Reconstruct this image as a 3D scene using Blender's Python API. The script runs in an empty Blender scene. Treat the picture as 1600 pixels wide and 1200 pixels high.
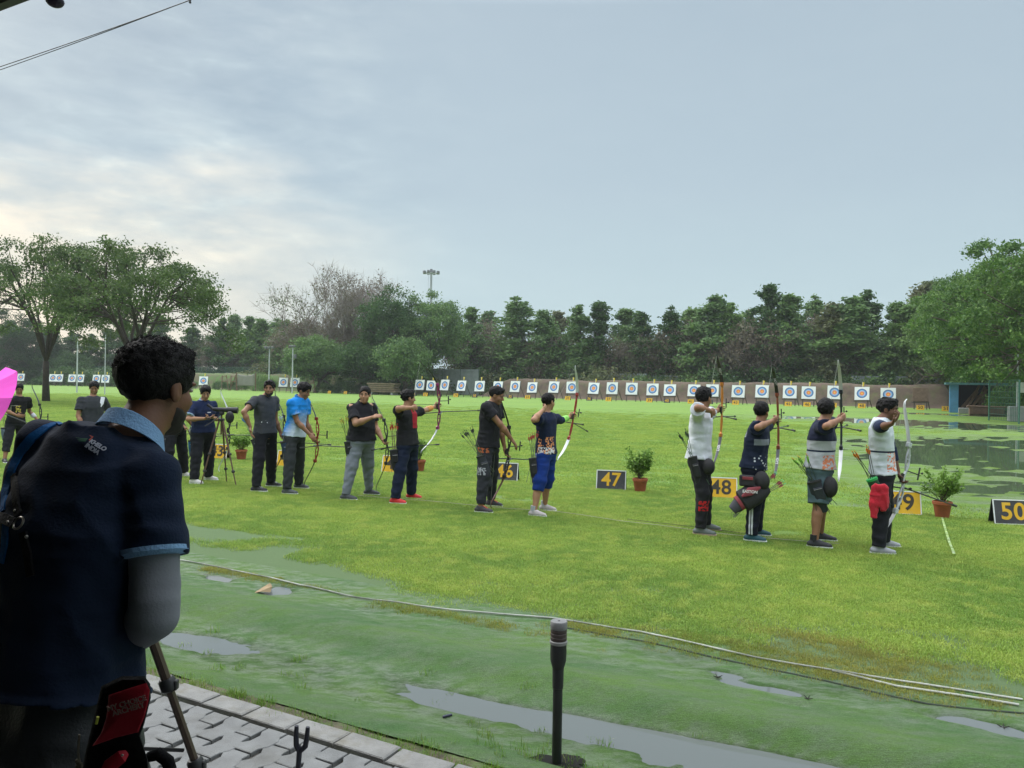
import bpy, math, random
import numpy as np
from mathutils import Vector, Matrix
random.seed(7); RNG = np.random.default_rng(7)
SC = bpy.context.scene
COL = SC.collection
A = np.array

# ---------------------------------------------------------------- camera
CAM_H = 1.8; FPX = 1200.0; HALF = (800.0, 600.0)
PITCH = math.radians(-0.10); ROLL = math.radians(0.94)
FW = A([0, math.cos(PITCH), math.sin(PITCH)]); _U0 = A([0, -math.sin(PITCH), math.cos(PITCH)])
RT = math.cos(ROLL)*A([1., 0, 0]) + math.sin(ROLL)*_U0
UPV = -math.sin(ROLL)*A([1., 0, 0]) + math.cos(ROLL)*_U0
CAMP = A([0., 0., CAM_H])
cd = bpy.data.cameras.new('camera'); cam = bpy.data.objects.new('camera', cd); COL.objects.link(cam)
cd.sensor_width = 36; cd.lens = 36*FPX/1600; cd.clip_start = 0.05; cd.clip_end = 3000
cam.matrix_world = Matrix(((RT[0], UPV[0], -FW[0], 0), (RT[1], UPV[1], -FW[1], 0), (RT[2], UPV[2], -FW[2], CAM_H), (0, 0, 0, 1)))
SC.camera = cam

# ---------------------------------------------------------------- exposure, sky and sun
SC.view_settings.view_transform = 'Standard'; SC.view_settings.look = 'None'
SC.view_settings.exposure = 0.52; SC.view_settings.gamma = 1.0
SUN_AZ = math.radians(-52)      # behind the cloud, ahead and to the left
SUN_EL = math.radians(38)
w = bpy.data.worlds.new('World'); SC.world = w; w.use_nodes = True
nt = w.node_tree; nt.nodes.clear()
def N(t, kind, **kw):
    n = t.nodes.new(kind)
    for k, v in kw.items():
        if k == 'inp':
            for kk, vv in v.items(): n.inputs[kk].default_value = vv
        else: setattr(n, k, v)
    return n
L = nt.links.new
tc = N(nt, 'ShaderNodeTexCoord')
sky = N(nt, 'ShaderNodeTexSky', sky_type='NISHITA', sun_disc=False, sun_elevation=SUN_EL, sun_rotation=SUN_AZ, air_density=1.5, dust_density=4.0)
skym = N(nt, 'ShaderNodeVectorMath', operation='SCALE', inp={3: 0.10}); L(sky.outputs[0], skym.inputs[0])
sep = N(nt, 'ShaderNodeSeparateXYZ'); L(tc.outputs['Generated'], sep.inputs[0])
def ramp(t, stops, interp='LINEAR'):
    r = t.nodes.new('ShaderNodeValToRGB'); r.color_ramp.interpolation = interp
    e = r.color_ramp.elements
    while len(e) < len(stops): e.new(0.5)
    for i, (p, c) in enumerate(stops):
        e[i].position = p; e[i].color = (c[0], c[1], c[2], 1) if hasattr(c, '__len__') else (c, c, c, 1)
    return r
def math_(t, op, a, b=None, clamp=False):
    n = t.nodes.new('ShaderNodeMath'); n.operation = op; n.use_clamp = clamp
    for i, v in enumerate((a, b)):
        if v is None: continue
        if isinstance(v, (int, float)): n.inputs[i].default_value = v
        else: t.links.new(v, n.inputs[i])
    return n.outputs[0]
def mix(t, f, a, b, blend='MIX'):
    n = t.nodes.new('ShaderNodeMix'); n.data_type = 'RGBA'; n.blend_type = blend
    for s, v in ((n.inputs[0], f), (n.inputs[6], a), (n.inputs[7], b)):
        if hasattr(v, 'default_value') or isinstance(v, bpy.types.NodeSocket): t.links.new(v, s)
        elif isinstance(v, (int, float)) : s.default_value = v
        else: s.default_value = (v[0], v[1], v[2], 1)
    return n.outputs[2]
# overcast: pale low down, grey-blue above, brighter cloud towards the zenith
cl_r = ramp(nt, [(0.0, (.385, .50, .54)), (0.08, (.375, .49, .535)), (0.24, (.335, .42, .48)), (0.44, (.31, .385, .445)), (0.60, (1.1, 1.2, 1.3)), (1.0, (2.5, 2.6, 2.75))])
L(sep.outputs[2], cl_r.inputs[0])
# brighter, creamy band low on the left (direction -x, +y)
at = math_(nt, 'ARCTAN2', sep.outputs[0], sep.outputs[1])     # azimuth, 0 ahead, negative left
leftm = N(nt, 'ShaderNodeMapRange', inp={1: -0.05, 2: -0.55, 3: 0.0, 4: 1.0}); leftm.interpolation_type = 'SMOOTHSTEP'; L(at, leftm.inputs[0])
lowm = N(nt, 'ShaderNodeMapRange', inp={1: 0.27, 2: 0.10, 3: 0.0, 4: 1.0}); lowm.interpolation_type = 'SMOOTHSTEP'
dm = N(nt, 'ShaderNodeMapping'); dm.inputs['Scale'].default_value = (1, 1, 3.2); dm.inputs['Rotation'].default_value = (0, math.radians(14), 0); L(tc.outputs['Generated'], dm.inputs[0])
nz = N(nt, 'ShaderNodeTexNoise', inp={'Scale': 3.2, 'Detail': 8.0, 'Roughness': .58, 'Distortion': .1}); L(dm.outputs[0], nz.inputs[0])
nz2 = N(nt, 'ShaderNodeTexNoise', inp={'Scale': 14.0, 'Detail': 8.0, 'Roughness': .55, 'Distortion': .25}); L(dm.outputs[0], nz2.inputs[0])
zz = math_(nt, 'ADD', sep.outputs[2], math_(nt, 'MULTIPLY', math_(nt, 'SUBTRACT', nz.outputs[0], 0.5), -0.35))
L(zz, lowm.inputs[0])
glow = math_(nt, 'MULTIPLY', leftm.outputs[0], lowm.outputs[0])
c1 = mix(nt, glow, cl_r.outputs[0], (.72, .655, .55))
# structured cloud on the left side only
str_ = ramp(nt, [(0.36, (.88, .91, .94)), (0.50, (1, 1, 1)), (0.60, (1.09, 1.08, 1.05)), (0.70, (1.26, 1.22, 1.15))]); L(nz2.outputs[0], str_.inputs[0])
big_ = ramp(nt, [(0.36, (.76, .80, .85)), (0.46, (.86, .89, .92)), (0.56, (1.02, 1.01, 1.0)), (0.66, (1.16, 1.12, 1.07))]); L(nz.outputs[0], big_.inputs[0])
stm = mix(nt, 1.0, str_.outputs[0], big_.outputs[0], 'MULTIPLY')
leftw = N(nt, 'ShaderNodeMapRange', inp={1: 0.0, 2: -0.38, 3: 0.05, 4: 0.80}); leftw.interpolation_type = 'SMOOTHSTEP'; L(at, leftw.inputs[0])
stf = mix(nt, leftw.outputs[0], (1, 1, 1), stm)
c2 = mix(nt, 1.0, c1, stf, 'MULTIPLY')
c3 = mix(nt, 0.08, c2, skym.outputs[0])
bg = N(nt, 'ShaderNodeBackground', inp={1: 1.0}); L(c3, bg.inputs[0])
wo = N(nt, 'ShaderNodeOutputWorld'); L(bg.outputs[0], wo.inputs[0])
w.cycles.sampling_method = 'MANUAL'; w.cycles.sample_map_resolution = 512
sd = bpy.data.lights.new('sun', 'SUN'); sd.energy = 1.5; sd.angle = math.radians(25); sd.color = (1.0, .96, .90)
sun = bpy.data.objects.new('sun', sd); COL.objects.link(sun)
sdir = Vector((math.sin(SUN_AZ)*math.cos(SUN_EL), math.cos(SUN_AZ)*math.cos(SUN_EL), math.sin(SUN_EL)))
sun.rotation_euler = sdir.to_track_quat('Z', 'Y').to_euler(); sun.location = (-30, 30, 40)

# ---------------------------------------------------------------- photo geometry helpers
PHI = math.radians(28.1)
US = A([math.cos(PHI), -math.sin(PHI), 0.]); NT = A([math.sin(PHI), math.cos(PHI), 0.])   # along / across the shooting line
def ray(px, py): return RT*(px-HALF[0])/FPX + UPV*(HALF[1]-py)/FPX + FW
def G(px, py, z=0.0):
    d = ray(px, py); return CAMP + d*((z-CAM_H)/d[2])
def AT(px, py, depth):
    d = ray(px, py); return CAMP + d*(depth/d[1])
def XZ(px, depth, z):
    q = (px-HALF[0])/FPX; c = A([0, depth, z-CAM_H])
    x = (q*c.dot(FW) - c.dot(RT))/(RT[0]-q*FW[0]); return A([x, depth, z])
def LINE(px, t, z=0.0):                      # where the view column px crosses the line at distance t across the field
    q = (px-HALF[0])/FPX
    y = t/(q*NT[0]+NT[1])
    for _ in range(3): p = XZ(px, y, z); y += (t-p.dot(NT))/NT[1]*0.9
    return XZ(px, y, z)
def ST(s, t, z=0.0): p = US*s+NT*t; return A([p[0], p[1], z])
def st(p): return p.dot(US), p.dot(NT)
def nrm(v): v = A(v, dtype=float); return v/max(1e-9, np.linalg.norm(v))

# ---------------------------------------------------------------- object helpers
def tag(o, label=None, cat=None, group=None, kind=None):
    if label: o['label'] = label
    if cat: o['category'] = cat
    if group: o['group'] = group
    if kind: o['kind'] = kind
    return o
def thing(name, label, cat, loc=(0, 0, 0), rotz=0.0, group=None):
    o = bpy.data.objects.new(name, None); COL.objects.link(o); o.empty_display_size = .1
    o.location = [float(v) for v in loc]; o.rotation_euler = (0, 0, rotz); return tag(o, label, cat, group)
def link(name, me, mat=None, parent=None, loc=None):
    o = bpy.data.objects.new(name, me); COL.objects.link(o)
    if mat is not None and len(me.materials) == 0:
        for m in (mat if isinstance(mat, (list, tuple)) else [mat]): me.materials.append(m)
    if parent is not None: o.parent = parent
    if loc is not None: o.location = [float(v) for v in loc]
    return o
def mesh_np(name, V, F, smooth=True, mi=None):
    V = np.asarray(V, dtype=np.float32); me = bpy.data.meshes.new(name)
    F = np.asarray(F, dtype=np.int32); k = F.shape[1]
    me.vertices.add(len(V)); me.vertices.foreach_set('co', V.ravel())
    me.loops.add(F.size); me.loops.foreach_set('vertex_index', F.ravel())
    me.polygons.add(len(F)); me.polygons.foreach_set('loop_start', np.arange(0, F.size, k, dtype=np.int32))
    try: me.polygons.foreach_set('loop_total', np.full(len(F), k, dtype=np.int32))
    except Exception: pass
    me.polygons.foreach_set('use_smooth', np.full(len(F), smooth))
    if mi is not None: me.polygons.foreach_set('material_index', np.asarray(mi, dtype=np.int32))
    me.update(calc_edges=True); me.validate(); return me
class MB:
    """collects simple solids into one mesh"""
    def __init__(s): s.v = []; s.f = []
    def add(s, V, F):
        b = len(s.v); s.v += [tuple(map(float, p)) for p in V]; s.f += [tuple(i+b for i in f) for f in F]; return s
    def box(s, c, size, R=None, bev=0.0):
        c = A(c, dtype=float); h = A(size, dtype=float)/2; R = np.eye(3) if R is None else A(R, dtype=float)   # rows of R = axes
        if bev <= 0:
            V = [c + (A([x, y, z])*h)@R for x in (-1, 1) for y in (-1, 1) for z in (-1, 1)]
            return s.add(V, [(0, 1, 3, 2), (4, 6, 7, 5), (0, 4, 5, 1), (2, 3, 7, 6), (0, 2, 6, 4), (1, 5, 7, 3)])
        V = []; idx = {}
        for x in (-1, 1):
            for y in (-1, 1):
                for z in (-1, 1):
                    for a in range(3):
                        q = A([x, y, z], dtype=float)*h; q -= A([x, y, z])*bev; q[a] += (x, y, z)[a]*bev
                        idx[(x, y, z, a)] = len(V); V.append(c+q@R)
        F = []
        for a in range(3):
            b, d = (a+1) % 3, (a+2) % 3
            for sg in (-1, 1):
                def k(p, q):
                    t = [0, 0, 0]; t[a] = sg; t[b] = p; t[d] = q; return tuple(t)
                cyc = [k(-1, -1), k(1, -1), k(1, 1), k(-1, 1)]
                if sg < 0: cyc = cyc[::-1]
                F.append(tuple(idx[c_+(a,)] for c_ in cyc))
            for p in (-1, 1):
                for q in (-1, 1):
                    t0 = [0, 0, 0]; t0[b] = p; t0[d] = q; t1 = t0[:]; t0[a] = -1; t1[a] = 1
                    t0 = tuple(t0); t1 = tuple(t1)
                    f = (idx[t0+(b,)], idx[t1+(b,)], idx[t1+(d,)], idx[t0+(d,)])
                    F.append(f if p*q > 0 else f[::-1])
        for x in (-1, 1):
            for y in (-1, 1):
                for z in (-1, 1):
                    f = tuple(idx[(x, y, z, a)] for a in range(3)); F.append(f if x*y*z > 0 else f[::-1])
        return s.add(V, F)
    def tube(s, pts, rad, n=8, cap=True, flat=None):
        """flat=(ratio, dirvec): section squashed across dirvec"""
        pts = [A(p, dtype=float) for p in pts]; m = len(pts); r = rad if hasattr(rad, '__len__') else [rad]*m
        V = []; up = None
        for i, p in enumerate(pts):
            t = nrm(pts[min(i+1, m-1)]-pts[max(i-1, 0)])
            if flat is not None:
                x = nrm(A(flat[1])-t*t.dot(A(flat[1]))); y = np.cross(t, x)
            else:
                if up is None: up = A([0, 0, 1.]) if abs(t[2]) < .9 else A([1., 0, 0])
                x = nrm(np.cross(t, up)); y = np.cross(x, t); up = y
            q = flat[0] if flat is not None else 1.0
            rx, ry = (r[i] if hasattr(r[i], '__len__') else (r[i], r[i]*q))
            for k in range(n):
                a = 2*math.pi*k/n; V.append(p + x*math.cos(a)*rx + y*math.sin(a)*ry)
        F = []
        for i in range(m-1):
            for k in range(n): F.append((i*n+k, i*n+(k+1) % n, (i+1)*n+(k+1) % n, (i+1)*n+k))
        if cap: F += [tuple(range(n))[::-1], tuple((m-1)*n+k for k in range(n))]
        return s.add(V, F)
    def lathe(s, c, prof, n=24, axis=None):
        c = A(c, dtype=float); ax = A([0, 0, 1.]) if axis is None else nrm(axis)
        x = nrm(np.cross(ax, A([0, 1., 0]) if abs(ax[1]) < .9 else A([1., 0, 0]))); y = np.cross(ax, x)
        V = []; m = len(prof)
        for (r, z) in prof:
            for k in range(n):
                a = 2*math.pi*k/n; V.append(c + ax*z + (x*math.cos(a)+y*math.sin(a))*r)
        F = [(i*n+k, i*n+(k+1) % n, (i+1)*n+(k+1) % n, (i+1)*n+k) for i in range(m-1) for k in range(n)]
        F += [tuple(range(n))[::-1], tuple((m-1)*n+k for k in range(n))]
        return s.add(V, F)
    def ell(s, c, r, n=12, m=8, R=None):
        R = np.eye(3) if R is None else A(R); V = []; c = A(c, dtype=float)
        for i in range(m+1):
            th = math.pi*(i+.02)/(m+.04)
            for k in range(n):
                a = 2*math.pi*k/n
                V.append(c + (A([math.sin(th)*math.cos(a), math.sin(th)*math.sin(a), math.cos(th)])*A(r))@R)
        F = [(i*n+k, (i+1)*n+k, (i+1)*n+(k+1) % n, i*n+(k+1) % n) for i in range(m) for k in range(n)]
        F += [tuple(range(n)), tuple(m*n+k for k in range(n))[::-1]]
        return s.add(V, F)
    def build(s, name, mat, parent=None, smooth=False, loc=None):
        me = bpy.data.meshes.new(name); me.from_pydata(s.v, [], s.f); me.update()
        if smooth:
            me.polygons.foreach_set('use_smooth', [True]*len(me.polygons))
            try: me.set_sharp_from_angle(angle=math.radians(40))
            except Exception: pass
        return link(name, me, mat, parent, loc)
def copy_tree(o, parent=None):
    c = o.copy(); COL.objects.link(c); c.parent = parent
    for ch in list(o.children): copy_tree(ch, c)
    return c
def text_mesh(name, body, size, mat, parent, M, extrude=.002, offset=0.0, spacing=1.0, align='CENTER', shear=0.0):
    cu = bpy.data.curves.new('txt', 'FONT'); cu.body = body; cu.size = size; cu.extrude = extrude; cu.offset = offset
    cu.align_x = align; cu.align_y = 'CENTER'; cu.space_character = spacing; cu.shear = shear; cu.space_line = .8
    to = bpy.data.objects.new('txt', cu); COL.objects.link(to)
    dg = bpy.context.evaluated_depsgraph_get(); me = bpy.data.meshes.new_from_object(to.evaluated_get(dg))
    bpy.data.objects.remove(to); me.name = name; me.transform(M); me.materials.clear()
    return link(name, me, mat, parent)
def frameM(origin, x, y):
    x = nrm(x); y = nrm(A(y)-x*x.dot(A(y))); z = np.cross(x, y)
    return Matrix(((x[0], y[0], z[0], origin[0]), (x[1], y[1], z[1], origin[1]), (x[2], y[2], z[2], origin[2]), (0, 0, 0, 1)))

# ---------------------------------------------------------------- noise
def _h(i, j, k, seed):
    n = (i.astype(np.int64)*73856093) ^ (j.astype(np.int64)*19349663) ^ (k.astype(np.int64)*83492791) ^ (seed*2654435761)
    n = (n ^ (n >> 13)) * 1274126177; n = n & 0x7fffffff
    return ((n ^ (n >> 16)) & 0xffff)/65535.0
def vnoise(x, y, z=None, seed=0):
    x, y = np.broadcast_arrays(np.asarray(x, float), np.asarray(y, float)); z = np.zeros_like(x) if z is None else np.broadcast_to(z, x.shape)
    i, j, k = np.floor(x), np.floor(y), np.floor(z); fx, fy, fz = x-i, y-j, z-k
    sx, sy, sz = fx*fx*(3-2*fx), fy*fy*(3-2*fy), fz*fz*(3-2*fz); r = 0
    for a in (0, 1):
        for b in (0, 1):
            for c in (0, 1):
                r = r + _h(i+a, j+b, k+c, seed)*(sx if a else 1-sx)*(sy if b else 1-sy)*(sz if c else 1-sz)
    return r*2-1
def fbm(x, y, seed=0, oct=4, z=None):
    r = 0; a = 1.0; s = 0
    for o in range(oct):
        f = 2.0**o; r = r + a*vnoise(x*f, y*f, None if z is None else z*f, seed+o*17); s += a; a *= .5
    return r/s

# ---------------------------------------------------------------- materials
MATS = {}
def mat(name, col, rough=.7, var=.12, vscale=6.0, bump=.0, bscale=80.0, metal=0.0, spec=.4, col2=None, f2=(.45, .6), s2=3.0, sheen=0.0, coords='Object', trans=0.0, coat=0.0):
    if name in MATS: return MATS[name]
    m = bpy.data.materials.new(name); MATS[name] = m; m.use_nodes = True; t = m.node_tree; b = t.nodes['Principled BSDF']
    tcn = N(t, 'ShaderNodeTexCoord'); src = tcn.outputs['Object']
    if coords == 'World': src = N(t, 'ShaderNodeNewGeometry').outputs['Position']
    n1 = N(t, 'ShaderNodeTexNoise', inp={'Scale': vscale, 'Detail': 5.0, 'Roughness': .6}); t.links.new(src, n1.inputs[0])
    r = ramp(t, [(.3, 1-var), (.7, 1+var)]); t.links.new(n1.outputs[0], r.inputs[0])
    base = col
    if col2 is not None:
        n3 = N(t, 'ShaderNodeTexNoise', inp={'Scale': s2, 'Detail': 6.0, 'Roughness': .65}); t.links.new(src, n3.inputs[0])
        r3 = ramp(t, [(f2[0], 0.0), (f2[1], 1.0)]); t.links.new(n3.outputs[0], r3.inputs[0])
        base = mix(t, r3.outputs[0], col, col2)
    c = mix(t, 1.0, base, r.outputs[0], 'MULTIPLY'); t.links.new(c, b.inputs['Base Color'])
    rr = math_(t, 'ADD', math_(t, 'MULTIPLY', n1.outputs[0], .25), rough-.125, True); t.links.new(rr, b.inputs['Roughness'])
    b.inputs['Metallic'].default_value = metal; b.inputs['Specular IOR Level'].default_value = spec
    if sheen: b.inputs['Sheen Weight'].default_value = sheen
    if coat: b.inputs['Coat Weight'].default_value = coat; b.inputs['Coat Roughness'].default_value = .15
    if bump:
        n2 = N(t, 'ShaderNodeTexNoise', inp={'Scale': bscale, 'Detail': 4.0}); t.links.new(src, n2.inputs[0])
        bn = N(t, 'ShaderNodeBump', inp={'Strength': bump, 'Distance': .01}); t.links.new(n2.outputs[0], bn.inputs['Height']); t.links.new(bn.outputs[0], b.inputs['Normal'])
    m['basecol'] = [float(v) for v in col]
    return m
def bsdf(m): return m.node_tree.nodes['Principled BSDF']
def leafmat(name, c1, c2, c3, sc=.35):
    if name in MATS: return MATS[name]
    m = bpy.data.materials.new(name); MATS[name] = m; m.use_nodes = True; t = m.node_tree; b = t.nodes['Principled BSDF']
    g = N(t, 'ShaderNodeNewGeometry')
    n1 = N(t, 'ShaderNodeTexNoise', inp={'Scale': sc, 'Detail': 3.0}); t.links.new(g.outputs['Position'], n1.inputs[0])
    r1 = ramp(t, [(.38, 0.0), (.62, 1.0)]); t.links.new(n1.outputs[0], r1.inputs[0])
    a = mix(t, r1.outputs[0], c1, c2)
    wn = N(t, 'ShaderNodeTexWhiteNoise', noise_dimensions='1D'); t.links.new(g.outputs['Random Per Island'], wn.inputs['W'])
    r2 = ramp(t, [(.0, 0.0), (.55, 0.15), (1.0, 1.0)]); t.links.new(wn.outputs['Value'], r2.inputs[0])
    c = mix(t, r2.outputs[0], a, c3); t.links.new(c, b.inputs['Base Color'])
    b.inputs['Roughness'].default_value = .55; b.inputs['Specular IOR Level'].default_value = .25
    tr = N(t, 'ShaderNodeBsdfTranslucent'); t.links.new(c, tr.inputs[0])
    mx = N(t, 'ShaderNodeMixShader', inp={0: .3}); t.links.new(b.outputs[0], mx.inputs[1]); t.links.new(tr.outputs[0], mx.inputs[2])
    t.links.new(mx.outputs[0], t.nodes['Material Output'].inputs[0]); return m

# ================================================================ the ground
PAVE_Z = 0.08
T_PAVE, T_KERB, T_SOIL = 2.80, 2.94, 3.07
def puddle_list(L_): return [(*st(G(px, py)), rs, rt, dp) for (px, py, rs, rt, dp) in L_]
P_CARPET = puddle_list([(300, 1000, .28, .10, .034), (800, 1112, .5, .09, .03), (950, 1140, .5, .11, .035), (1130, 1172, .6, .13, .04), (1330, 1210, .7, .15, .04), (700, 1097, .25, .07, .024),
    (430, 923, .16, .16, .03), (340, 902, .16, .07, .02), (960, 1038, .2, .05, .012), (1150, 1065, .16, .06, .024), (1220, 1080, .14, .06, .024), (1135, 1052, .10, .04, .024), (1240, 1105, .08, .03, .022), (1530, 1130, .18, .07, .026), (1590, 1145, .15, .06, .026), (600, 955, .3, .1, .012)])
P_LAWN = puddle_list([(800, 781, .8, .14, .035), (865, 779, .5, .10, .022), (770, 776, .5, .1, .02), (500, 752, .8, .10, .028), (440, 700, 1.0, .2, .02), (520, 697, 1.0, .25, .025), (340, 742, .7, .14, .03), (360, 754, .6, .1, .02), (655, 745, .4, .08, .012),
    (1590, 765, 2.6, 2.4, .05), (1600, 725, 3.6, 4.0, .06), (1530, 712, 2.4, 3.0, .042), (1590, 700, 3.6, 3.6, .06), (1640, 700, 4., 6., .06), (1420, 690, 2.2, 1.0, .022), (1340, 704, 1.2, .3, .014), (1460, 662, 6.5, 3.0, .06), (1380, 656, 6.0, 2.2, .05), (1580, 672, 5.0, 2.3, .045), (1500, 648, 6., 2., .04), (1560, 650, 6., 2., .04), (1350, 790, .7, .25, .018), (1560, 800, .7, .2, .02),
    (1400, 990, .25, .05, .022), (1520, 1010, .35, .05, .02), (960, 948, .3, .08, .008), (310, 700, 1.5, .3, .015), (250, 700, 1.5, .3, .02), (700, 690, 1., .2, .01)])
WATER_C, WATER_L = -0.012, -0.020
def sstep(a, b, x): q = np.clip((x-a)/(b-a), 0, 1); return q*q*(3-2*q)
def hfield(s, t):
    s, t = np.broadcast_arrays(np.asarray(s, float), np.asarray(t, float))
    # carpet: ditch, long hump, flats
    c = 0.045*(1-sstep(T_SOIL, 3.5, t)) + 0.0*s
    c += -0.004*np.exp(-((t-3.68-0.02*(s-1))/.22)**2)
    c += (0.085+.022*fbm(s*1.1, t*2, 5, 3))*np.exp(-((t-4.2-.04*np.sin(s*1.3))/.24)**2)
    c += 0.018*np.exp(-((t-4.62+.08*np.sin(s*.9+1))/.22)**2)
    c += 0.012*fbm(s*1.5, t*2.6, 11, 4) + .006*fbm(s*1.2, t*9., 12, 3)
    c += 0.011*np.exp(-np.abs(t-4.62-.16*np.sin(s*.7+.6)-.05*np.sin(s*2.3))/.025)          # a crease in the cloth
    for (ps, pt, rs, rt, dp) in P_CARPET: c -= dp*1.35*np.exp(-((s-ps)/rs)**2-((t-pt)/rt)**2)
    e = np.exp(-((t-3.68)/.25)**2)+np.exp(-((t-4.75)/.3)**2); c += (.006*fbm(s*4, t*7, 13, 3)+.007*fbm(s*13, t*18, 14, 3))*e; c += .0035*fbm(s*2.5, t*16, 15, 2)
    # lawn
    l = 0.006 + 0.010*fbm(s*.35, t*.45, 21, 4) + .005*fbm(s*2.1, t*2.1, 22, 3)
    q = 0.0
    for (ps, pt, rs, rt, dp) in P_LAWN: q = q + dp*np.exp(-((s-ps)/rs)**2-((t-pt)/rt)**2)
    qq = .036*(1-np.exp(-q/.030)); l = l - qq + (.014*fbm(s*.9, t*.9, 31, 4)+.022*fbm(s*3.4, t*2.4, 33, 4))*np.clip(q*30, 0, 1)
    k = sstep(5.02, 5.35, t); return c*(1-k)+l*k
def grid_mesh(name, S, T, hf, clip=None):
    SS, TT = np.meshgrid(S, T, indexing='ij'); Z = hf(SS, TT)
    V = US[None, None, :]*SS[..., None] + NT[None, None, :]*TT[..., None]; V[..., 2] = Z
    ns, nt_ = len(S), len(T); i, j = np.meshgrid(np.arange(ns-1), np.arange(nt_-1), indexing='ij'); a = (i*nt_+j).ravel()
    F = np.stack([a, a+nt_, a+nt_+1, a+1], 1); return mesh_np(name, V.reshape(-1, 3), F)
def geo(n, a, b, first, lim):
    out = [a]; d = first
    while out[-1] < b: out.append(out[-1]+d); d = min(d*n, lim)
    return out
def ramp_out(t, s_, a, b_):
    r_ = ramp(t, [(a, .0), (b_, 1.0)]); t.links.new(s_, r_.inputs[0]); return r_.outputs[0]
def wetmat(name, cols, rough, wl, scale, stretch, bump, sheen_film=.5, wetrange=.03, near=None):
    m = bpy.data.materials.new(name); m.use_nodes = True; t = m.node_tree; b = t.nodes['Principled BSDF']
    g = N(t, 'ShaderNodeNewGeometry'); P = g.outputs['Position']; mp = N(t, 'ShaderNodeMapping'); mp.inputs['Rotation'].default_value = (0, 0, PHI); mp.inputs['Scale'].default_value = stretch
    t.links.new(P, mp.inputs[0]); Q = mp.outputs[0]
    na = N(t, 'ShaderNodeTexNoise', inp={'Scale': scale, 'Detail': 6.0, 'Roughness': .6}); t.links.new(Q, na.inputs[0])
    nb = N(t, 'ShaderNodeTexNoise', inp={'Scale': scale*7, 'Detail': 6.0, 'Roughness': .7}); t.links.new(Q, nb.inputs[0])
    nc = N(t, 'ShaderNodeTexNoise', inp={'Scale': 220.0, 'Detail': 3.0, 'Roughness': .7}); t.links.new(P, nc.inputs[0])
    ra = ramp(t, [(.36, 0.0), (.64, 1.0)]); t.links.new(na.outputs[0], ra.inputs[0])
    rb = ramp(t, [(.40, 0.0), (.72, 1.0)]); t.links.new(nb.outputs[0], rb.inputs[0])
    c = mix(t, ra.outputs[0], cols[0], cols[1]); c = mix(t, rb.outputs[0], c, cols[2])
    ms = N(t, 'ShaderNodeMapping'); ms.inputs['Scale'].default_value = (1, 3.5, 1); t.links.new(Q, ms.inputs[0]); nd = N(t, 'ShaderNodeTexNoise', inp={'Scale': 26.0, 'Detail': 5.0, 'Roughness': .7}); t.links.new(ms.outputs[0], nd.inputs[0]); rd = ramp(t, [(.32, .80), (.68, 1.18)]); t.links.new(nd.outputs[0], rd.inputs[0]); c = mix(t, 1.0, c, rd.outputs[0], 'MULTIPLY')
    rc = ramp(t, [(.3, .55), (.7, 1.45)]); t.links.new(nc.outputs[0], rc.inputs[0]); c = mix(t, 1.0, c, rc.outputs[0], 'MULTIPLY')
    sp = N(t, 'ShaderNodeSeparateXYZ'); t.links.new(P, sp.inputs[0])
    wet = N(t, 'ShaderNodeMapRange', inp={1: wl+wetrange, 2: wl, 3: 0.0, 4: 1.0}); t.links.new(sp.outputs[2], wet.inputs[0])
    wn = math_(t, 'MULTIPLY', wet.outputs[0], ramp_out(t, nb.outputs[0], .42, .62), True)
    if near is not None:       # towards the rope the lawn thins out to the same wet cloth
        dt = N(t, 'ShaderNodeVectorMath', operation='DOT_PRODUCT'); dt.inputs[1].default_value = tuple(NT); t.links.new(P, dt.inputs[0]); q = math_(t, 'ADD', dt.outputs['Value'], math_(t, 'MULTIPLY', na.outputs[0], -1.5)); mr = N(t, 'ShaderNodeMapRange', inp={1: 5.6, 2: 6.3, 3: 0.0, 4: 1.0}); t.links.new(q, mr.inputs[0]); c = mix(t, mr.outputs[0], near, c)
    wd_ = N(t, 'ShaderNodeMapRange', inp={1: wl+wetrange*(.35 if near is None else 1.1), 2: wl, 3: 1.0, 4: .60}); t.links.new(sp.outputs[2], wd_.inputs[0]); c = mix(t, 1.0, c, wd_.outputs[0], 'MULTIPLY')
    t.links.new(c, b.inputs['Base Color'])
    t.links.new(math_(t, 'SUBTRACT', rough, math_(t, 'MULTIPLY', wn, rough-.22)), b.inputs['Roughness'])
    t.links.new(math_(t, 'ADD', math_(t, 'MULTIPLY', wn, sheen_film), .08), b.inputs['Specular IOR Level'])
    b2 = N(t, 'ShaderNodeBump', inp={'Strength': .45, 'Distance': .02}); t.links.new(nd.outputs[0], b2.inputs['Height']); bn = N(t, 'ShaderNodeBump', inp={'Strength': bump, 'Distance': .012}); t.links.new(b2.outputs[0], bn.inputs['Normal']); t.links.new(nc.outputs[0], bn.inputs['Height']); t.links.new(bn.outputs[0], b.inputs['Normal'])
    return m
M_CARPET = wetmat('wet_carpet', [(.078, .155, .058), (.115, .20, .055), (.135, .185, .110)], .8, WATER_C, .8, (1, 2.2, 1), .9, .75, .040)
M_LAWN = wetmat('lawn_soil_and_grass', [(.15, .265, .055), (.195, .315, .060), (.17, .245, .085)], .85, WATER_L, .22, (1, 1.6, 1), 1.0, .5, .022, (.135, .20, .095))
S1 = geo(1.06, 0, 200, .05, 6.0); S_ = sorted(set([-v-2 for v in S1] + [v-2 for v in S1]))
T_c = list(np.arange(T_SOIL, 5.40, .02)); T_l = geo(1.02, 5.30, 260, .03, 4.0)
S_c = np.arange(-14, 8.0, .028)
tag(link('ground_cloth', grid_mesh('ground_cloth', S_c, T_c, lambda s, t: hfield(s, t)+.004*(t > 5.28)), M_CARPET), kind='structure')
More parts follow.
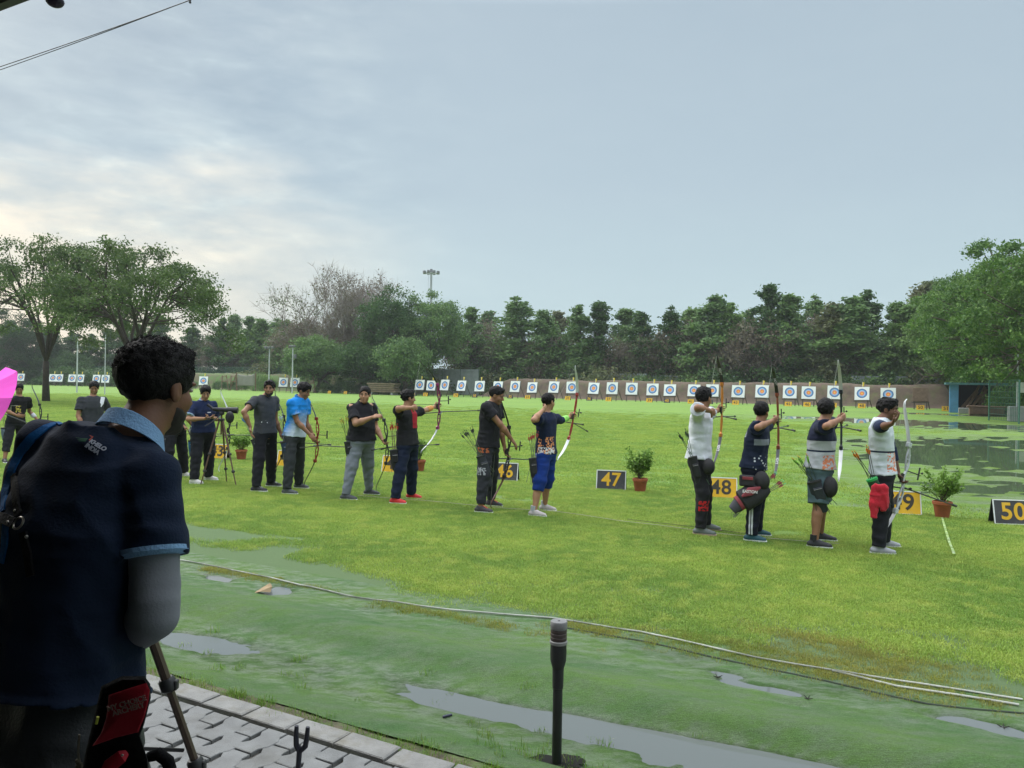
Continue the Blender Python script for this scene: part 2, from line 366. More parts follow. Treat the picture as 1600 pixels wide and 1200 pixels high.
tag(link('lawn', grid_mesh('lawn', S_, T_l, hfield), M_LAWN), kind='structure')
# earth under everything, to the horizon
mb = MB(); mb.add([ST(-900, -60, -.10), ST(900, -60, -.10), ST(900, 1200, -.10), ST(-900, 1200, -.10)], [(0, 1, 2, 3)])
tag(mb.build('ground', mat('far_ground', (.09, .17, .035), .9, .2, .05, coords='World')), kind='structure')
def watermat(name, col, bscale=3.0, bstr=.02):
    m = bpy.data.materials.new(name); m.use_nodes = True; t = m.node_tree; b = t.nodes['Principled BSDF']
    g = N(t, 'ShaderNodeNewGeometry'); n1 = N(t, 'ShaderNodeTexNoise', inp={'Scale': bscale, 'Detail': 3.0}); t.links.new(g.outputs['Position'], n1.inputs[0])
    bn = N(t, 'ShaderNodeBump', inp={'Strength': bstr, 'Distance': .01}); t.links.new(n1.outputs[0], bn.inputs['Height']); t.links.new(bn.outputs[0], b.inputs['Normal'])
    b.inputs['Base Color'].default_value = (*col, 1); b.inputs['Roughness'].default_value = .03; b.inputs['IOR'].default_value = 1.333
    return m
M_WATER = watermat('puddle_water', (.115, .13, .125)); M_WATER2 = watermat('flooded_lawn_water', (.075, .105, .060), 1.5, .05)
mb = MB(); mb.add([ST(-14, 3.2, WATER_C), ST(7.9, 3.2, WATER_C), ST(7.9, 5.25, WATER_C), ST(-14, 5.25, WATER_C)], [(0, 1, 2, 3)])
tag(mb.build('ditch_water', M_WATER), kind='structure')
mb = MB(); mb.add([ST(-120, 5.25, WATER_L), ST(120, 5.25, WATER_L), ST(120, 90, WATER_L), ST(-120, 90, WATER_L)], [(0, 1, 2, 3)])
tag(mb.build('lawn_water', M_WATER2), kind='structure')

# soil strip and pavement
M_SOIL = mat('damp_soil', (.085, .072, .045), .9, .35, 14, .8, 60, col2=(.07, .10, .03), f2=(.45, .6), s2=9, coords='World')
tag(link('soil_strip', grid_mesh('soil_strip', np.arange(-14, 8, .04), np.arange(T_PAVE-.16, T_SOIL+.13, .02), lambda s, t: PAVE_Z-.024-np.maximum(t-T_KERB, 0)*.12-.02*sstep(T_PAVE-.06, T_PAVE-.15, t)+.010*fbm(s*9, t*9, 41, 3)), M_SOIL), kind='structure')
mb = MB(); mb.box(ST(-3, -2.2, PAVE_Z-.06), (24, 2*(T_PAVE-.2+2.2), .08), [US, NT, (0, 0, 1)])
tag(mb.build('pavement_bed', mat('joint_sand', (.10, .092, .075), .95, .3, 20, .5, 80, coords='World')), kind='structure')
M_PAVER = mat('grey_paver', (.150, .155, .153), .65, .28, 7, .45, 160, col2=(.11, .11, .10), f2=(.5, .72), s2=4.5, coords='World', spec=.5)
M_KERB = mat('kerb_stone', (.20, .20, .19), .7, .22, 9, .5, 120, col2=(.14, .13, .10), f2=(.5, .75), s2=6, coords='World')
def slab(mb, poly, z0, z1, bev=.004, tilt=(0, 0)):
    n = len(poly); c = np.mean(poly, 0)
    def P(k, f, z): q = c+(A(poly[k])-c)*f; return ST(q[0], q[1], z+tilt[0]*(q[0]-c[0])+tilt[1]*(q[1]-c[1]))
    V = [P(k, 1, z0) for k in range(n)]+[P(k, 1, z1-bev) for k in range(n)]+[P(k, 1-bev*14, z1) for k in range(n)]
    F = [tuple(2*n+k for k in range(n))]
    for k in range(n):
        j = (k+1) % n; F += [(k, j, n+j, n+k), (n+k, n+j, 2*n+j, 2*n+k)]
    mb.add(V, F)
mb = MB(); rr = random.Random(3); W_, L_ = .128, .235
zig = [(0, 0), (.2, 0), (.36, .026), (.64, .026), (.80, 0), (1, 0)]
for ci in range(-60, 30):
    s0 = ci*W_
    for bj in range(-6, 13):
        t0 = T_PAVE-.012-L_*(bj+1) - (L_/2 if ci % 2 else 0)
        if t0+L_ < -.2: continue
        if t0+L_ > T_PAVE: continue
        if rr.random() < .001: continue
        g = .0032; pts = []
        for (q, o) in zig: pts.append((s0+g+o, t0+g+(L_-2*g)*q))
        for (q, o) in zig[::-1]: pts.append((s0+W_-g+o, t0+g+(L_-2*g)*q))
        if ci % 2 and bj == 0:
            pass
        slab(mb, [(a+rr.uniform(-.001, .001), b) for a, b in pts][::-1], PAVE_Z-.03, PAVE_Z+rr.uniform(-.0025, .0025), .003, (rr.uniform(-.02, .02), rr.uniform(-.015, .015)))
    if ci % 2 and rr.random() < .985:      # some half blocks fill the toothed edge, others are missing and show soil
        t0 = T_PAVE-.012-L_/2; slab(mb, [(s0+.006, t0+.006), (s0+W_-.006, t0+.006), (s0+W_-.006, T_PAVE-.02), (s0+.006, T_PAVE-.02)], PAVE_Z-.03, PAVE_Z-.001, .003)
tag(mb.build('pavement', M_PAVER), kind='structure')
mb = MB(); x = -13.9
while x < 6.5:
    l = .30; o = rr.uniform(-.006, .006)
    slab(mb, [(x+.004, T_PAVE+.006+o), (x+l-.004, T_PAVE+.006+o+rr.uniform(-.006, .006)), (x+l-.004, T_KERB+o), (x+.004, T_KERB+o)], PAVE_Z-.06, PAVE_Z+.006+rr.uniform(-.004, .006), .005, (rr.uniform(-.01, .01), rr.uniform(-.04, .04))); x += l+.002
tag(mb.build('kerb', M_KERB), kind='structure')

# veranda roof over the pavement, and an unseen wall added behind the camera for shade
e0 = ray(0, 18); roof_z = 3.0; RE = CAMP+e0*((roof_z-CAM_H)/e0[2]); t_edge = st(RE)[1]
r = thing('veranda', 'dark veranda roof edge in the top left corner above the pavement', 'roof', ST(-1, t_edge, 0))
def loc(p): return A(p)-A(r.location)
mb = MB(); mb.box(loc(ST(-1, t_edge-3.2, roof_z+.08)), (22, 6.38, .12), [US, NT, (0, 0, 1)]); mb.build('roof', mat('roof_sheet', (.05, .05, .055), .7, .2, 3), r)
mb = MB(); mb.box(loc(ST(-1, t_edge-.016, roof_z+.11)), (22.1, .03, .22), [US, NT, (0, 0, 1)]); mb.build('fascia', mat('fascia_grey', (.06, .06, .065), .5), r)
mb = MB(); mb.box(loc(ST(-1, t_edge-6.4, 1.5)), (22, .2, 3.0), [US, NT, (0, 0, 1)]); mb.build('wall', mat('added_back_wall', (.12, .11, .10), .9, .1, 2), r)  # out of view, added to darken the man and the pavement
for sx in (-8.5, 8.5):
    mb = MB(); mb.box(loc(ST(sx, t_edge-.2, 1.5)), (.12, .12, 3.0), [US, NT, (0, 0, 1)], .01); mb.build('post', MATS['fascia_grey'], r)
# wires running up to the roof
def wire(pts, rad, label, name='overhead_wire', col=(.03, .03, .035)):
    c = pts[0]; mb = MB(); mb.tube([p-c for p in pts], rad, 6); o = mb.build(name, mat('wire_black', col, .6), None, True, c)
    return tag(o, label, 'wire', 'overhead wires at the top left')
def wpts(ya, yb, n=14):
    out = []
    for k in range(n+1): q = k/n; x = -60+480*q; y = ya+(yb-ya)*q+14*q*(1-q); out.append(AT(x, y, 9-2.6*q))
    return out
wire(wpts(124, -46), .0045, 'thin dark wire crossing the top left sky, upper of the pair')
wire(wpts(130, -48.5), .004, 'thin dark wire crossing the top left sky, lower of the pair')
mb = MB(); mb.tube([(0, 0, .03), (0, 0, -.012)], [.006, .01], 8); mb.ell((0, 0, -.016), (.012, .012, .01))
tag(mb.build('wire_clip', MATS['wire_black'], None, True, AT(297, 1, 7.0)), 'small dark clip on the wires at the top edge of the sky', 'clip')
mb = MB(); mb.tube([(0, 0, .05), (0, 0, -.01)], .012, 8); mb.ell((0, 0, -.012), (.02, .02, .014))
q = AT(86, -2, st(RE)[1]+1.5); tag(mb.build('roof_bolt', mat('bolt_dark', (.05, .03, .07), .5), None, True, ray(86, -6)*1.8+CAMP), 'small dark fixing hanging beside the roof corner at the top edge', 'bolt')

# ---- grass: tufts of blades
def blade_patch(n, rad, hmin, hmax, wid, seed):
    rg = np.random.default_rng(seed); a = rg.uniform(0, 2*np.pi, n); rr_ = rad*np.sqrt(rg.uniform(0, 1, n))
    P = np.stack([rr_*np.cos(a), rr_*np.sin(a), np.zeros(n)-.004], 1); h = rg.uniform(hmin, hmax, n); th = rg.uniform(0, 2*np.pi, n); le = rg.uniform(.1, .9, n)
    D = np.stack([np.cos(th), np.sin(th), np.zeros(n)], 1); Sd = np.stack([-np.sin(th), np.cos(th), np.zeros(n)], 1); Z = A([0, 0, 1.])
    m1 = P + D*(h*le*.35)[:, None] + Z*(h*.6)[:, None]; tp = P + D*(h*le)[:, None] + Z*(h*(1-.35*le))[:, None]
    w_ = wid*rg.uniform(.7, 1.3, n)[:, None]
    V = np.stack([P-Sd*w_, P+Sd*w_, m1+Sd*w_*.8, m1-Sd*w_*.8, tp+Sd*w_*.12, tp-Sd*w_*.12], 1).reshape(-1, 3)
    b = np.arange(n)*6; F = np.concatenate([np.stack([b, b+1, b+2, b+3], 1), np.stack([b+3, b+2, b+4, b+5], 1)])
    return mesh_np('tuft', V, F, False)
def grassmat(name, cols, dry, tr=.35):
    m = bpy.data.materials.new(name); m.use_nodes = True; t = m.node_tree; b = t.nodes['Principled BSDF']; g = N(t, 'ShaderNodeNewGeometry')
    n1 = N(t, 'ShaderNodeTexNoise', inp={'Scale': .55, 'Detail': 5.0, 'Roughness': .6}); t.links.new(g.outputs['Position'], n1.inputs[0])
    n2 = N(t, 'ShaderNodeTexNoise', inp={'Scale': 4.0, 'Detail': 3.0}); t.links.new(g.outputs['Position'], n2.inputs[0])
    r1 = ramp(t, [(.40, 0), (.58, 1)]); t.links.new(n1.outputs[0], r1.inputs[0]); r2 = ramp(t, [(.48, 0), (.68, 1)]); t.links.new(n2.outputs[0], r2.inputs[0])
    c = mix(t, r1.outputs[0], cols[0], cols[1]); c = mix(t, math_(t, 'MULTIPLY', r2.outputs[0], .7), c, cols[2])
    wn = N(t, 'ShaderNodeTexWhiteNoise', noise_dimensions='1D'); t.links.new(g.outputs['Random Per Island'], wn.inputs['W']); r3 = ramp(t, [(.86, 0), (.97, 1)]); t.links.new(wn.outputs['Value'], r3.inputs[0])
    c = mix(t, math_(t, 'MULTIPLY', r3.outputs[0], .6), c, dry); r4 = ramp(t, [(0, .62), (.5, 1.0), (1, 1.38)]); t.links.new(wn.outputs['Color'], r4.inputs[0]); c = mix(t, 1.0, c, r4.outputs[0], 'MULTIPLY'); t.links.new(c, b.inputs['Base Color']); b.inputs['Roughness'].default_value = .5; b.inputs['Specular IOR Level'].default_value = .25
    ts = N(t, 'ShaderNodeBsdfTranslucent'); t.links.new(c, ts.inputs[0]); mx = N(t, 'ShaderNodeMixShader', inp={0: tr}); t.links.new(b.outputs[0], mx.inputs[1]); t.links.new(ts.outputs[0], mx.inputs[2]); t.links.new(mx.outputs[0], t.nodes['Material Output'].inputs[0])
    return m
M_GRASS = grassmat('lawn_grass', [(.20, .33, .060), (.31, .43, .078), (.43, .50, .11)], (.40, .40, .10))
M_WEED = grassmat('weed_grass', [(.10, .22, .03), (.16, .30, .03), (.20, .28, .05)], (.30, .26, .12))
M_DRYG = grassmat('yellowed_grass', [(.20, .26, .04), (.30, .30, .06), (.22, .22, .06)], (.34, .26, .12))
def scatter(name, points, scales, tufts, m):
    """one stuff object: a point mesh whose geometry nodes put tufts on its points"""
    me = bpy.data.meshes.new(name); me.vertices.add(len(points)); me.vertices.foreach_set('co', np.asarray(points, np.float32).ravel()); me.update()
    at_ = me.attributes.new('sz', 'FLOAT', 'POINT'); at_.data.foreach_set('value', np.asarray(scales, np.float32))
    o = link(name, me); tag(o, kind='stuff')
    ng = bpy.data.node_groups.new(name, 'GeometryNodeTree'); ng.interface.new_socket('Geometry', in_out='INPUT', socket_type='NodeSocketGeometry'); ng.interface.new_socket('Geometry', in_out='OUTPUT', socket_type='NodeSocketGeometry')
    gi = ng.nodes.new('NodeGroupInput'); go = ng.nodes.new('NodeGroupOutput'); ins = ng.nodes.new('GeometryNodeInstanceOnPoints'); sm = ng.nodes.new('GeometryNodeSetMaterial'); sm.inputs['Material'].default_value = m
    gti = ng.nodes.new('GeometryNodeGeometryToInstance'); 
    for tf in tufts:                       # every tuft shape as a tiny mesh made from its own vertices
        tf.materials.clear(); tf.materials.append(m)
        ob = bpy.data.objects.new(name+'_source', tf); TUFTS.objects.link(ob)
        oi = ng.nodes.new('GeometryNodeObjectInfo'); oi.inputs['Object'].default_value = ob; ng.links.new(oi.outputs['Geometry'], gti.inputs[0])
    rv = ng.nodes.new('FunctionNodeRandomValue'); rv.data_type = 'FLOAT_VECTOR'; rv.inputs[0].default_value = (0, 0, 0); rv.inputs[1].default_value = (0, 0, 6.283)
    na = ng.nodes.new('GeometryNodeInputNamedAttribute'); na.data_type = 'FLOAT'; na.inputs['Name'].default_value = 'sz'
    ins.inputs['Pick Instance'].default_value = True
    ng.links.new(gi.outputs[0], ins.inputs['Points']); ng.links.new(gti.outputs[0], ins.inputs['Instance']); ng.links.new(rv.outputs[0], ins.inputs['Rotation'])
    ng.links.new([s for s in na.outputs if s.enabled][0], ins.inputs['Scale']); ng.links.new(ins.outputs[0], go.inputs[0])
    md = o.modifiers.new('tufts', 'NODES'); md.node_group = ng; return o
TUFTS = bpy.data.collections.new('tuft_shapes')      # never linked to the scene: shapes only
def lawn_points(n, smin, smax, tmin, tmax, seed, cond):
    rg = np.random.default_rng(seed); s = rg.uniform(smin, smax, n); t = rg.uniform(tmin, tmax, n); h = hfield(s, t); P = US[None]*s[:, None]+NT[None]*t[:, None]
    px = 800+1200*P[:, 0]/np.maximum(P[:, 1], .1); k = (P[:, 1] > 2) & (px > -60) & (px < 1660) & cond(s, t, h, rg); P = P[k]; P[:, 2] = h[k]; return P
def wetq(s, t):
    q = 0.0
    for (ps, pt, rs, rt, dp) in P_LAWN: q = q + dp*np.exp(-((s-ps)/(rs*1.25))**2-((t-pt)/(rt*1.35))**2)
    return q
def lawn_ok(s, t, h, rg):
    bare = sstep(.0, .28, fbm(s*.7+3, t*.9, 61, 3)+.55*(t < 5.6+.2*np.sin(s*.8))-.30-.12 + .62*((s < -5.6) & (t < 6.5)) + .42*((s > -1.0) & (t < 6.5)))
    return (h > WATER_L-.008) & (rg.uniform(0, 1, len(s)) > bare*1.05) & (t > 5.26) & (rg.uniform(.10, 1, len(s)) > wetq(s, t)*32)
tn = [blade_patch(150, .14, .012, .036, .0019, 100+i) for i in range(4)]
P = lawn_points(52000, -22, 11, 5.26, 12.5, 1, lawn_ok); print('near tufts', len(P))
tag(scatter('grass', P, np.random.default_rng(2).uniform(.7, 1.25, len(P)), tn, M_GRASS), 'bright short lawn grass between the rope and the archers', 'grass')
tn = [blade_patch(150, .30, .018, .042, .004, 120+i) for i in range(4)]
P = lawn_points(90000, -75, 32, 12.3, 52, 3, lambda s, t, h, rg: (h > WATER_L-.010) & (rg.uniform(0, 1, len(s)) > sstep(24, 52, t)) & (rg.uniform(.06, 1, len(s)) > wetq(s, t)*30)); print('far tufts', len(P))
tag(scatter('grass', P, np.random.default_rng(4).uniform(.7, 1.25, len(P)), tn, M_GRASS), 'bright lawn grass beyond the number boards', 'grass')
tn = [blade_patch(26, .05, .015, .06, .0015, 140+i) for i in range(3)]
def weed_c(s, t, h, rg): return ((t < 3.05) & (rg.uniform(0, 1, len(s)) < .75)) | ((t > 3.05) & (rg.uniform(0, 1, len(s)) < .02+.5*np.exp(-((s-.9)/.5)**2-((t-3.1)/.12)**2)+.25*np.exp(-((s+1.2)/.6)**2-((t-3.3)/.12)**2)))
P = lawn_points(5200, -6, 3, 2.90, 4.0, 5, weed_c); P[:, 2] = np.where(P@NT < 3.04, PAVE_Z-.03, P[:, 2])
tag(scatter('weeds', P, np.random.default_rng(6).uniform(.4, 1.1, len(P)), tn, M_WEED), 'ragged weeds on the soil strip beside the kerb', 'weeds')
def dry_c(s, t, h, rg):
    v = np.zeros_like(s)
    for (px, py, a, b) in ((1230, 1030, .9, .16), (1150, 1010, .5, .12), (1320, 1055, .6, .14), (925, 985, .22, .08), (1370, 1030, .4, .14), (700, 965, .6, .06), (350, 893, .8, .05), (1280, 1000, .5, .1)):
        ps, pt = st(G(px, py)); v = np.maximum(v, np.exp(-((s-ps)/a)**2-((t-pt)/b)**2))
    return rg.uniform(0, 1, len(s)) < v*.9
P = lawn_points(26000, -6, 6, 4.8, 6.4, 7, dry_c)
tag(scatter('grass', P, np.random.default_rng(8).uniform(.6, 1.1, len(P)), [blade_patch(40, .06, .012, .035, .0015, 160+i) for i in range(3)], M_DRYG), 'yellowing grass growing along the rope', 'grass')

# rope on the ground, cords and lines
def ground_line(pts, rad, m, name, label, cat, lift=.006, wob=.01, seed=1, group=None):
    P = [G(*p) for p in pts]; out = []; rg = random.Random(seed)
    for a, b in zip(P[:-1], P[1:]):
        n = max(2, int(np.linalg.norm(b-a)/.12))
        for i in range(n):
            p = a+(b-a)*i/n; s, t = st(p); t += wob*math.sin(s*2.1+seed)+wob*.5*math.sin(s*5.3+seed*2); z = float(hfield(s, t)); out.append(ST(s, t, max(z, -.02)+lift))
    c = out[0]; mb = MB(); mb.tube([p-c for p in out], rad, 6); o = mb.build(name, m, None, True, c); return tag(o, label, cat, group)
M_ROPE = mat('white_rope', (.42, .43, .39), .8, .3, 3, col2=(.08, .09, .07), f2=(.46, .62), s2=.9, coords='World'); M_HOSE = mat('old_cable', (.035, .05, .03), .7, .3, 6)
ground_line([(150, 858), (285, 877), (420, 905), (560, 935), (700, 955), (860, 970), (1000, 990), (1180, 1030), (1400, 1068), (1640, 1104)], .0062, M_ROPE, 'rope', 'long pale rope lying along the edge of the lawn', 'rope', .012)
ground_line([(1300, 1052), (1400, 1075), (1500, 1090), (1640, 1113)], .007, M_ROPE, 'rope', 'second pale rope strand lying just in front of the long one, at the right', 'rope', .010, .004, 3)
ground_line([(860, 978), (1000, 1003), (1150, 1035), (1330, 1072), (1450, 1098), (1640, 1122)], .007, M_HOSE, 'cable', 'dark cable half sunk in the ground cloth in front of the rope', 'cable', .002, .012, 5)
ground_line([(560, 778), (690, 789), (800, 799), (870, 803), (960, 817), (1060, 829), (1100, 835), (1200, 845), (1330, 856)], .0035, mat('line_cord', (.42, .42, .28), .8, .3, 3, coords='World'), 'cord', 'thin pale cord marking the shooting line at the feet of the archers', 'cord', .030, .015, 2)
ground_line([(980, 815), (1080, 826), (1200, 842)], .003, mat('line_cord2', (.12, .12, .07), .8, .3, 3, coords='World'), 'cord', 'dark thin cord on the grass behind the feet of the archer in the white T-shirt', 'cord', .028, .02, 4)
mb = MB(); c = G(1475, 815)
pa = [G(1472, 812), G(1477, 830), G(1483, 850), G(1491, 870)]
for a, b in zip(pa[:-1], pa[1:]): mb.add([a-c+A([-.014, 0, .031]), a-c+A([.014, 0, .031]), b-c+A([.016, 0, .031]), b-c+A([-.016, 0, .031])], [(0, 3, 2, 1)])
tag(mb.build('painted_line', mat('lime_line', (.27, .34, .19), .9, .5, 9, coords='World', col2=(.19, .29, .06), f2=(.42, .55), s2=22), None, False, c), kind='structure')

# ================================================================ trees
def leaf_quads(C, size, rg, flat=.0):
    n = len(C); a = rg.normal(size=(n, 3)); a /= np.linalg.norm(a, axis=1)[:, None]; b = rg.normal(size=(n, 3)); b[:, 2] *= (1-flat); b -= a*(a*b).sum(1)[:, None]; b /= np.linalg.norm(b, axis=1)[:, None]
    s = size*rg.uniform(.6, 1.3, n)[:, None]; a = a*s; b = b*s*.55
    V = np.stack([C-a, C-a*.1+b, C+a, C-a*.1-b], 1).reshape(-1, 3); i = np.arange(n)*4
    return V, np.stack([i, i+1, i+2, i+3], 1)
def limb_tree(rg, H, forks, spread, trunk_r, n_limb, depth, up=.5, start=.25, len0=None, shrink=.68, rise=0.0, top=1.0):
    """returns (MB of wood, list of twig end points with weight)"""
    mb = MB(); ends = []
    def grow(p, d, l, r, k):
        n = 4; pts = [p]; q = p.copy(); dd = d.copy()
        for i in range(n):
            dd = nrm(dd + rg.normal(size=3)*.13 + A([0, 0, rise]));
            if q[2] > H*top*.97 and dd[2] > 0: dd[2] *= .1
            q = q+dd*l/n; pts.append(q)
        mb.tube(pts, list(np.linspace(r, r*.55, n+1)), 5 if k < depth else 3, cap=False)
        if k >= depth: ends.append((pts[-1], pts[-2])); ends.append((pts[2], pts[1])); return
        m = forks if k else n_limb
        for j in range(m):
            a = rg.uniform(0, 2*np.pi) if k else 2*np.pi*(j+rg.uniform(-.3, .3))/m
            side = nrm(np.cross(dd, A([math.cos(a), math.sin(a), .3]))); nd = nrm(dd*(1-spread)+side*spread+A([0, 0, up*.3]))
            src = pts[-1] if j < 2 or k == 0 else pts[rg.integers(2, 4)]
            grow(src if k else pts[-1-(j % 2)], nd, l*shrink*rg.uniform(.8, 1.2), r*.58, k+1)
    l0 = len0 if len0 else H*start
    grow(A([0, 0, -.2]), nrm(A([rg.uniform(-.08, .08), rg.uniform(-.08, .08), 1])), l0, trunk_r, 0)
    return mb, ends
def tree_meshes(key, seed, H, W, kind):
    rg = np.random.default_rng(seed); bark, twig = None, None
    if kind == 'tall':        # far row: tall green, irregular lobes up a stem
        mb = MB(); top = A([rg.uniform(-.4, .4), 0, H*.95]); mb.tube([(0, 0, -.2), (0.1, .1, H*.4), (0, 0, H*.75), top], [.22, .16, .09, .03], 6)
        C = []
        asym = rg.uniform(0, 6.28)
        for i in range(100):
            z = H*(.10+.87*rg.uniform(0, 1)**.85); f = z/H; rad = W*.5*(min(1, .6+f*1.2) if f < .4 else max(.03, (1.0-f)/.60)**.8); a = rg.uniform(0, 2*np.pi); q = rad*rg.uniform(.1, 1.0)*(1+.25*math.cos(a*2+asym+f*7))
            c = A([q*math.cos(a)+top[0]*f, q*math.sin(a), z]); sz = rg.uniform(.25, .6)*(.42+.75*(1-f)) ; mb.tube([(top[0]*f, 0, max(.5, z-.8)), c], [.05, .02], 3, cap=False)
            C.append(c+rg.normal(size=(90, 3))*A([sz, sz, sz*.8]))
        C = np.concatenate(C); V, F = leaf_quads(C, .17, rg)
    elif kind == 'brown':     # half dead: many thin twigs and sparse dull leaves
        mb, ends = limb_tree(rg, H, 3, .55, .2, 6, 4, .5, .22, shrink=.72, rise=.03); C = []
        for p, q in ends:
            C.append(p+rg.normal(size=(16, 3))*A([.5, .5, .45]))
            for k in range(3):
                d = nrm(p-q+rg.normal(size=3)*.4); mb.tube([p, p+d*rg.uniform(.4, 1.0)], [.014, .005], 3, cap=False)
        C = np.concatenate(C); C = C[C[:, 2] > .8]; V, F = leaf_quads(C, .13, rg)
    elif kind == 'bare':
        mb, ends = limb_tree(rg, H, 3, .42, .2, 5, 4, .7, .28, shrink=.72, rise=.06); C = []
        for p, q in ends:
            for k in range(4):
                d = nrm(p-q+rg.normal(size=3)*.35+A([0, 0, .25])); mb.tube([p, p+d*rg.uniform(.5, 1.3)], [.018, .006], 3, cap=False)
            if rg.uniform() < .5: C.append(p+rg.normal(size=(12, 3))*.35)
        C = np.concatenate(C); V, F = leaf_quads(C, .12, rg)
    elif kind == 'round':     # broad dense crown made of lobes
        mb, ends = limb_tree(rg, H, 3, .5, .38, 5, 2, .4, .24, shrink=.75); C = []
        for i in range(90):
            v = nrm(rg.normal(size=3)*A([1, 1, .8])+A([0, 0, .25])); rr_ = rg.uniform(.55, 1.0)
            c = A([0, 0, H*.57])+v*A([W*.46, W*.46, H*.37])*rr_; sz = rg.uniform(.4, .75); C.append(c+rg.normal(size=(240, 3))*A([sz, sz, sz*.6]))
            mb.tube([(0, 0, H*.3), (c*A([.5, .5, .8])), c], [.08, .05, .02], 3, cap=False)
        C = np.concatenate(C); V, F = leaf_quads(C, .15, rg)
    elif kind == 'bush':
        mb = MB(); C = []
        for i in range(22):
            a = rg.uniform(0, 2*np.pi); q = W*.5*math.sqrt(rg.uniform(0, 1)); c = A([q*math.cos(a), q*math.sin(a), H*rg.uniform(.15, .8)*(1-.3*q/(W*.5))]); mb.tube([(c[0]*.3, c[1]*.3, -.1), c], [.04, .01], 3, cap=False)
            C.append(c+rg.normal(size=(150, 3))*A([.4, .4, .28])*min(1.2, W/3))
        C = np.concatenate(C); C = C[C[:, 2] > 0]; V, F = leaf_quads(C, .13, rg)
    elif kind == 'umbrella':  # wide vase of limbs under a domed, broken crown
        mb = MB(); C = []; fk = A([rg.uniform(-.2, .2), 0, H*.24]); mb.tube([(0, 0, -.2), fk*A([1, 1, .5]), fk], [.30, .22, .20], 8); mains = []
        for j in range(9):
            a = 2*np.pi*(j+rg.uniform(-.3, .3))/9; q = W*.5*rg.uniform(.42, .66) if j < 7 else W*.12; e = A([q*math.cos(a), q*math.sin(a), H*rg.uniform(.66, .80)]); m1 = fk+(e-fk)*A([.28, .28, .42])+rg.normal(size=3)*.12; m2 = fk+(e-fk)*A([.62, .62, .74])+rg.normal(size=3)*.15
            pts = [fk, m1, m2, e]; mb.tube(pts, [.13, .10, .075, .045], 6, cap=False); mains.append(pts)
        for i in range(84):
            a = rg.uniform(0, 2*np.pi); u = rg.uniform(0, 1); q = W*.5*math.sqrt(u)*(1+.10*math.sin(3*a+seed)); c = A([q*math.cos(a), q*math.sin(a), H*(.975-.42*(q/(W*.5))**2.2-.16*rg.uniform(0, 1)**1.7)+.3*math.sin(a*5+q)]); best = min(mains, key=lambda p_: np.linalg.norm(p_[3]-c)); st_ = best[2] if rg.uniform() < .6 else best[1]+(best[2]-best[1])*.5
            md = st_+(c-st_)*.55+rg.normal(size=3)*.18; mb.tube([st_, md, c], [.042, .028, .012], 4, cap=False)
            for k in range(3): d = nrm(c-md+rg.normal(size=3)*1.1); mb.tube([md+(c-md)*.4*k, md+(c-md)*.4*k+d*.8], [.018, .006], 3, cap=False); C.append(md+(c-md)*.4*k+d*.8+rg.normal(size=(50, 3))*A([.30, .30, .17]))
            C.append(c+rg.normal(size=(130, 3))*A([.42, .42, .18])); C.append(st_+(c-st_)*rg.uniform(.5, 1, (12, 1))+rg.normal(size=(12, 3))*.22)
        C = np.concatenate(C); V, F = leaf_quads(C, .095, rg)
    elif kind == 'near':      # big leafy tree near the right edge, drooping sprays
        mb, ends = limb_tree(rg, H, 3, .5, .35, 6, 3, .4, .22, shrink=.78); C = []
        for i in range(230):
            v = nrm(rg.normal(size=3)*A([1, 1, .9])); rr_ = rg.uniform(.35, 1.0); c = A([0, 0, H*.52])+v*A([W*.48, W*.48, H*.46])*rr_; d = nrm(A([v[0], v[1], rg.uniform(-.6, .1)])); L__ = rg.uniform(.7, 1.5)
            C.append(c+d*L__*rg.uniform(0, 1, (190, 1))+rg.normal(size=(190, 3))*A([.30, .30, .17])); mb.tube([c*.5+A([0, 0, H*.2]), c, c+d*L__], [.06, .03, .01], 3, cap=False)
        C = np.concatenate(C); C = C[C[:, 2] > H*.20]; V, F = leaf_quads(C, .115, rg)
    wood = bpy.data.meshes.new(key+'_wood'); wood.from_pydata(mb.v, [], mb.f); wood.update(); wood.polygons.foreach_set('use_smooth', [True]*len(wood.polygons))
    return wood, mesh_np(key+'_leaves', V, F, False)
M_BARK = mat('bark', (.10, .085, .065), .95, .3, 5); M_BARKG = mat('grey_bark', (.25, .22, .20), .95, .3, 5); M_BARKD = mat('dark_bark', (.045, .036, .028), .95, .3, 5)
LEAF = {
 'green': leafmat('leaf_green', (.080, .155, .060), (.120, .215, .065), (.17, .27, .08)), 'green2': leafmat('leaf_green2', (.10, .19, .065), (.145, .25, .07), (.21, .32, .09)),
 'deep': leafmat('leaf_deep', (.032, .080, .028), (.052, .115, .032), (.09, .165, .042)), 'brown': leafmat('leaf_brown', (.165, .125, .095), (.135, .135, .075), (.21, .18, .13)),
 'olive': leafmat('leaf_olive', (.095, .140, .055), (.14, .145, .075), (.17, .20, .08)), 'near': leafmat('leaf_near', (.045, .115, .026), (.085, .175, .032), (.145, .255, .046), .5),
 'umb': leafmat('leaf_umbrella', (.045, .090, .028), (.080, .135, .034), (.13, .19, .05), .6), 'dark': leafmat('leaf_dark', (.022, .048, .020), (.035, .070, .024), (.055, .10, .035)) }
TM = {}
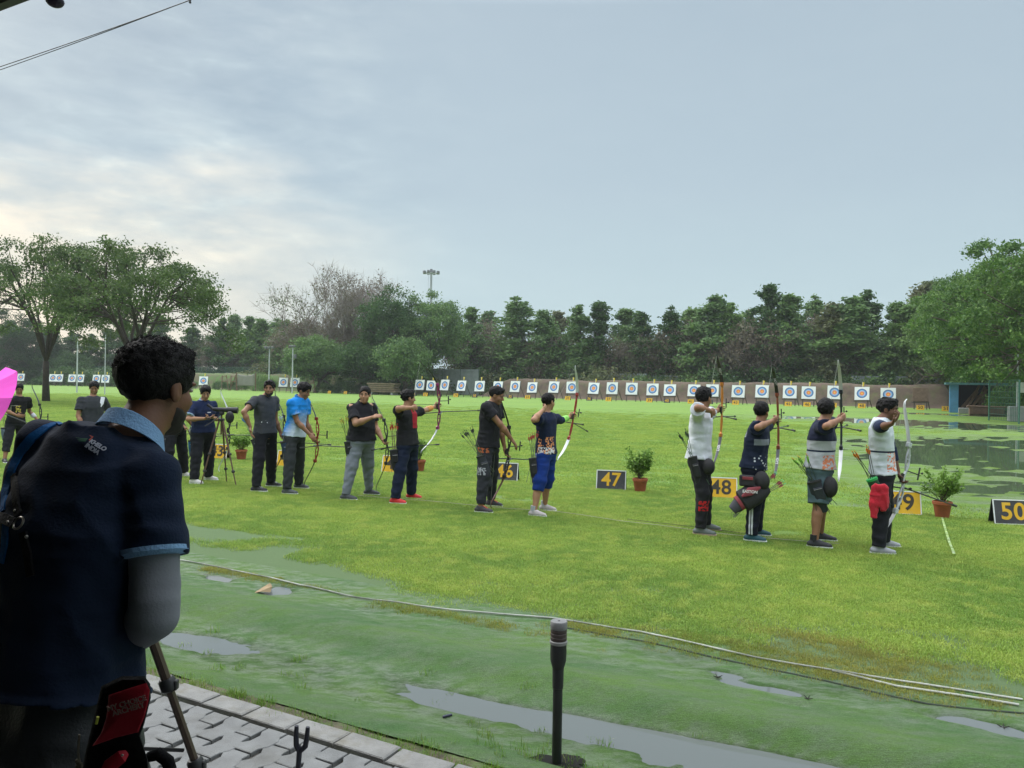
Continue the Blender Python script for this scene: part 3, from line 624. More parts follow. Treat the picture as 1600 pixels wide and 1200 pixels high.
def tree(name, kind, seed, H, W, leaf, loc, label, group=None, rot=None, sc=(1, 1, 1), bark=None, cat='tree'):
    k = (kind, seed)
    if k not in TM: TM[k] = (tree_meshes('%s%d' % (kind, seed), seed, H, W, kind), H)
    (wood, lv), H0 = TM[k]
    r = thing(name, label, cat, loc, (seed*1.7 if rot is None else rot), group); f = H/H0; r.scale = (sc[0]*f, sc[1]*f, sc[2]*f)
    wm = bark or (M_BARKG if kind in ('brown', 'bare') else M_BARK)
    for nm, me, m in ((('stem' if cat == 'bush' else 'trunk'), wood, wm), (('foliage' if cat == 'bush' else 'crown'), lv, LEAF[leaf])):
        if not len(me.vertices): continue
        o = bpy.data.objects.new(nm, me); COL.objects.link(o); o.parent = r
        if not len(me.materials): me.materials.append(None)
        o.material_slots[0].link = 'OBJECT'; o.material_slots[0].material = m
    return r
rg = random.Random(11)
def hgt(px, py, t):            # height at which view row py meets column px on the line t
    p = LINE(px, t); d = ray(px, py); return CAM_H + d[2]*p[1]/d[1]
ORD = ['first', 'second', 'third', 'fourth', 'fifth', 'sixth', 'seventh', 'eighth', 'ninth', 'tenth', 'eleventh', 'twelfth', 'thirteenth', 'fourteenth', 'fifteenth', 'sixteenth', 'seventeenth', 'eighteenth', 'nineteenth', 'twentieth', 'twenty-first', 'twenty-second', 'twenty-third', 'twenty-fourth', 'twenty-fifth', 'twenty-sixth', 'twenty-seventh', 'twenty-eighth', 'twenty-ninth', 'thirtieth', 'thirty-first', 'thirty-second', 'thirty-third', 'thirty-fourth', 'thirty-fifth', 'thirty-sixth', 'thirty-seventh', 'thirty-eighth', 'thirty-ninth', 'fortieth']
# tall green tops (px, top py) read from the skyline
TALL = [(345, 496), (362, 492), (388, 496), (410, 498), (432, 494), (452, 500), (480, 505), (520, 500), (545, 498), (733, 478), (757, 482), (806, 462), (851, 482), (870, 486), (905, 478), (933, 466), (973, 479), (1001, 484), (1046, 483), (1070, 486), (1110, 461), (1140, 474), (1165, 480), (1199, 450), (1232, 461), (1271, 466), (1298, 474), (1320, 463), (1352, 458), (1395, 468), (1415, 474), (1440, 443), (1462, 462)]
for i, (px, py) in enumerate(TALL):
    t = (104 if i % 3 == 1 else 95.0)+rg.uniform(-1, 1.5); p = LINE(px, t); H = hgt(px, py, t)
    tree('tall_tree', 'tall', 200+i % 7, H, 5.2, rg.choice(['green', 'green', 'green2', 'olive', 'deep']), p, 'tall leafy green tree, %s from left in the back row' % ORD[i], 'tall green trees in the back row', rg.uniform(0, 6), (1.55*rg.uniform(.8, 1.25), 1.4, 1.02*rg.uniform(.96, 1.03)))
BROWN = [(285, 512, 'brown'), (322, 500, 'olive'), (350, 508, 'brown'), (378, 505, 'brown'), (402, 508, 'olive'), (425, 500, 'olive'), (730, 490, 'brown'), (757, 478, 'brown'), (785, 505, 'olive'), (812, 500, 'olive'), (838, 498, 'brown'), (868, 500, 'brown'), (893, 515, 'brown'), (918, 503, 'brown'), (946, 512, 'brown'), (975, 502, 'brown'), (1003, 505, 'olive'), (1028, 500, 'brown'), (1052, 490, 'brown'), (1080, 482, 'brown'), (1103, 492, 'brown'), (1128, 490, 'olive'), (1150, 474, 'brown'), (1176, 478, 'brown'), (1204, 482, 'brown'), (1232, 470, 'brown'), (1262, 480, 'brown'), (1288, 500, 'olive'), (1318, 488, 'brown'), (1346, 500, 'brown'), (1372, 508, 'olive'), (1398, 495, 'green2'), (1425, 490, 'green'), (1455, 480, 'green2')]
for i, (px, py, lf) in enumerate(BROWN):
    t = 97+rg.uniform(-1.5, 1.5); p = LINE(px, t); H = hgt(px, py, t)
    lab = {'brown': 'half dead brown and grey tree', 'olive': 'thin olive green tree', 'green': 'leafy mid green tree', 'green2': 'leafy bright green tree'}[lf]
    tree('drying_tree' if lf == 'brown' else 'thin_tree', 'brown', 230+i % 6, H, 6, lf, p, lab+', %s from left, front row' % ORD[i], 'thin trees in the front row', rg.uniform(0, 6), (1.1, 1.3, 1.32*rg.uniform(.93, 1.07)))
UND = [(270+i*33.5) for i in range(37)]
for i, px in enumerate(UND):
    if px > 1500: break
    t = 92.5+rg.uniform(-1.2, 1.2); p = LINE(px+rg.uniform(-8, 8), t); H = rg.uniform(3.6, 5.8)
    tree('undergrowth_bush', 'bush', 250+i % 5, H, 5.5, rg.choice(['deep', 'deep', 'green', 'olive']), p, 'dark green bush, %s from left below the far trees' % ORD[i], 'bushes below the far trees', rg.uniform(0, 6), (1.35, 1.0, 1), cat='bush')
# middle group left of centre
for i, (px, py, t, k, lf, sx, lab) in enumerate([
    (492, 447, 88, 'bare', 'olive', 1.25, 'leafless grey tree with fine bare twigs, leftmost bare one'), (520, 443, 89, 'bare', 'brown', 1.15, 'leafless grey tree, second from left of the bare ones'), (550, 444, 88.5, 'bare', 'brown', 1.2, 'leafless grey tree, third from left of the bare ones'), (585, 444, 90, 'bare', 'brown', 1.05, 'leafless grey tree touching the big round dark tree'), (470, 462, 90, 'brown', 'brown', 1.1, 'brown drying tree at the left of the bare trees'), (540, 462, 91, 'brown', 'brown', 1.1, 'brown drying tree between the bare trees'), (600, 462, 91, 'brown', 'brown', 1.1, 'brown drying tree behind the big round dark tree'),
    (515, 478, 91, 'brown', 'olive', 1.2, 'thin brownish tree behind the leftmost bare tree'), (570, 480, 92, 'brown', 'brown', 1.2, 'brown drying tree behind the middle bare tree'),
    (492, 528, 80, 'round', 'green', .8, 'short round green tree with thick dark trunk, left of the black polo man'), (566, 535, 81, 'round', 'deep', .75, 'short round green tree above the black polo man'),
    (610, 449, 84, 'round', 'deep', .95, 'big round dark tree, left one of the pair under the floodlight mast'), (672, 458, 86, 'round', 'green', 1.05, 'big round green tree, right one of the pair under the floodlight mast'),
    (630, 530, 79, 'round', 'green', .6, 'low bright green tree in front of the big round pair')]):
    p = LINE(px, t); H = hgt(px, py, t); tree({'bare': 'bare_tree', 'brown': 'drying_tree', 'round': 'round_tree'}[k], k, 270+i, H, {'round': 10.5, 'bare': 6, 'brown': 6}[k]*sx, lf, p, lab, None, 1.0*i, (1, 1, 1.06) if k == 'round' else (sx*1.15, sx*1.15, 1.28))
# left: two wide trees, dark mass at the edge
pl = G(72, 627); tree('spreading_tree', 'umbrella', 301, (587-366)/1200*pl[1]+1.7, 12, 'umb', pl, 'wide spreading tree with open vase of limbs, at the left edge', None, .4, (.90, .9, 1), M_BARKD)
pl = LINE(210, st(pl)[1]+1); tree('spreading_tree', 'umbrella', 303, (590-380)/1200*pl[1]+1.9, 12, 'umb', pl, 'wide spreading tree rising behind the head of the man in the foreground', None, 2.1, (.92, 1.0, 1), M_BARKD)
for i, (px, py, d, W, lf, lab) in enumerate([(-5, 478, 140, 20, 'dark', 'dark dense tree at the left edge behind the spreading tree'), (45, 515, 145, 16, 'dark', 'dark low tree behind the trunk of the leftmost spreading tree'), (100, 548, 145, 12, 'deep', 'low green tree right of the leftmost spreading trunk')]):
    p = XZ(px, d, 0); H = CAM_H+ray(px, py)[2]*d/ray(px, py)[1]; tree('dark_tree', 'round', 310+i, H, W, lf, p, lab, None, i)
for i, (px, py, d) in enumerate([(140, 520, 150), (165, 512, 150), (190, 500, 150), (250, 490, 145), (300, 505, 140), (20, 500, 150), (75, 510, 150), (110, 515, 150), (215, 505, 150)]):
    p = XZ(px, d, 0); H = CAM_H+ray(px, py)[2]*d/ray(px, py)[1]; tree('tall_tree', 'tall', 200+i % 7, H, 6, 'deep', p, 'hazy green tree, %s from the left beyond the spreading trees' % ORD[i], 'distant trees at the left', i, (1.6, 1.6, 1))
for i, px in enumerate((20, 50, 95, 130, 160, 195, 230)):
    p = XZ(px, 142-i*2, 0); tree('undergrowth_bush', 'bush', 250+i % 5, 4.2, 5.5, 'deep', p, 'dark bush, %s from the left behind the leftmost butts' % ORD[i], 'bushes behind the leftmost butts', i, (1.6, 1.2, 1), cat='bush')
# right: tall leafy trees coming nearer
for i, (px, py, d, W, lf, lab) in enumerate([
    (1600, 383, 52, 13, 'near', 'tall bright green leafy tree filling the right edge'), (1672, 380, 44, 12, 'near', 'large leafy tree cut by the right edge of the picture'),
    (1545, 425, 62, 11, 'near', 'leafy green tree left of the tallest right hand tree'), (1522, 418, 84, 12, 'near', 'leafy tree behind the other right hand trees, nearest the row'), (1578, 396, 66, 12, 'near', 'tall leafy tree just behind the tallest right hand tree'), (1500, 420, 76, 10, 'green2', 'rounded green tree rising behind the right hand leafy trees'), (1480, 470, 90, 10, 'near', 'lower leafy tree standing behind the blue pillared shed'), (1550, 500, 84, 9, 'near', 'low leafy tree leaning over the roof of the shed')]):
    p = XZ(px, d, 0); H = CAM_H+ray(px, py)[2]*d/ray(px, py)[1]; tree('leafy_tree', 'near', 320+i % 3, H*(1.12 if px > 1590 else 1.03), W*(1.0 if px > 1590 else .78), lf, p, lab, None, i*1.3, (W/13, W/13, 1))
for i, (px, d) in enumerate([(1584, 57), (1612, 56), (1640, 50), (1590, 70)]):
    p = XZ(px, d, 0); tree('roadside_bush', 'bush', 250+i, 3.0, 5, 'near', p, 'leafy bush, %s from the left behind the green mesh fence' % ORD[i], 'bushes behind the green mesh fence', i, (.7, .7, 1), cat='bush')

# ================================================================ earth bank, fences, shed
M_BANK = mat('bank_soil', (.105, .076, .055), .95, .35, 1.2, .8, 12, col2=(.10, .11, .045), f2=(.5, .72), s2=1.4, coords='World')
def bank(px0, px1, t, top, dep, name, label, green=None, taper=(4, 4)):
    a = st(LINE(px0, t))[0]; b = st(LINE(px1, t))[0]; S = np.arange(a, b, .5); T = np.linspace(t-1.0, t+dep, 26); zt = top
    def hf(s, T_):
        prof = sstep(t-.9, t+1.3, T_)*(1-sstep(t+dep-1.6, t+dep, T_)); e = sstep(a, a+taper[0], s)*(1-sstep(b-taper[1], b, s)) if taper[1] else sstep(a, a+taper[0], s)
        return (zt*(1+.08*fbm(s*.25, T_*.3, 71, 3)))*prof*e+.10*fbm(s*1.2, T_*1.6, 72, 3)*prof-.04
    me = grid_mesh(name, S, T, hf); return tag(link(name, me, green or M_BANK), label, 'earth bank')
bank(738, 1492, 84, 2.25, 6, 'earth_bank', 'long brown earth bank behind the row of targets', taper=(5, .6))
M_BANKG = mat('grassy_bank', (.14, .12, .07), .95, .3, .8, .6, 10, col2=(.08, .14, .04), f2=(.4, .6), s2=.8, coords='World')
bank(240, 700, 86, 2.5, 6, 'earth_bank', 'older grassy earth bank at the left behind the hedge', M_BANKG)
tag(bank(-60, 250, 92, 1.6, 6, 'earth_bank', 'low far earth bank at the left edge behind the targets', M_BANKG))
def panels(name, px0, px1, t, h, z0, label, m, mp, n_rail=6, step=3.0):
    a = st(LINE(px0, t))[0]; b = st(LINE(px1, t))[0]; c = ST((a+b)/2, t); r = thing(name, label, 'fence', c); k = int(max(1, round((b-a)/step)))
    for i in range(k):
        s0 = a+(b-a)*i/k; s1 = a+(b-a)*(i+1)/k; mb = MB(); mb.box(ST((s0+s1)/2, t, z0+h/2)-c, (s1-s0-.08, .04, h), [US, NT, (0, 0, 1)])
        for q in range(n_rail): mb.box(ST((s0+s1)/2, t-.04, z0+h*(q+.5)/n_rail)-c, (s1-s0-.1, .05, .07), [US, NT, (0, 0, 1)])
        mb.build('panel', m, r)
    mb = MB()
    for i in range(k+1): 
        mb = MB(); mb.box(ST(a+(b-a)*i/k, t-.06, (z0+h)/2+.05)-c, (.07, .06, z0+h+.1), [US, NT, (0, 0, 1)]); mb.build('post', mp, r)
    return r
M_PANEL = mat('weathered_sheet', (.26, .29, .30), .7, .2, 1.5); M_POSTG = mat('fence_post', (.10, .14, .13), .7)
panels('sheet_fence', 664, 748, 88.5, 3.4, .1, 'grey corrugated sheet fence between the round tree and the earth bank', M_PANEL, M_POSTG)
panels('sheet_fence', 880, 1010, 93, 1.2, 2.0, 'pale sheet fence showing above the middle of the earth bank', M_PANEL, M_POSTG, 4)
panels('sheet_fence', 1020, 1080, 93.2, 1.1, 1.9, 'short pale sheet fence above the earth bank, right of the longer one', M_PANEL, M_POSTG, 4)
panels('sheet_fence', 1330, 1468, 92, 1.15, 2.0, 'grey sheet fence above the right end of the earth bank', M_PANEL, M_POSTG, 4)
def meshfence(px0, px1, t0, t1, h, label, rad=.012, step=2.4):
    p0, p1 = LINE(px0, t0), LINE(px1, t1); L__ = np.linalg.norm(p1-p0); d = (p1-p0)/L__; c = (p0+p1)/2; r = thing('mesh_fence', label, 'fence', c); mb = MB()
    nx = int(L__/.22)
    for i in range(nx+1): q = p0+d*L__*i/nx-c; mb.tube([q+A([0, 0, .1]), q+A([0, 0, h])], rad, 3, cap=False)
    for k in range(int(h/.3)): z = .1+(h-.1)*k/max(1, int(h/.3)-1); mb.tube([p0-c+A([0, 0, z]), p1-c+A([0, 0, z])], rad, 3, cap=False)
    mb.build('wire_mesh', mat('green_mesh', (.04, .13, .09), .6), r); n = max(1, int(L__/step))
    for i in range(n+1): q = p0+d*L__*i/n-c; mb = MB(); mb.box(q+A([0, 0, h/2]), (.07, .07, h), bev=.01); mb.build('post', MATS['green_mesh'], r)
    return r
meshfence(1545, 1592, 54, 50, 2.4, 'green wire mesh fence beside the shed at the right')
meshfence(80, 700, 90.5, 90.5, 3.6, 'long green wire mesh fence behind the left targets and the hedge', .016, 4.0)
# shed with blue pillar
pb = LINE(1490, 70.0)
r = thing('open_shed', 'open dark shed with a blue front pillar at the right end of the bank', 'shed', pb)
zt = hgt(1490, 601, 70.0); X = US; Y = NT
mb = MB(); mb.box((0, 0, zt/2), (.62, .55, zt), [X, Y, (0, 0, 1)], .02); mb.build('pillar', mat('blue_paint', (.10, .28, .52), .5, .15, 2), r)
mb = MB(); mb.box(X*2.6+Y*1.6+A([0, 0, zt+.08]), (6.4, 4.4, .16), [X, Y, (0, 0, 1)]); mb.build('roof', mat('shed_roof', (.08, .20, .22), .6), r)
mb = MB(); mb.box(X*2.8+Y*3.7+A([0, 0, zt/2]), (6.0, .12, zt), [X, Y, (0, 0, 1)]); mb.box(X*5.7+Y*1.9+A([0, 0, zt/2]), (.12, 3.4, zt), [X, Y, (0, 0, 1)]); mb.box(X*-.2+Y*1.9+A([0, 0, zt/2]), (.10, 3.2, zt), [X, Y, (0, 0, 1)]); mb.build('wall', mat('shed_wall', (.03, .035, .038), .9), r)
pp = LINE(1527, 70.5); mb = MB()
for i in range(14): 
    a = rg.uniform(-1, 1); mb.tube([(a*.9-.3, rg.uniform(-.3, .3), .35), (a*.4+.5, rg.uniform(-.3, .3), rg.uniform(1.2, 2.2))], rg.uniform(.05, .09), 6)
tag(mb.build('timber_pile', mat('old_timber', (.16, .10, .065), .9, .3, 4), None, True, pp), 'pile of old brown timbers leaning inside the open shed', 'timber pile')
mb = MB(); mb.box((0, 0, .28), (2.2, .9, .56), [X, Y, (0, 0, 1)], .04); mb.box((0, 0, .6), (2.5, 1.0, .1), [X, Y, (0, 0, 1)], .02)
tag(mb.build('masonry_trough', mat('trough_brick', (.20, .13, .09), .9, .2, 5), None, False, LINE(1541, 66.5)), 'low brown masonry trough in front of the timber pile', 'trough')
mb = MB(); mb.box((0, 0, .22), (.9, .5, .44), [X, Y, (0, 0, 1)], .03); tag(mb.build('concrete_block', mat('grey_block', (.30, .31, .31), .9), None, False, LINE(1508, 68.)), 'pale grey block at the foot of the blue pillar', 'block')
def pole(px, base_t, top_py, rad, name, label, cat='lamp post', head=None, base=None, col=(.42, .45, .47), group=None, t_is_depth=False):
    p = XZ(px, base_t, 0) if t_is_depth else LINE(px, base_t); H = CAM_H+ray(px, top_py)[2]*p[1]/ray(px, top_py)[1]
    r = thing(name, label, cat, p, -PHI, group); mb = MB(); mb.tube([(0, 0, 0), (0, 0, H)], [rad, rad*.7], 8); mb.build('pole', mat('pole_%.2f' % col[0], col, .5, .1, 2), r, True)
    return r, H
def small_flood(r, H, n=3, wd=1.6):
    mb = MB(); mb.box((0, 0, H), (wd, .10, .10)); mb.build('crossarm', MATS['fence_post'], r)
    for i in range(n):
        x = -wd/2+wd*(i+.5)/n; mb = MB(); mb.box((x, -.12, H-.02), (wd/n*.75, .18, .30), bev=.03); mb.build('floodlight', mat('lamp_housing', (.12, .13, .14), .5), r)
r, H = pole(420, 76, 543, .10, 'lamp_post', 'grey lamp post with wide floodlight row, left of the two above the archers'); small_flood(r, H, 3, 1.9)
r, H = pole(456.5, 73, 541, .10, 'lamp_post', 'grey lamp post with floodlights and speaker, right of the two'); small_flood(r, H, 3, 1.1)
mb = MB(); mb.box((.4, 0, H-1.3), (.3, .3, .5), bev=.05); mb.build('speaker', MATS['lamp_housing'], r)
r, H = pole(120, 50, 524, .085, 'lamp_post', 'grey lamp post with floodlight bar near the spreading tree trunk'); small_flood(r, H, 3, 1.0)
r, H = pole(163.5, 47, 523, .055, 'pole', 'thin plain grey pole left of the foreground head', 'pole')
r, H = pole(1589, 45, 553, .06, 'pole', 'thin pale pole with a small box near the right edge', 'pole', t_is_depth=True)
mb = MB(); mb.box((0, 0, .45), (.9, .9, .9), bev=.04); mb.build('concrete_base', mat('grey_block', (.3, .3, .3)), r); mb = MB(); mb.box((.22, 0, 2.0), (.35, .22, .6), bev=.02); mb.build('switch_box', mat('pale_box', (.6, .62, .62), .5), r)
# tall floodlight mast beyond the trees
r, H = pole(671, 170, 421, .40, 'floodlight_mast', 'tall floodlight mast with a ring of lamps rising behind the round trees', 'floodlight mast', col=(.30, .32, .36))
mb = MB(); mb.tube([(1.5*math.cos(a), 1.5*math.sin(a), H-1.0) for a in np.linspace(0, 2*np.pi, 17)], .12, 6); mb.tube([(-1.9, 0, H-1), (1.9, 0, H-1)], .08, 6); mb.tube([(0, -1.9, H-1), (0, 1.9, H-1)], .08, 6); mb.build('lamp_ring', MATS['pole_0.30'], r)
for k in range(8):
    a = k*math.pi/4+.2; mb = MB(); mb.box((1.95*math.cos(a), 1.95*math.sin(a), H-.8), (.75, .65, .75), [(math.cos(a), math.sin(a), 0), (-math.sin(a), math.cos(a), 0), (0, 0, 1)], .12); mb.build('floodlight', MATS['lamp_housing'], r)
mb = MB(); mb.tube([(0, 0, H-.9), (0, 0, H+.1)], [.5, .35], 10); mb.build('mast_head', MATS['lamp_housing'], r)
mb = MB(); mb.tube([(-.9, 0, 2), (-.9, 0, H-.9)], .035, 4); mb.build('cable', MATS['pole_0.30'], r)

# hedge, wooden frames and stacked mats at the left
for i, (px, w_, h_) in enumerate([(402, 2.8, 2.6), (418, 3.0, 2.0), (505, 3.6, 1.9), (528, 4.2, 2.3), (553, 4.0, 2.2), (578, 3.6, 1.9), (600, 3.6, 1.9), (620, 3.6, 1.9), (640, 3.2, 1.8), (345, 3.0, 1.5), (372, 3.0, 1.5), (300, 3., 1.4)]):
    tree('hedge_bush', 'bush', 250+i % 5, h_, w_, 'deep' if i > 2 else 'green2', LINE(px, 80.5-(i > 8)*.5), 'clipped green bush, %s from left along the left range edge' % ORD[[3, 4, 5, 6, 7, 8, 9, 10, 11, 1, 2, 0][i]], 'bushes along the left edge of the range', i, (1.15, .8, 1.25), cat='bush')
p = LINE(384, 78.5); r = thing('net_frame', 'timber frame hung with a grey cloth left of the hedge', 'frame', p, -PHI)
for x in (-1.9, 1.9): mb = MB(); mb.tube([(x, 0, 0), (x, 0, 2.6)], .07, 6); mb.build('post', mat('old_timber', (.16, .1, .065)), r)
mb = MB(); mb.tube([(-3.6, .3, 0), (-1.9, 0, 2.4)], .06, 6); mb.build('brace', MATS['old_timber'], r)
V = []; F = []
for i in range(11):
    for j in range(9):
        x = -1.7+3.4*i/10; V.append((x, .06*math.sin(i*1.9+j*.4), 2.45-.25*(1-((i-5)/5.)**2)*(1-j/8)-1.75*j/8))
F = [(i*9+j, (i+1)*9+j, (i+1)*9+j+1, i*9+j+1) for i in range(10) for j in range(8)]
mb = MB(); mb.add(V, F); o = mb.build('cloth', mat('grey_cloth', (.22, .22, .19), .9), r, True); sm_ = o.modifiers.new('thick', 'SOLIDIFY'); sm_.thickness = .03
for i, (px, lab) in enumerate([(350, 'open timber frame, left of the cloth covered one'), (364, 'open timber frame touching the cloth covered one'), (485, 'brown timber butt stand without a target behind the blue shirt archer')]):
    p = LINE(px, 78.2); r = thing('butt_stand', lab, 'frame', p, -PHI)
    for x in (-.7, .7): mb = MB(); mb.tube([(x, .2, 0), (x*.6, 0, 2.2)], .06, 6); mb.build('post', MATS['old_timber'], r)
    mb = MB(); mb.tube([(-.6, .05, 1.3), (.6, .05, 1.3)], .05, 6); mb.tube([(-.5, 0, 2.0), (.5, 0, 2.0)], .05, 6); mb.build('rail', MATS['old_timber'], r)
p = LINE(600, 77.5); 
for k in range(5):
    mb = MB(); mb.box((rg.uniform(-.1, .1), 0, .42+.24*k), (4.2+rg.uniform(-.3, .3), 1.3, .2), [US, NT, (0, 0, 1)], .04)
    tag(mb.build('straw_mat', mat('straw_mat', (.20, .155, .10), .95, .25, 3), None, False, p), 'flat straw mat, %s from the bottom of the stack' % ORD[k], 'mat', 'stacked straw mats by the hedge')
for x in (-1.6, 1.6):
    mb = MB(); mb.box(US*x+A([0, 0, .16]), (.3, 1.2, .32), [US, NT, (0, 0, 1)], .02); tag(mb.build('support_block', MATS['grey_block'], None, False, p), 'grey block under the %s end of the stack of straw mats' % ('left' if x < 0 else 'right'), 'block')
mb = MB(); mb.box((0, 0, 1.62), (1.6, .6, .08), [US, NT, (0, 0, 1)], .02); mb.box((0, .02, .8), (.1, .1, 1.58)); tag(mb.build('white_table', mat('white_plastic', (.75, .76, .76), .5), None, False, LINE(547, 81.7)), 'small white board on a post behind the hedge', 'board')

# ================================================================ the butts
def ringmat(name, cols, dull=1.0):
    m = bpy.data.materials.new(name); m.use_nodes = True; t = m.node_tree; b = t.nodes['Principled BSDF']; tcn = N(t, 'ShaderNodeTexCoord')
    ln = N(t, 'ShaderNodeVectorMath', operation='LENGTH'); mp = N(t, 'ShaderNodeMapping'); mp.inputs['Scale'].default_value = (1, 0, 1); t.links.new(tcn.outputs['Object'], mp.inputs[0]); t.links.new(mp.outputs[0], ln.inputs[0])
    st_ = [(0, (.85, .55, .06)), (.118, (.80, .10, .05)), (.236, (.06, .30, .62)), (.350, (.45, .60, .75)), (.365, (.03, .03, .035)) if False else (.352, (.03, .09, .30)), (.47, (.78, .79, .80))] if cols == 'a' else cols
    r = ramp(t, st_, 'CONSTANT'); t.links.new(ln.outputs['Value'], r.inputs[0]); t.links.new(r.outputs[0], b.inputs['Base Color']); b.inputs['Roughness'].default_value = .7; return m
RA = ringmat('target_paper', [(0, (.85, .50, .06)), (.075, (.80, .22, .08)), (.18, (.62, .30, .28)), (.20, (.40, .52, .72)), (.29, (.10, .27, .58)), (.38, (.05, .09, .27)), (.445, (.80, .81, .83))])
M_BOSS = mat('foam_boss', (.13, .12, .12), .9, .2, 6); M_LEGS = mat('butt_timber', (.075, .065, .055), .85); M_YEL = mat('board_yellow', (.74, .42, .02), .6, .12, 6, col2=(.55, .36, .08), f2=(.55, .75), s2=12); M_BLK = mat('board_black', (.025, .025, .028), .55); M_FLAG = mat('flag_yellow', (.80, .60, .05), .7)
M_WHT = mat('white_trim', (.75, .76, .76), .6)
def make_butt(brown=False):
    r = thing('target_butt', 'x', 'target', (0, 0, 0), -PHI)
    tl = math.radians(12); ax = [(1, 0, 0), (0, math.cos(tl), -math.sin(tl)), (0, math.sin(tl), math.cos(tl))]
    c = A([0, 0, 1.32]); mb = MB(); mb.box(c, (1.24, .2, 1.24), ax, .02); boss = mb.build('straw_boss', M_BOSS if not brown else mat('bare_boss', (.17, .115, .085), .95, .25, 5), r)
    if not brown:
        mb = MB(); n = A(ax[1])*-.108
        mb.box((0, 0, 0), (1.25, .006, 1.25)); f = mb.build('target_face', RA, r); f.rotation_euler = (-tl, 0, 0); f.location = c+n
    for x in (-.5, .5): mb = MB(); mb.tube([(x, -.30, 0), (x, .0, 1.25)], .045, 4); mb.build('leg', M_LEGS, r)
    mb = MB(); mb.tube([(.75, .95, 0), (.35, .15, 1.85)], .04, 4); mb.build('back_leg', M_LEGS, r)
    mb = MB(); mb.box((0, -.24, .62), (1.4, .10, .09)); mb.build('ledge', M_LEGS, r)
    if not brown:
        mb = MB(); mb.tube([(0, .3, 1.7), (0, .3, 2.42)], .015, 4); fl = mb.build('flag_pole', mat('white_plastic', (.75, .76, .76)), r)
        mb = MB(); mb.add([(0, .3, 2.42), (.17, .31, 2.38), (.11, .28, 2.02), (0, .3, 1.98), (0, .32, 2.42), (.17, .33, 2.38), (.11, .30, 2.02), (0, .32, 1.98)], [(0, 1, 2, 3), (7, 6, 5, 4), (0, 4, 5, 1), (1, 5, 6, 2), (2, 6, 7, 3), (3, 7, 4, 0)]); mb.build('flag', M_FLAG, r)
    return r
def number_board(txt, yel, loc, W, H, label, group, rot=-PHI, ts=.27, name='number_board', trim=True):
    r = thing(name, label, 'number board', loc, rot, group); tl = math.radians(14); D = H*math.tan(tl)*1.6
    m = M_YEL if yel else M_BLK; mf = mat('plate_black', (.050, .050, .055), .6, .2, 6, col2=(.11, .11, .10), f2=(.55, .75), s2=9) if not yel else M_YEL
    ax = [(1, 0, 0), (0, math.cos(tl), math.sin(tl)), (0, -math.sin(tl), math.cos(tl))]
    ax = [(1, 0, 0), (0, math.cos(tl), -math.sin(tl)), (0, math.sin(tl), math.cos(tl))]
    mb = MB(); c = A([0, -math.sin(tl)*H/2+math.sin(tl)*0, H/2]); mb.box((0, -math.sin(tl)*H/2, H/2), (W, .014, H), ax); f = mb.build('front_plate', mf, r)
    ax2 = [(1, 0, 0), (0, math.cos(tl), math.sin(tl)), (0, -math.sin(tl), math.cos(tl))]
    mb = MB(); mb.box((0, math.sin(tl)*H/2+.012, H/2), (W, .012, H), ax2); mb.build('rear_plate', M_BLK, r)
    if trim:
        mb = MB(); cc = A([0, -math.sin(tl)*H/2, H/2]); n = A(ax[1])*-.010
        for (x, z, a, b) in ((0, H/2-.006, W, .014), (0, -H/2+.006, W, .014), (-W/2+.006, 0, .014, H), (W/2-.006, 0, .014, H)): mb.box(cc+n+A(ax[2])*z+A([x, 0, 0]), (a, .006, b), ax)
        mb.build('white_edging', M_WHT, r)
    o = A([0, -math.sin(tl)*H/2, H/2])+A(ax[1])*-.009
    text_mesh('number', txt, H*ts/.27*.95, M_YEL if not yel else mat('digit_dark', (.05, .04, .03), .6), r, frameM(o, (1, 0, 0), ax[2]), .002, H*.016, 1.05)
    return r
TG = [656, 674, 695, 721, 750, 778, 805, 832, 865, 894, 927, 957, 987, 1020, 1047, 1084, 1113, 1153, 1190, 1234, 1263, 1303, 1347, 1388]
proto = make_butt(); first = True
for i, px in enumerate(TG):
    p = LINE(px, 78.0)
    o = proto if first else copy_tree(proto); first = False
    o.location = [float(v) for v in p]; o.rotation_euler = (rg.uniform(-.05, .02), rg.uniform(-.025, .025), -PHI+rg.uniform(-.10, .10)); o.scale = (1, 1, rg.uniform(.96, 1.04)); o['label'] = 'target butt with ringed paper face and flag, %s from the left in the main row' % ORD[i]; o['group'] = 'target butts in the main row'
    num = 26+i
    if i != 12: number_board(str(num), (i % 2 == 1) or i > 18, ST(st(p)[0]+.05, 76.7), .62, .42, 'small %s lane board below the %s target from the left' % ('yellow' if ((i % 2 == 1) or i > 18) else 'black', ORD[i]), 'lane boards below the targets', ts=.27, trim=False)
LEFT = [(9, 1), (20, 1), (33, 1), (83, 1), (93, 1), (113, 1), (126, 1), (151, 1), (165, 1), (318, 0), (443, 0), (461, 0)]
for i, (px, a) in enumerate(LEFT):
    o = copy_tree(proto); o.location = [float(v) for v in LINE(px, 78 if a else 77.5)]; o.rotation_euler = (0, 0, -PHI+.45+rg.uniform(-.12, .12)); o['label'] = 'target butt, %s from the left in the far left group' % ORD[i]; o['group'] = 'target butts at the left'
o = make_butt(True); o.location = [float(v) for v in LINE(1438, 78)]; tag(o, 'bare brown butt without a paper face, at the right end of the target row', 'target')
number_board('50', True, LINE(1438, 76.4), .62, .42, 'small yellow lane board reading 50 below the bare brown butt', 'lane boards below the targets', trim=False)
number_board('51', True, LINE(1478, 74.4), .62, .42, 'small yellow lane board reading 51 beside the blue pillar', 'lane boards below the targets', trim=False)
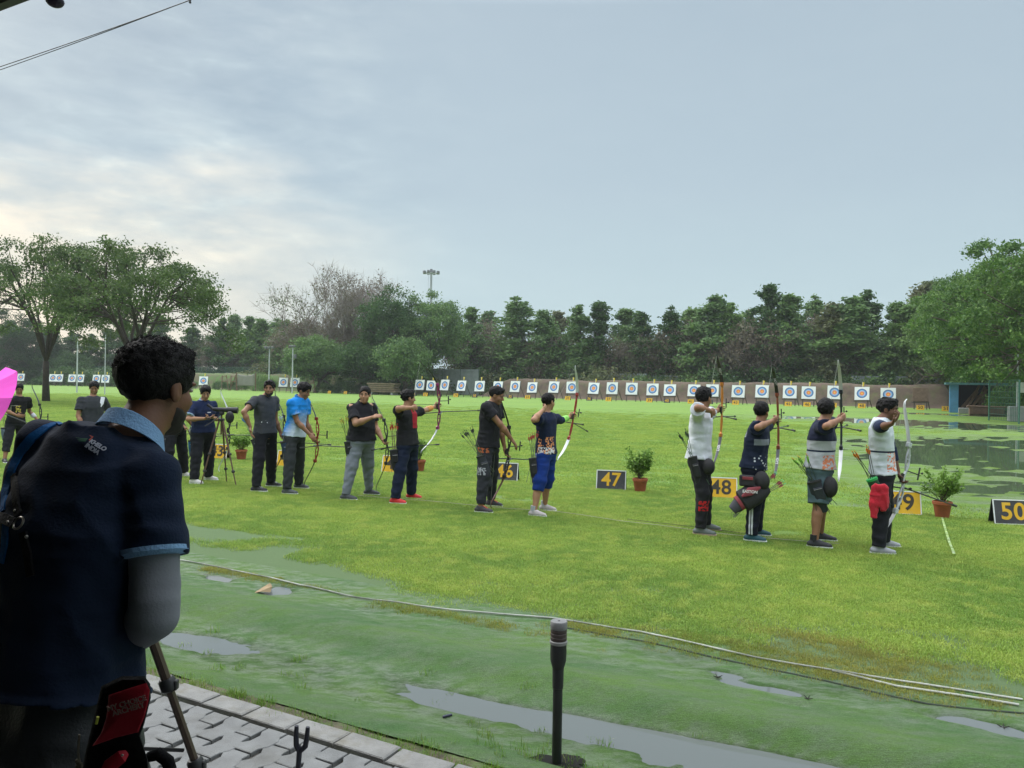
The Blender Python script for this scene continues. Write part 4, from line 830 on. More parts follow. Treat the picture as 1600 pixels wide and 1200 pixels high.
for i, px in enumerate((540, 515)): number_board(str(22-i), True, LINE(px, 76.5), .5, .36, 'small yellow lane board at the %s end of the hedge' % ('right', 'left')[i], 'lane boards below the targets', trim=False)
# range rope on short posts (left)
# big number boards behind the shooting line
for (px, py, tx, ye, lab) in [(341, 717, '43', True, 'yellow number board reading 43 behind the tripod'), (452, 729, '44', True, 'yellow number board mostly hidden behind the blue shirt archer'), (617, 738, '45', True, 'yellow number board mostly hidden behind the archer in red shoes'),
    (789, 751, '46', False, 'black number board reading 46 behind the archer in black and orange shoes'), (955, 765, '47', False, 'black number board reading 47 left of the middle potted plant'), (1126, 778, '48', True, 'yellow number board reading 48 right of the archer in the white T-shirt'),
    (1408, 803, '49', True, 'yellow number board reading 49 behind the rightmost archer'), (1580, 819, '50', False, 'black number board reading 50 cut by the right edge')]:
    number_board(tx, ye, G(px, py), .50, .335, lab, 'number boards behind the shooting line', -PHI*.45 if tx != '50' else -.12)

# potted plants
def pot_plant(px, py, H, W, lab, seed, n=5):
    p = G(px, py); rg_ = np.random.default_rng(seed); r = thing('potted_plant', lab, 'potted plant', p, 0, 'potted plants on the lawn')
    mb = MB(); mb.lathe((0, 0, 0), [(.085, 0), (.115, .18), (.118, .185), (.128, .19), (.13, .23), (.118, .235), (.112, .21), (.0, .205)], 20); mb.build('pot', mat('terracotta', (.30, .085, .035), .75, .2, 9), r, True)
    mb = MB(); C = []
    for k in range(n*3):
        a = rg_.uniform(0, 2*np.pi); q = W/2*rg_.uniform(.3, 1); e = A([q*math.cos(a), q*math.sin(a), .22+H*rg_.uniform(.45, 1)]); m_ = A([e[0]*.45, e[1]*.45, .22+(e[2]-.22)*.55]); mb.tube([(0, 0, .2), m_, e], [.006, .005, .002], 4, cap=False)
        for tt in np.linspace(.1, 1, 13): C.append((m_+(e-m_)*tt)+rg_.normal(size=(5, 3))*.026)
        C.append(m_*.7+A([0, 0, .07])+rg_.normal(size=(6, 3))*.03)
    mb.build('stem', M_BARK, r); V, F = leaf_quads(np.concatenate(C), .026, rg_); link('leaves', mesh_np('leaves', V, F, False), LEAF['plant'], r); return r
LEAF['plant'] = leafmat('leaf_plant', (.10, .20, .035), (.17, .29, .05), (.24, .38, .08), 6)
pot_plant(377, 719, .36, .55, 'terracotta potted shrub between the tripod and the grey T-shirt archer', 1); pot_plant(655, 737, .42, .32, 'terracotta potted shrub partly hidden behind the archer in red shoes', 2)
pot_plant(1000, 769, .50, .52, 'terracotta potted shrub with a round bushy crown beside board 47', 3, 8); pot_plant(1472, 809, .45, .62, 'terracotta potted shrub with straggly leaves between boards 49 and 50', 4, 6)

# ================================================================ bodies: signed distance fields turned into surfaces
class SDF:
    def __init__(s, lo, hi, h):
        s.lo = A(lo, dtype=float); s.h = h; s.n = np.ceil((A(hi)-s.lo)/h).astype(int)+1; s.F = np.full(s.n, .5, np.float32)
        s.ax = [s.lo[i]+h*np.arange(s.n[i]) for i in range(3)]
    def sub(s, lo, hi):
        a = np.clip(((A(lo)-s.lo)/s.h).astype(int), 0, s.n); b = np.clip(((A(hi)-s.lo)/s.h).astype(int)+2, 0, s.n)
        sl = tuple(slice(a[i], b[i]) for i in range(3)); return sl, s.ax[0][sl[0]][:, None, None], s.ax[1][sl[1]][None, :, None], s.ax[2][sl[2]][None, None, :]
    def put(s, sl, d, k, op='u'):
        f = s.F[sl]
        if f.size == 0: return
        if op == 'u':
            h = np.clip(.5+.5*(f-d)/k, 0, 1); s.F[sl] = f*(1-h)+d*h-k*h*(1-h)
        elif op == 's':
            d = -d; h = np.clip(.5-.5*(f-d)/k, 0, 1); s.F[sl] = f*(1-h)+d*h+k*h*(1-h)
    def cone(s, a, b, ra, rb, k=.02, op='u', cap=(0, 0), side=None, q=1.0, fold=None):
        a, b = A(a, dtype=float), A(b, dtype=float); m = max(ra, rb)*max(1, q)+k+.02
        sl, X, Y, Z = s.sub(np.minimum(a, b)-m, np.maximum(a, b)+m); ba = b-a; L2 = max(1e-9, ba.dot(ba)); Ln = math.sqrt(L2)
        px, py, pz = X-a[0], Y-a[1], Z-a[2]; tu = (px*ba[0]+py*ba[1]+pz*ba[2])/L2; t = np.clip(tu, 0, 1)
        dx, dy, dz = px-t*ba[0], py-t*ba[1], pz-t*ba[2]; r2 = dx*dx+dy*dy+dz*dz
        if side is not None: e = nrm(side); c = dx*e[0]+dy*e[1]+dz*e[2]; r2 = r2+c*c*(1/q**2-1)
        d = np.sqrt(r2)-(ra+(rb-ra)*t)
        if fold is not None: d = d+fold[0]*np.sin(tu*Ln*fold[1]+3*np.sin(px*19+py*13)+fold[2])
        if cap[0]: d = np.maximum(d, -tu*Ln)
        if cap[1]: d = np.maximum(d, (tu-1)*Ln)
        s.put(sl, d, k, op)
    def ell(s, c, r, R=None, k=.02, op='u'):
        c = A(c, dtype=float); R = np.eye(3) if R is None else A(R); m = max(r)+k+.02; sl, X, Y, Z = s.sub(c-m, c+m); x, y, z = X-c[0], Y-c[1], Z-c[2]
        q = [(x*R[i][0]+y*R[i][1]+z*R[i][2])/r[i] for i in range(3)]; k0 = np.sqrt(q[0]**2+q[1]**2+q[2]**2)+1e-6
        k1 = np.sqrt((q[0]/r[0])**2+(q[1]/r[1])**2+(q[2]/r[2])**2)+1e-6; s.put(sl, k0*(k0-1)/k1, k, op)
    def loft(s, P, Q, side, fwd, st_, k=.02, wr=None):
        """stations (t, half width, half depth, forward offset) along P->Q"""
        P, Q = A(P, dtype=float), A(Q, dtype=float); ax = Q-P; Ln = np.linalg.norm(ax); ax = ax/Ln; side = nrm(side-ax*ax.dot(side)); fw = np.cross(side, ax); fw = fw if fw.dot(A(fwd)) > 0 else -fw
        T = [x[0]*Ln for x in st_]; m = max(max(x[1], x[2]) for x in st_)+k+.04; p0, p1 = P+ax*T[0], P+ax*T[-1]; sl, X, Y, Z = s.sub(np.minimum(p0, p1)-m, np.maximum(p0, p1)+m); x, y, z = X-P[0], Y-P[1], Z-P[2]
        t = x*ax[0]+y*ax[1]+z*ax[2]; u = x*side[0]+y*side[1]+z*side[2]; v = x*fw[0]+y*fw[1]+z*fw[2]
        w = np.interp(t, T, [x_[1] for x_ in st_]); dp = np.interp(t, T, [x_[2] for x_ in st_]); of = np.interp(t, T, [x_[3] if len(x_) > 3 else 0 for x_ in st_])
        v = v-of; e = 2.4; r = (np.abs(u/w)**e+np.abs(v/dp)**e)**(1/e); d = (r-1)*np.minimum(w, dp)
        if wr is not None: d = d+wr(u, v, t, Ln)
        d = np.maximum(d, np.maximum(T[0]-t, t-T[-1])); s.put(sl, d, k)
    def cut(s, p, n, k=.004):        # remove everything on the side n points to
        p, n = A(p), nrm(n); sl, X, Y, Z = s.sub(s.lo, s.lo+s.h*s.n); d = -((X-p[0])*n[0]+(Y-p[1])*n[1]+(Z-p[2])*n[2]); s.put(sl, d, k, 's')
    def noise(s, amp, fr, seed=0):
        f = s.F; m = np.abs(f) < .03; ix = np.nonzero(m); s.F[ix] += (amp*fbm(s.ax[0][ix[0]]*fr, s.ax[1][ix[1]]*fr, seed, 2, s.ax[2][ix[2]]*fr)).astype(np.float32)
    def folds(s, amp, seed=0, kx=(9, 9, 5)):    # long soft creases, sharper on one side
        f = s.F; m = np.abs(f) < .03; ix = np.nonzero(m); x, y, z = s.ax[0][ix[0]], s.ax[1][ix[1]], s.ax[2][ix[2]]
        n = fbm(x*kx[0]+z*2.5, y*kx[1]-z*2.5, seed, 2, z*kx[2]); n = 1-2*np.abs(n)*1.6; n2 = fbm(x*5, y*5, seed+9, 2, z*14); n2 = 1-2*np.abs(n2)*1.6
        s.F[ix] -= (amp*(.6*np.clip(n, -1, 1)+.5*np.clip(n2, -1, 1)*.8)).astype(np.float32)
    def mesh(s, name):
        F = s.F; F[0] = F[-1] = .5; F[:, 0] = F[:, -1] = .5; F[:, :, 0] = F[:, :, -1] = .5; neg = F < 0
        c = neg[:-1, :-1, :-1].astype(np.int8)
        for a in (0, 1):
            for b in (0, 1):
                for d in (0, 1):
                    if a+b+d: c = c+neg[a:neg.shape[0]-1+a, b:neg.shape[1]-1+b, d:neg.shape[2]-1+d]
        act = (c > 0) & (c < 8); I = np.argwhere(act)
        if len(I) == 0: return bpy.data.meshes.new(name)
        vid = np.full(act.shape, -1, np.int32); vid[act] = np.arange(len(I)); cr = np.zeros((len(I), 3)); cnt = np.zeros(len(I))
        co = [A([a, b, d]) for a in (0, 1) for b in (0, 1) for d in (0, 1)]
        vals = {tuple(o): F[I[:, 0]+o[0], I[:, 1]+o[1], I[:, 2]+o[2]] for o in co}
        for o in co:
            for x in range(3):
                if o[x] == 0:
                    o2 = o.copy(); o2[x] = 1; v0, v1 = vals[tuple(o)], vals[tuple(o2)]; m = (v0 < 0) != (v1 < 0); t = np.where(m, v0/np.where(m, v0-v1, 1), 0)
                    cr[m] += o; cr[m, x] += t[m]; cnt += m
        V = s.lo+(I+cr/np.maximum(cnt, 1)[:, None])*s.h; quads = []
        for x in range(3):
            y, z = (x+1) % 3, (x+2) % 3; e = np.zeros(3, int); e[x] = 1; sl0 = [slice(1, n_-1) for n_ in F.shape]; sl1 = list(sl0); sl1[x] = slice(2, F.shape[x])
            n0, n1 = neg[tuple(sl0)], neg[tuple(sl1)]
            for fl in (True, False):
                E = np.argwhere((n0 != n1) & (n0 == fl))+1
                if len(E) == 0: continue
                E = E[(E[:, x] < vid.shape[x])]
                def g(dy, dz): q = E.copy(); q[:, y] += dy; q[:, z] += dz; return vid[q[:, 0], q[:, 1], q[:, 2]]
                q = [g(-1, -1), g(0, -1), g(0, 0), g(-1, 0)]; q = q if fl else q[::-1]; quads.append(np.stack(q, 1))
        Q = np.concatenate(quads); Q = Q[(Q >= 0).all(1)]; return mesh_np(name, V, Q)

def solve(par, px, py, Ln, sg):
    """point at distance Ln from par on the sight line of the pixel; sg>0 farther, <0 nearer than par"""
    d = nrm(ray(px, py)); o = CAMP-A(par); b = o.dot(d); q = b*b-(o.dot(o)-Ln*Ln)
    if q < 0: p = CAMP+d*(-b); return A(par)+nrm(p-A(par))*Ln
    return CAMP+d*(-b+sg*math.sqrt(q))
def dirv(deg): a = math.radians(deg); return A([math.cos(a), math.sin(a), 0.])
def skinmat(tone): return mat('skin_%s' % tone, {'brown': (.27, .135, .075), 'tan': (.36, .19, .11), 'dark': (.13, .060, .034), 'fg': (.16, .072, .040)}[tone], .55, .12, 12, .1, 120, spec=.35)
def add_hand(S, wr, d, pn, thumb, curl, f, vox):
    """d: direction of the hand, pn: palm normal, thumb: side the thumb leaves to"""
    d = nrm(d); pn = nrm(pn-d*d.dot(pn)); th = nrm(np.cross(d, pn)); th = th if th.dot(thumb) > 0 else -th
    S.ell(wr+d*.045*f, (.052*f, .038*f, .016*f), [d, th, pn], .012)
    kn = [(.027, .070), (.009, .079), (-.009, .074), (-.026, .058)]
    for i, (o, l) in enumerate(kn):
        p = wr+d*(.085-.006*abs(i-1))*f+th*o*f; dd = d+th*o*1.6; l1 = [.45, .30, .25]; r = .0088*f
        for j, c in enumerate((.35, 1.0, 1.0)):
            a = curl*c*1.15; dd = nrm(dd*math.cos(a)+pn*math.sin(a)) if j == 0 else nrm(dd+ (pn*math.sin(a)-d*math.sin(a)*.9 if curl > .8 else pn*math.sin(a)*.9)); q = p+dd*l*l1[j]*1.15*f
            S.cone(p, q, r, r*.9, .004); p = q; r *= .93
    p = wr+d*.025*f+th*.030*f; q = p+nrm(d*.7+th*.8+pn*.3)*.038*f; S.cone(p, q, .0115*f, .010*f, .008); S.cone(q, q+nrm(d*.85+th*(.35-curl*.4)+pn*(.25+curl*.6))*.032*f, .0095*f, .008*f, .005)

class Person:
    def __init__(P, **k):
        P.k = k; H = P.H = k['H']; f = P.f = H/1.72; g = k.get('ground', 0.0); fat = k.get('fat', .97); P.tone = k.get('tone', 'brown')
        fl, fr = G(*k['footL'], g)-dirv(k.get('toeL', k['yaw']))*.05*f, G(*k['footR'], g)-dirv(k.get('toeR', k['yaw']))*.05*f; P.base = (fl+fr)/2; dep = P.base[1]+k.get('pdep', 0.0)
        P.yaw = k['yaw']; F = P.F = dirv(P.yaw); Lf = P.Lf = A([-F[1], F[0], 0])
        toeL, toeR = k.get('toeL', P.yaw), k.get('toeR', P.yaw)
        pel = XZ(k['pelvis'], dep, g+.515*H) if 'pelvz' not in k else AT(k['pelvis'], k['pelvz'], dep)
        neck = AT(*k['neck'], dep+k.get('lean', 0.0)); head = AT(*k['head'], dep+k.get('lean', 0)+k.get('hlean', .02))
        P.pel, P.neck, P.head = pel, neck, head; P.hF = dirv(k.get('hyaw', P.yaw)); up = nrm(A([0, 0, 1.])+P.hF*k.get('hpitch', 0.0)+np.cross(P.hF, A([0, 0, 1.]))*k.get('htilt', 0)); P.hU = up; P.hF = nrm(P.hF-up*up.dot(P.hF)); P.hS = np.cross(up, P.hF)
        sw = .100*H*k.get('shw', 1.0); twist = dirv(k.get('syaw', P.yaw)); sL = A([-twist[1], twist[0], 0])
        shc = neck-A([0, 0, .037*H]); shc = shc+A(k.get('shoff', (0, 0, 0))); P.top = neck+A(k.get('shoff', (0, 0, 0))); P.shL = shc+sL*sw+A([0, 0, k.get('shLz', 0)]); P.shR = shc-sL*sw+A([0, 0, k.get('shRz', 0)]); P.sL = sL
        ua, fa = .172*H*k.get('ual', 1), .150*H
        P.elL = solve(P.shL, *k['elL'][:2], ua, k['elL'][2]); P.wrL = solve(P.elL, *k['wrL'][:2], fa, k['wrL'][2])
        P.elR = solve(P.shR, *k['elR'][:2], ua, k['elR'][2]); P.wrR = solve(P.elR, *k['wrR'][:2], fa, k['wrR'][2])
        P.hipL, P.hipR = pel+Lf*.052*H, pel-Lf*.052*H; P.toe = (dirv(toeL), dirv(toeR))
        P.ankL = fl+A([0, 0, .048*H]); P.ankR = fr+A([0, 0, .048*H])
        def knee(h, a, fw):
            l1 = l2 = .2365*H; d = a-h; D = np.linalg.norm(d); s_ = min(1., D/(l1+l2)*1.0)
            off = math.sqrt(max(0, l1*l1-(min(D, l1*1.999)/2)**2)); return (h+a)/2+nrm(fw-nrm(d)*nrm(d).dot(fw))*min(off, .10)
        P.knL, P.knR = knee(P.hipL, P.ankL, P.toe[0]), knee(P.hipR, P.ankR, P.toe[1])
        P.root = thing('person', k['label'], 'person', P.base, math.radians(P.yaw))
        c, s_ = math.cos(-math.radians(P.yaw)), math.sin(-math.radians(P.yaw)); P.R = A([[c, -s_, 0], [s_, c, 0], [0, 0, 1]])
        P.fat = fat; P.vox = k.get('vox', .0075)
        P.body(); P.clothes()
    def l(P, p): return P.R@(A(p)-P.base)       # world -> person space (x = facing, y = left)
    def v(P, d): return P.R@A(d)
    def body(P):
        H, f, l, v, k = P.H, P.f, P.l, P.v, P.k; h = P.vox; pts = [l(x) for x in (P.head, P.neck, P.pel, P.shL, P.shR, P.elL, P.elR, P.wrL, P.wrR, P.ankL, P.ankR, P.knL, P.knR)]
        lo = np.min(pts, 0)-.20; hi = np.max(pts, 0)+.20; lo[2] = max(lo[2], k.get('zmin', -.02)); S = SDF(lo, hi, h); ft = P.fat; side = A([0, 1., 0])
        S.loft(l(P.pel), l(P.top), v(P.sL), (1, 0, 0), [(-.22, .070*H, .050*H), (0, .090*H*ft, .060*H*ft), (.35, .075*H*ft, .052*H*ft), (.62, .085*H*ft, .060*H*ft), (.86, .088*H, .052*H), (.97, .055*H, .036*H), (1.02, .035*H, .03*H)], .03)
        hc = l(P.head); hF, hU, hS = v(P.hF), v(P.hU), v(P.hS); R = [hF, hS, hU]; q = f*k.get('hs', 1.0); nk = l(P.neck)
        S.cone(nk-A([0, 0, .02]), hc-hU*.055*q-hF*.015*q, .060*f*k.get('nk', 1), .050*f*k.get('nk', 1), .03)
        for sh, el, wr in ((P.shL, P.elL, P.wrL), (P.shR, P.elR, P.wrR)):
            sh, el, wr = l(sh), l(el), l(wr); aw = k.get('aw', 1.0)
            S.cone(nk-A([0, 0, .05]), sh, .045*f, .048*f*aw, .04); S.cone(sh, (sh+el)/2, .050*f*aw, .044*f*aw, .025); S.cone((sh+el)/2, el, .044*f*aw, .036*f*aw, .02)
            m = el+(wr-el)*.35; S.cone(el, m, .036*f*aw, .040*f*aw, .02); S.cone(m, wr, .039*f*aw, .025*f, .02)
        S.ell(hc+hU*.035*q-hF*.014*q, (.098*q, .076*q, .083*q), R, .02); S.ell(hc+hF*.024*q-hU*.040*q, (.064*q, .058*q, .072*q), R, .03); S.ell(hc+hF*.058*q-hU*.098*q, (.026*q, .026*q, .020*q), R, .025)
        for s_ in (-1, 1):
            S.ell(hc+hF*.045*q-hU*.03*q+hS*s_*.038*q, (.035*q, .022*q, .028*q), R, .02)
            S.ell(hc-hF*.006*q-hU*.008*q+hS*s_*.076*q, (.019*q, .0085*q, .031*q), R, .008); S.ell(hc+hF*.002*q-hU*.006*q+hS*s_*.085*q, (.008*q, .006*q, .016*q), R, .004, 's')
            S.ell(hc+hF*.091*q+hU*.004*q+hS*s_*.032*q, (.012*q, .017*q, .010*q), R, .010, 's')
            S.ell(hc+hF*.078*q+hU*.020*q+hS*s_*.030*q, (.014*q, .026*q, .007*q), R, .010)
        S.cone(hc+hF*.084*q+hU*.008*q, hc+hF*.108*q-hU*.030*q, .0085*q, .0125*q, .010); S.ell(hc+hF*.098*q-hU*.036*q, (.012*q, .018*q, .009*q), R, .008)
        S.ell(hc+hF*.086*q-hU*.060*q, (.010*q, .024*q, .007*q), R, .008); S.ell(hc+hF*.084*q-hU*.072*q, (.010*q, .021*q, .007*q), R, .008)
        for hip, kn, an, toe in ((P.hipL, P.knL, P.ankL, P.toe[0]), (P.hipR, P.knR, P.ankR, P.toe[1])):
            hip, kn, an, toe = l(hip), l(kn), l(an), v(toe); S.cone(hip, kn, .050*H*ft, .032*H, .03); m = kn+(an-kn)*.3; S.cone(kn, m, .031*H, .033*H, .02); S.cone(m, an, .032*H, .020*H, .02); S.ell((m+an)/2-toe*.012+A([0, 0, .06]), (.035, .035, .07), None, .03)
            S.cone(an-A([0, 0, .03]), an+toe*.13*f-A([0, 0, .05*f]), .034*f, .022*f, .02)
        for wr, el, hk in ((P.wrL, P.elL, 'handL'), (P.wrR, P.elR, 'handR')):
            hd, pn, tb, cu = k.get(hk, (None, (0, 0, -1), (0, 0, 1), .5)); d = (wr-el) if hd is None else A(hd, dtype=float); add_hand(S, l(wr), v(nrm(d)), v(A(pn, dtype=float)), v(A(tb, dtype=float)), cu, f*1.06, h)
        P.sk = skinmat(P.tone); link('body', S.mesh('body'), P.sk, P.root)
        # eyes, brows
        mb = MB(); mw = MB()
        for s_ in (-1, 1): c = hc+hF*.079*q+hU*.003*q+hS*s_*.032*q; mb.ell(c+hF*.0065*q, (.0045*q, .0066*q, .0055*q), 8, 6, R); mw.ell(c-hF*.001, (.0100*q, .0125*q, .0062*q), 10, 6, R)
        e = mw.build('eyes', mat('eye_white', (.33, .28, .25), .4), P.root, True); mb.build('irises', mat('iris', (.015, .010, .008), .2), e, True)
        mb = MB()
        for s_ in (-1, 1): mb.tube([hc+hF*.090*q+hU*.020*q+hS*s_*.012*q, hc+hF*.092*q+hU*.025*q+hS*s_*.030*q, hc+hF*.080*q+hU*.020*q+hS*s_*.050*q], [.0035*q, .005*q, .002*q], 6)
        mb.build('eyebrows', mat('hair_black', (.007, .006, .006), .62, .3, 40, .6, 200, spec=.18), P.root, True)
        # hair
        hk = k.get('hair', dict(t=.012, n=.006)); c0 = hc; S = SDF(hc-.17*q, hc+.17*q, k.get('hvox', .006)); t = hk.get('t', .012)*.55
        S.ell(hc+hU*(.037+t*.5)*q-hF*.014*q, (.102*q+t, .080*q+t*.7, .086*q+t), R, .01)
        if hk.get('front', 0): S.ell(hc+hU*.10*q+hF*.062*q, (.030*q, .050*q, .016*q+t*.6), R, .02)
        S.noise(hk.get('n', .006)*1.5, hk.get('f', 55), 5)
        S.ell(hc+hF*(.106)*q-hU*.050*q, (.078*q, .090*q, .112*q), R, .010, 's')
        S.cut(hc-hU*(.050-.03*hk.get('high', 0))*q-hF*.03*q, -hU+hF*.55, .01)
        for s_ in (-1, 1): S.ell(hc+hF*.004*q-hU*.012*q+hS*s_*.086*q, (.022*q, .026*q, .030*q), R, .006, 's')
        P.hair = S; P.hairobj = link('hair', S.mesh('hair'), MATS['hair_black'], P.root)
        if k.get('beard'):
            S = SDF(hc-.15*q, hc+.15*q, .005); S.ell(hc+hF*.024*q-hU*.046*q, (.068*q, .0615*q, .074*q), R, .02); S.ell(hc+hF*.060*q-hU*.100*q, (.030*q, .028*q, .023*q), R, .02)
            S.noise(.003, 70, 3); S.cut(hc-hU*.040*q+hF*.02*q, hU+hF*.55, .006); S.ell(hc+hF*.095*q-hU*.066*q, (.02*q, .022*q, .010*q), R, .003, 's'); link('beard', S.mesh('beard'), mat('beard_hair', (.02, .014, .012), .8), P.root)
    def clothes(P):
        H, f, l, v, k = P.H, P.f, P.l, P.v, P.k; ft = P.fat; c = k['shirt']; ls = c.get('loose', .012); pts = [l(x) for x in (P.neck, P.pel, P.shL, P.shR, P.elL, P.elR)]+([l(P.wrL), l(P.wrR)] if c.get('sl', .55) > 1 else [])
        S = SDF(np.min(pts, 0)-.2, np.max(pts, 0)+.16, c.get('vox', .0085)); hem = -.05 if c.get('hem', -.2) < -.06 else c['hem']; hw = c.get('hemw', 1.0)
        S.loft(l(P.pel), l(P.top), v(P.sL), (1, 0, 0), [(hem, .103*H*ft*hw+ls*1.1, .073*H*ft*hw+ls*1.1), (.10, .094*H*ft+ls, .066*H*ft+ls), (.35, .083*H*ft+ls, .060*H*ft+ls, c.get('belly', 0)), (.62, .090*H*ft+ls, .064*H*ft+ls), (.84, .092*H+ls, .056*H+ls), (.96, .060*H+ls, .040*H+ls), (1.03, .040*H+ls*.5, .036*H+ls*.5)], .03)
        nk = l(P.neck)
        for sh, el, wr in ((P.shL, P.elL, P.wrL), (P.shR, P.elR, P.wrR)):
            sh, el, wr = l(sh), l(el), l(wr); S.cone(nk-A([0, 0, .05*f]), sh, .042*f+ls*.8, .047*f+ls*.6, .035); sl = c.get('sl', .55)
            e = sh+(el-sh)*min(sl, 1.0); S.cone(sh, e, .050*f+ls*.7, (.052 if sl <= 1 else .042)*f+ls*1.25, .025, cap=(0, 1 if sl <= 1 else 0), fold=(.0022, 70, 1.))
            if sl > 1: S.cone(el, el+(wr-el)*(sl-1), .044*f+ls*.5, .032*f+ls*.4, .02, cap=(0, 1), fold=(.002, 80, 2.))
        S.cone(l(P.head)-v(P.hU)*.03, nk+A([0, 0, .005]), .045*f, .060*f, .008, 's')
        S.folds(c.get('fold', .009), c.get('seed', 1)); P.shirt = link(c.get('name', 'shirt'), S.mesh('shirt'), c['mat'], P.root)
        if 'collar' in c:
            hc = l(P.head); mb = MB(); r = []; up = nrm(hc-nk+A([0, 0, .10])); x = nrm(np.cross(A([0, 1., 0]), up)); y = np.cross(up, x); n = 28; cr = c.get('colr', .066)*f; ch = c.get('colh', .018)*f; V = []
            for j in range(n+1):
                a = 2*math.pi*(j/n*.93+.035); e = x*math.cos(a)+y*math.sin(a); q = nk+up*c.get('colz', .024)*f+e*cr-up*c.get('colt', .018)*f*math.cos(a)
                V += [q-up*ch+e*.014*f, q+up*ch*.9-e*.002, q+up*ch-e*.006*f, q+up*ch*.8-e*.010*f, q-up*ch+e*.004*f]
            mb.add(V, [(j*5+i_, j*5+(i_+1) % 5, (j+1)*5+(i_+1) % 5, (j+1)*5+i_) for j in range(n) for i_ in range(5)]+[(0, 1, 2, 3, 4), tuple(n*5+4-i_ for i_ in range(5))]); mb.build('collar', c['collar'], P.root, True)
        if 'cuff' in c:
            for sh, el in ((P.shL, P.elL), (P.shR, P.elR)):
                sh, el = l(sh), l(el); e = sh+(el-sh)*c.get('sl', .55); d = nrm(el-sh); mb = MB(); mb.tube([e-d*.016, e-d*.004, e+d*.006], [.057*f+ls*1.3, .057*f+ls*1.3, .050*f+ls*1.2], 24); mb.build('cuff', c['cuff'], P.root, True)
        # trousers
        c = k['pants']; ls = c.get('loose', .012); ln = c.get('len', 1.0); pts = [l(x) for x in (P.pel, P.knL, P.knR, P.ankL, P.ankR)]; lo = np.min(pts, 0)-.2; hi = np.max(pts, 0)+.2; lo[2] = max(lo[2], -.02 if 'zmin' not in k else k['zmin']); S = SDF(lo, hi, .009)
        S.loft(l(P.pel), l(P.neck), v(P.Lf), (1, 0, 0), [(-.20, .085*H*ft, .060*H*ft), (-.12, .098*H*ft+ls*.5, .069*H*ft+ls*.5), (-.03, .094*H*ft+ls*.4, .064*H*ft+ls*.4), (c.get('top', .04),  .084*H*ft*c.get('topw', 1), .056*H*ft*c.get('topw', 1))], .03)
        for hip, kn, an in ((P.hipL, P.knL, P.ankL), (P.hipR, P.knR, P.ankR)):
            hip, kn, an = l(hip), l(kn), l(an); full = ln > .62; kr = (.036*H+ls*1.2)*c.get('kw', 1)
            if full:
                e = kn+(an-kn)*min(1.06, (ln-.5)*2); S.cone(hip-A([0, 0, .065]), kn, .050*H*ft+ls, kr, .035, fold=(.002, 40, 1)); S.cone(kn, e, kr, (.028*H+ls)*c.get('hw', 1), .02, cap=(0, 1), fold=(.0028, 55, 2))
            else:
                e = hip+(kn-hip)*min(1, ln*2); S.cone(hip-A([0, 0, .065]), e, .050*H*ft+ls, .042*H+ls*1.5, .035, cap=(0, 0 if ln > .5 else 1), fold=(.0028, 40, 1))
                if ln > .5: e2 = kn+(an-kn)*(ln-.5)*2; S.cone(kn, e2, .042*H+ls*1.2, .040*H+ls, .02, cap=(0, 1), fold=(.003, 50, 1))
        S.folds(c.get('fold', .008), c.get('seed', 4), (6, 6, 9)); P.pants = link(c.get('name', 'trousers'), S.mesh('trousers'), c['mat'], P.root)
        if k.get('noshoes'): return
        for an, toe in ((P.ankL, P.toe[0]), (P.ankR, P.toe[1])):
            a, t = l(an), v(toe); a = A([a[0], a[1], 0]); sd = np.cross(A([0, 0, 1.]), t); S = SDF(np.minimum(a-t*.12, a+t*.24)-A([.08, .08, .01]), np.maximum(a-t*.12, a+t*.24)+A([.08, .08, .15]), .0055)
            S.cone(a-t*.045*f+A([0, 0, .047]), a+t*.145*f+A([0, 0, .036]), .040*f, .032*f, .02, side=(0, 0, 1), q=.85); S.cone(a-t*.02*f+A([0, 0, .055]), a-t*.012*f+A([0, 0, .095*f]), .042*f, .040*f, .02, cap=(0, 1)); S.cone(a+t*.01+A([0, 0, .075]), a+t*.11*f+A([0, 0, .045]), .032*f, .026*f, .02)
            S.cut(a+A([0, 0, .022]), (0, 0, -1)); o = link('shoe', S.mesh('shoe'), k['shoe'], P.root)
            mb = MB(); ring = [(-.088, .0), (-.08, .026), (-.045, .038), (.02, .036), (.07, .040), (.12, .043), (.155, .036), (.178, .018), (.183, 0)]; pr = ring+[(x, -y) for x, y in ring[-2:0:-1]]; V = []
            for (z, s_) in ((0, .96), (.012, 1.03), (.028, 1.0)):
                for x, y in pr: V.append(a+t*x*f*s_+sd*y*f*s_+A([0, 0, z+.006*max(0, (x-.1)/.08)*(z < .02)]))
            n = len(pr); mb.add(V, [tuple(range(n))[::-1], tuple(2*n+i for i in range(n))]+[(j*n+i, j*n+(i+1) % n, (j+1)*n+(i+1) % n, (j+1)*n+i) for j in range(2) for i in range(n)]); mb.build('sole', k.get('sole', M_WHT), o, True)
            if 'lace' in k:
                mb = MB()
                for i in range(4): c_ = a+t*(.045+.018*i)*f+A([0, 0, .103-.010*i]); mb.tube([c_-sd*.020, c_+A([0, 0, .004]), c_+sd*.020], .0045, 5)
                mb.build('laces', k['lace'], o, True)
            if k.get('sock'): mb = MB(); mb.tube([a-t*.012*f+A([0, 0, .07]), l(an)*A([1, 1, 0])-t*.012*f+A([0, 0, .15])], [.043*f, .040*f], 12); mb.build('sock', k['sock'], P.root, True)

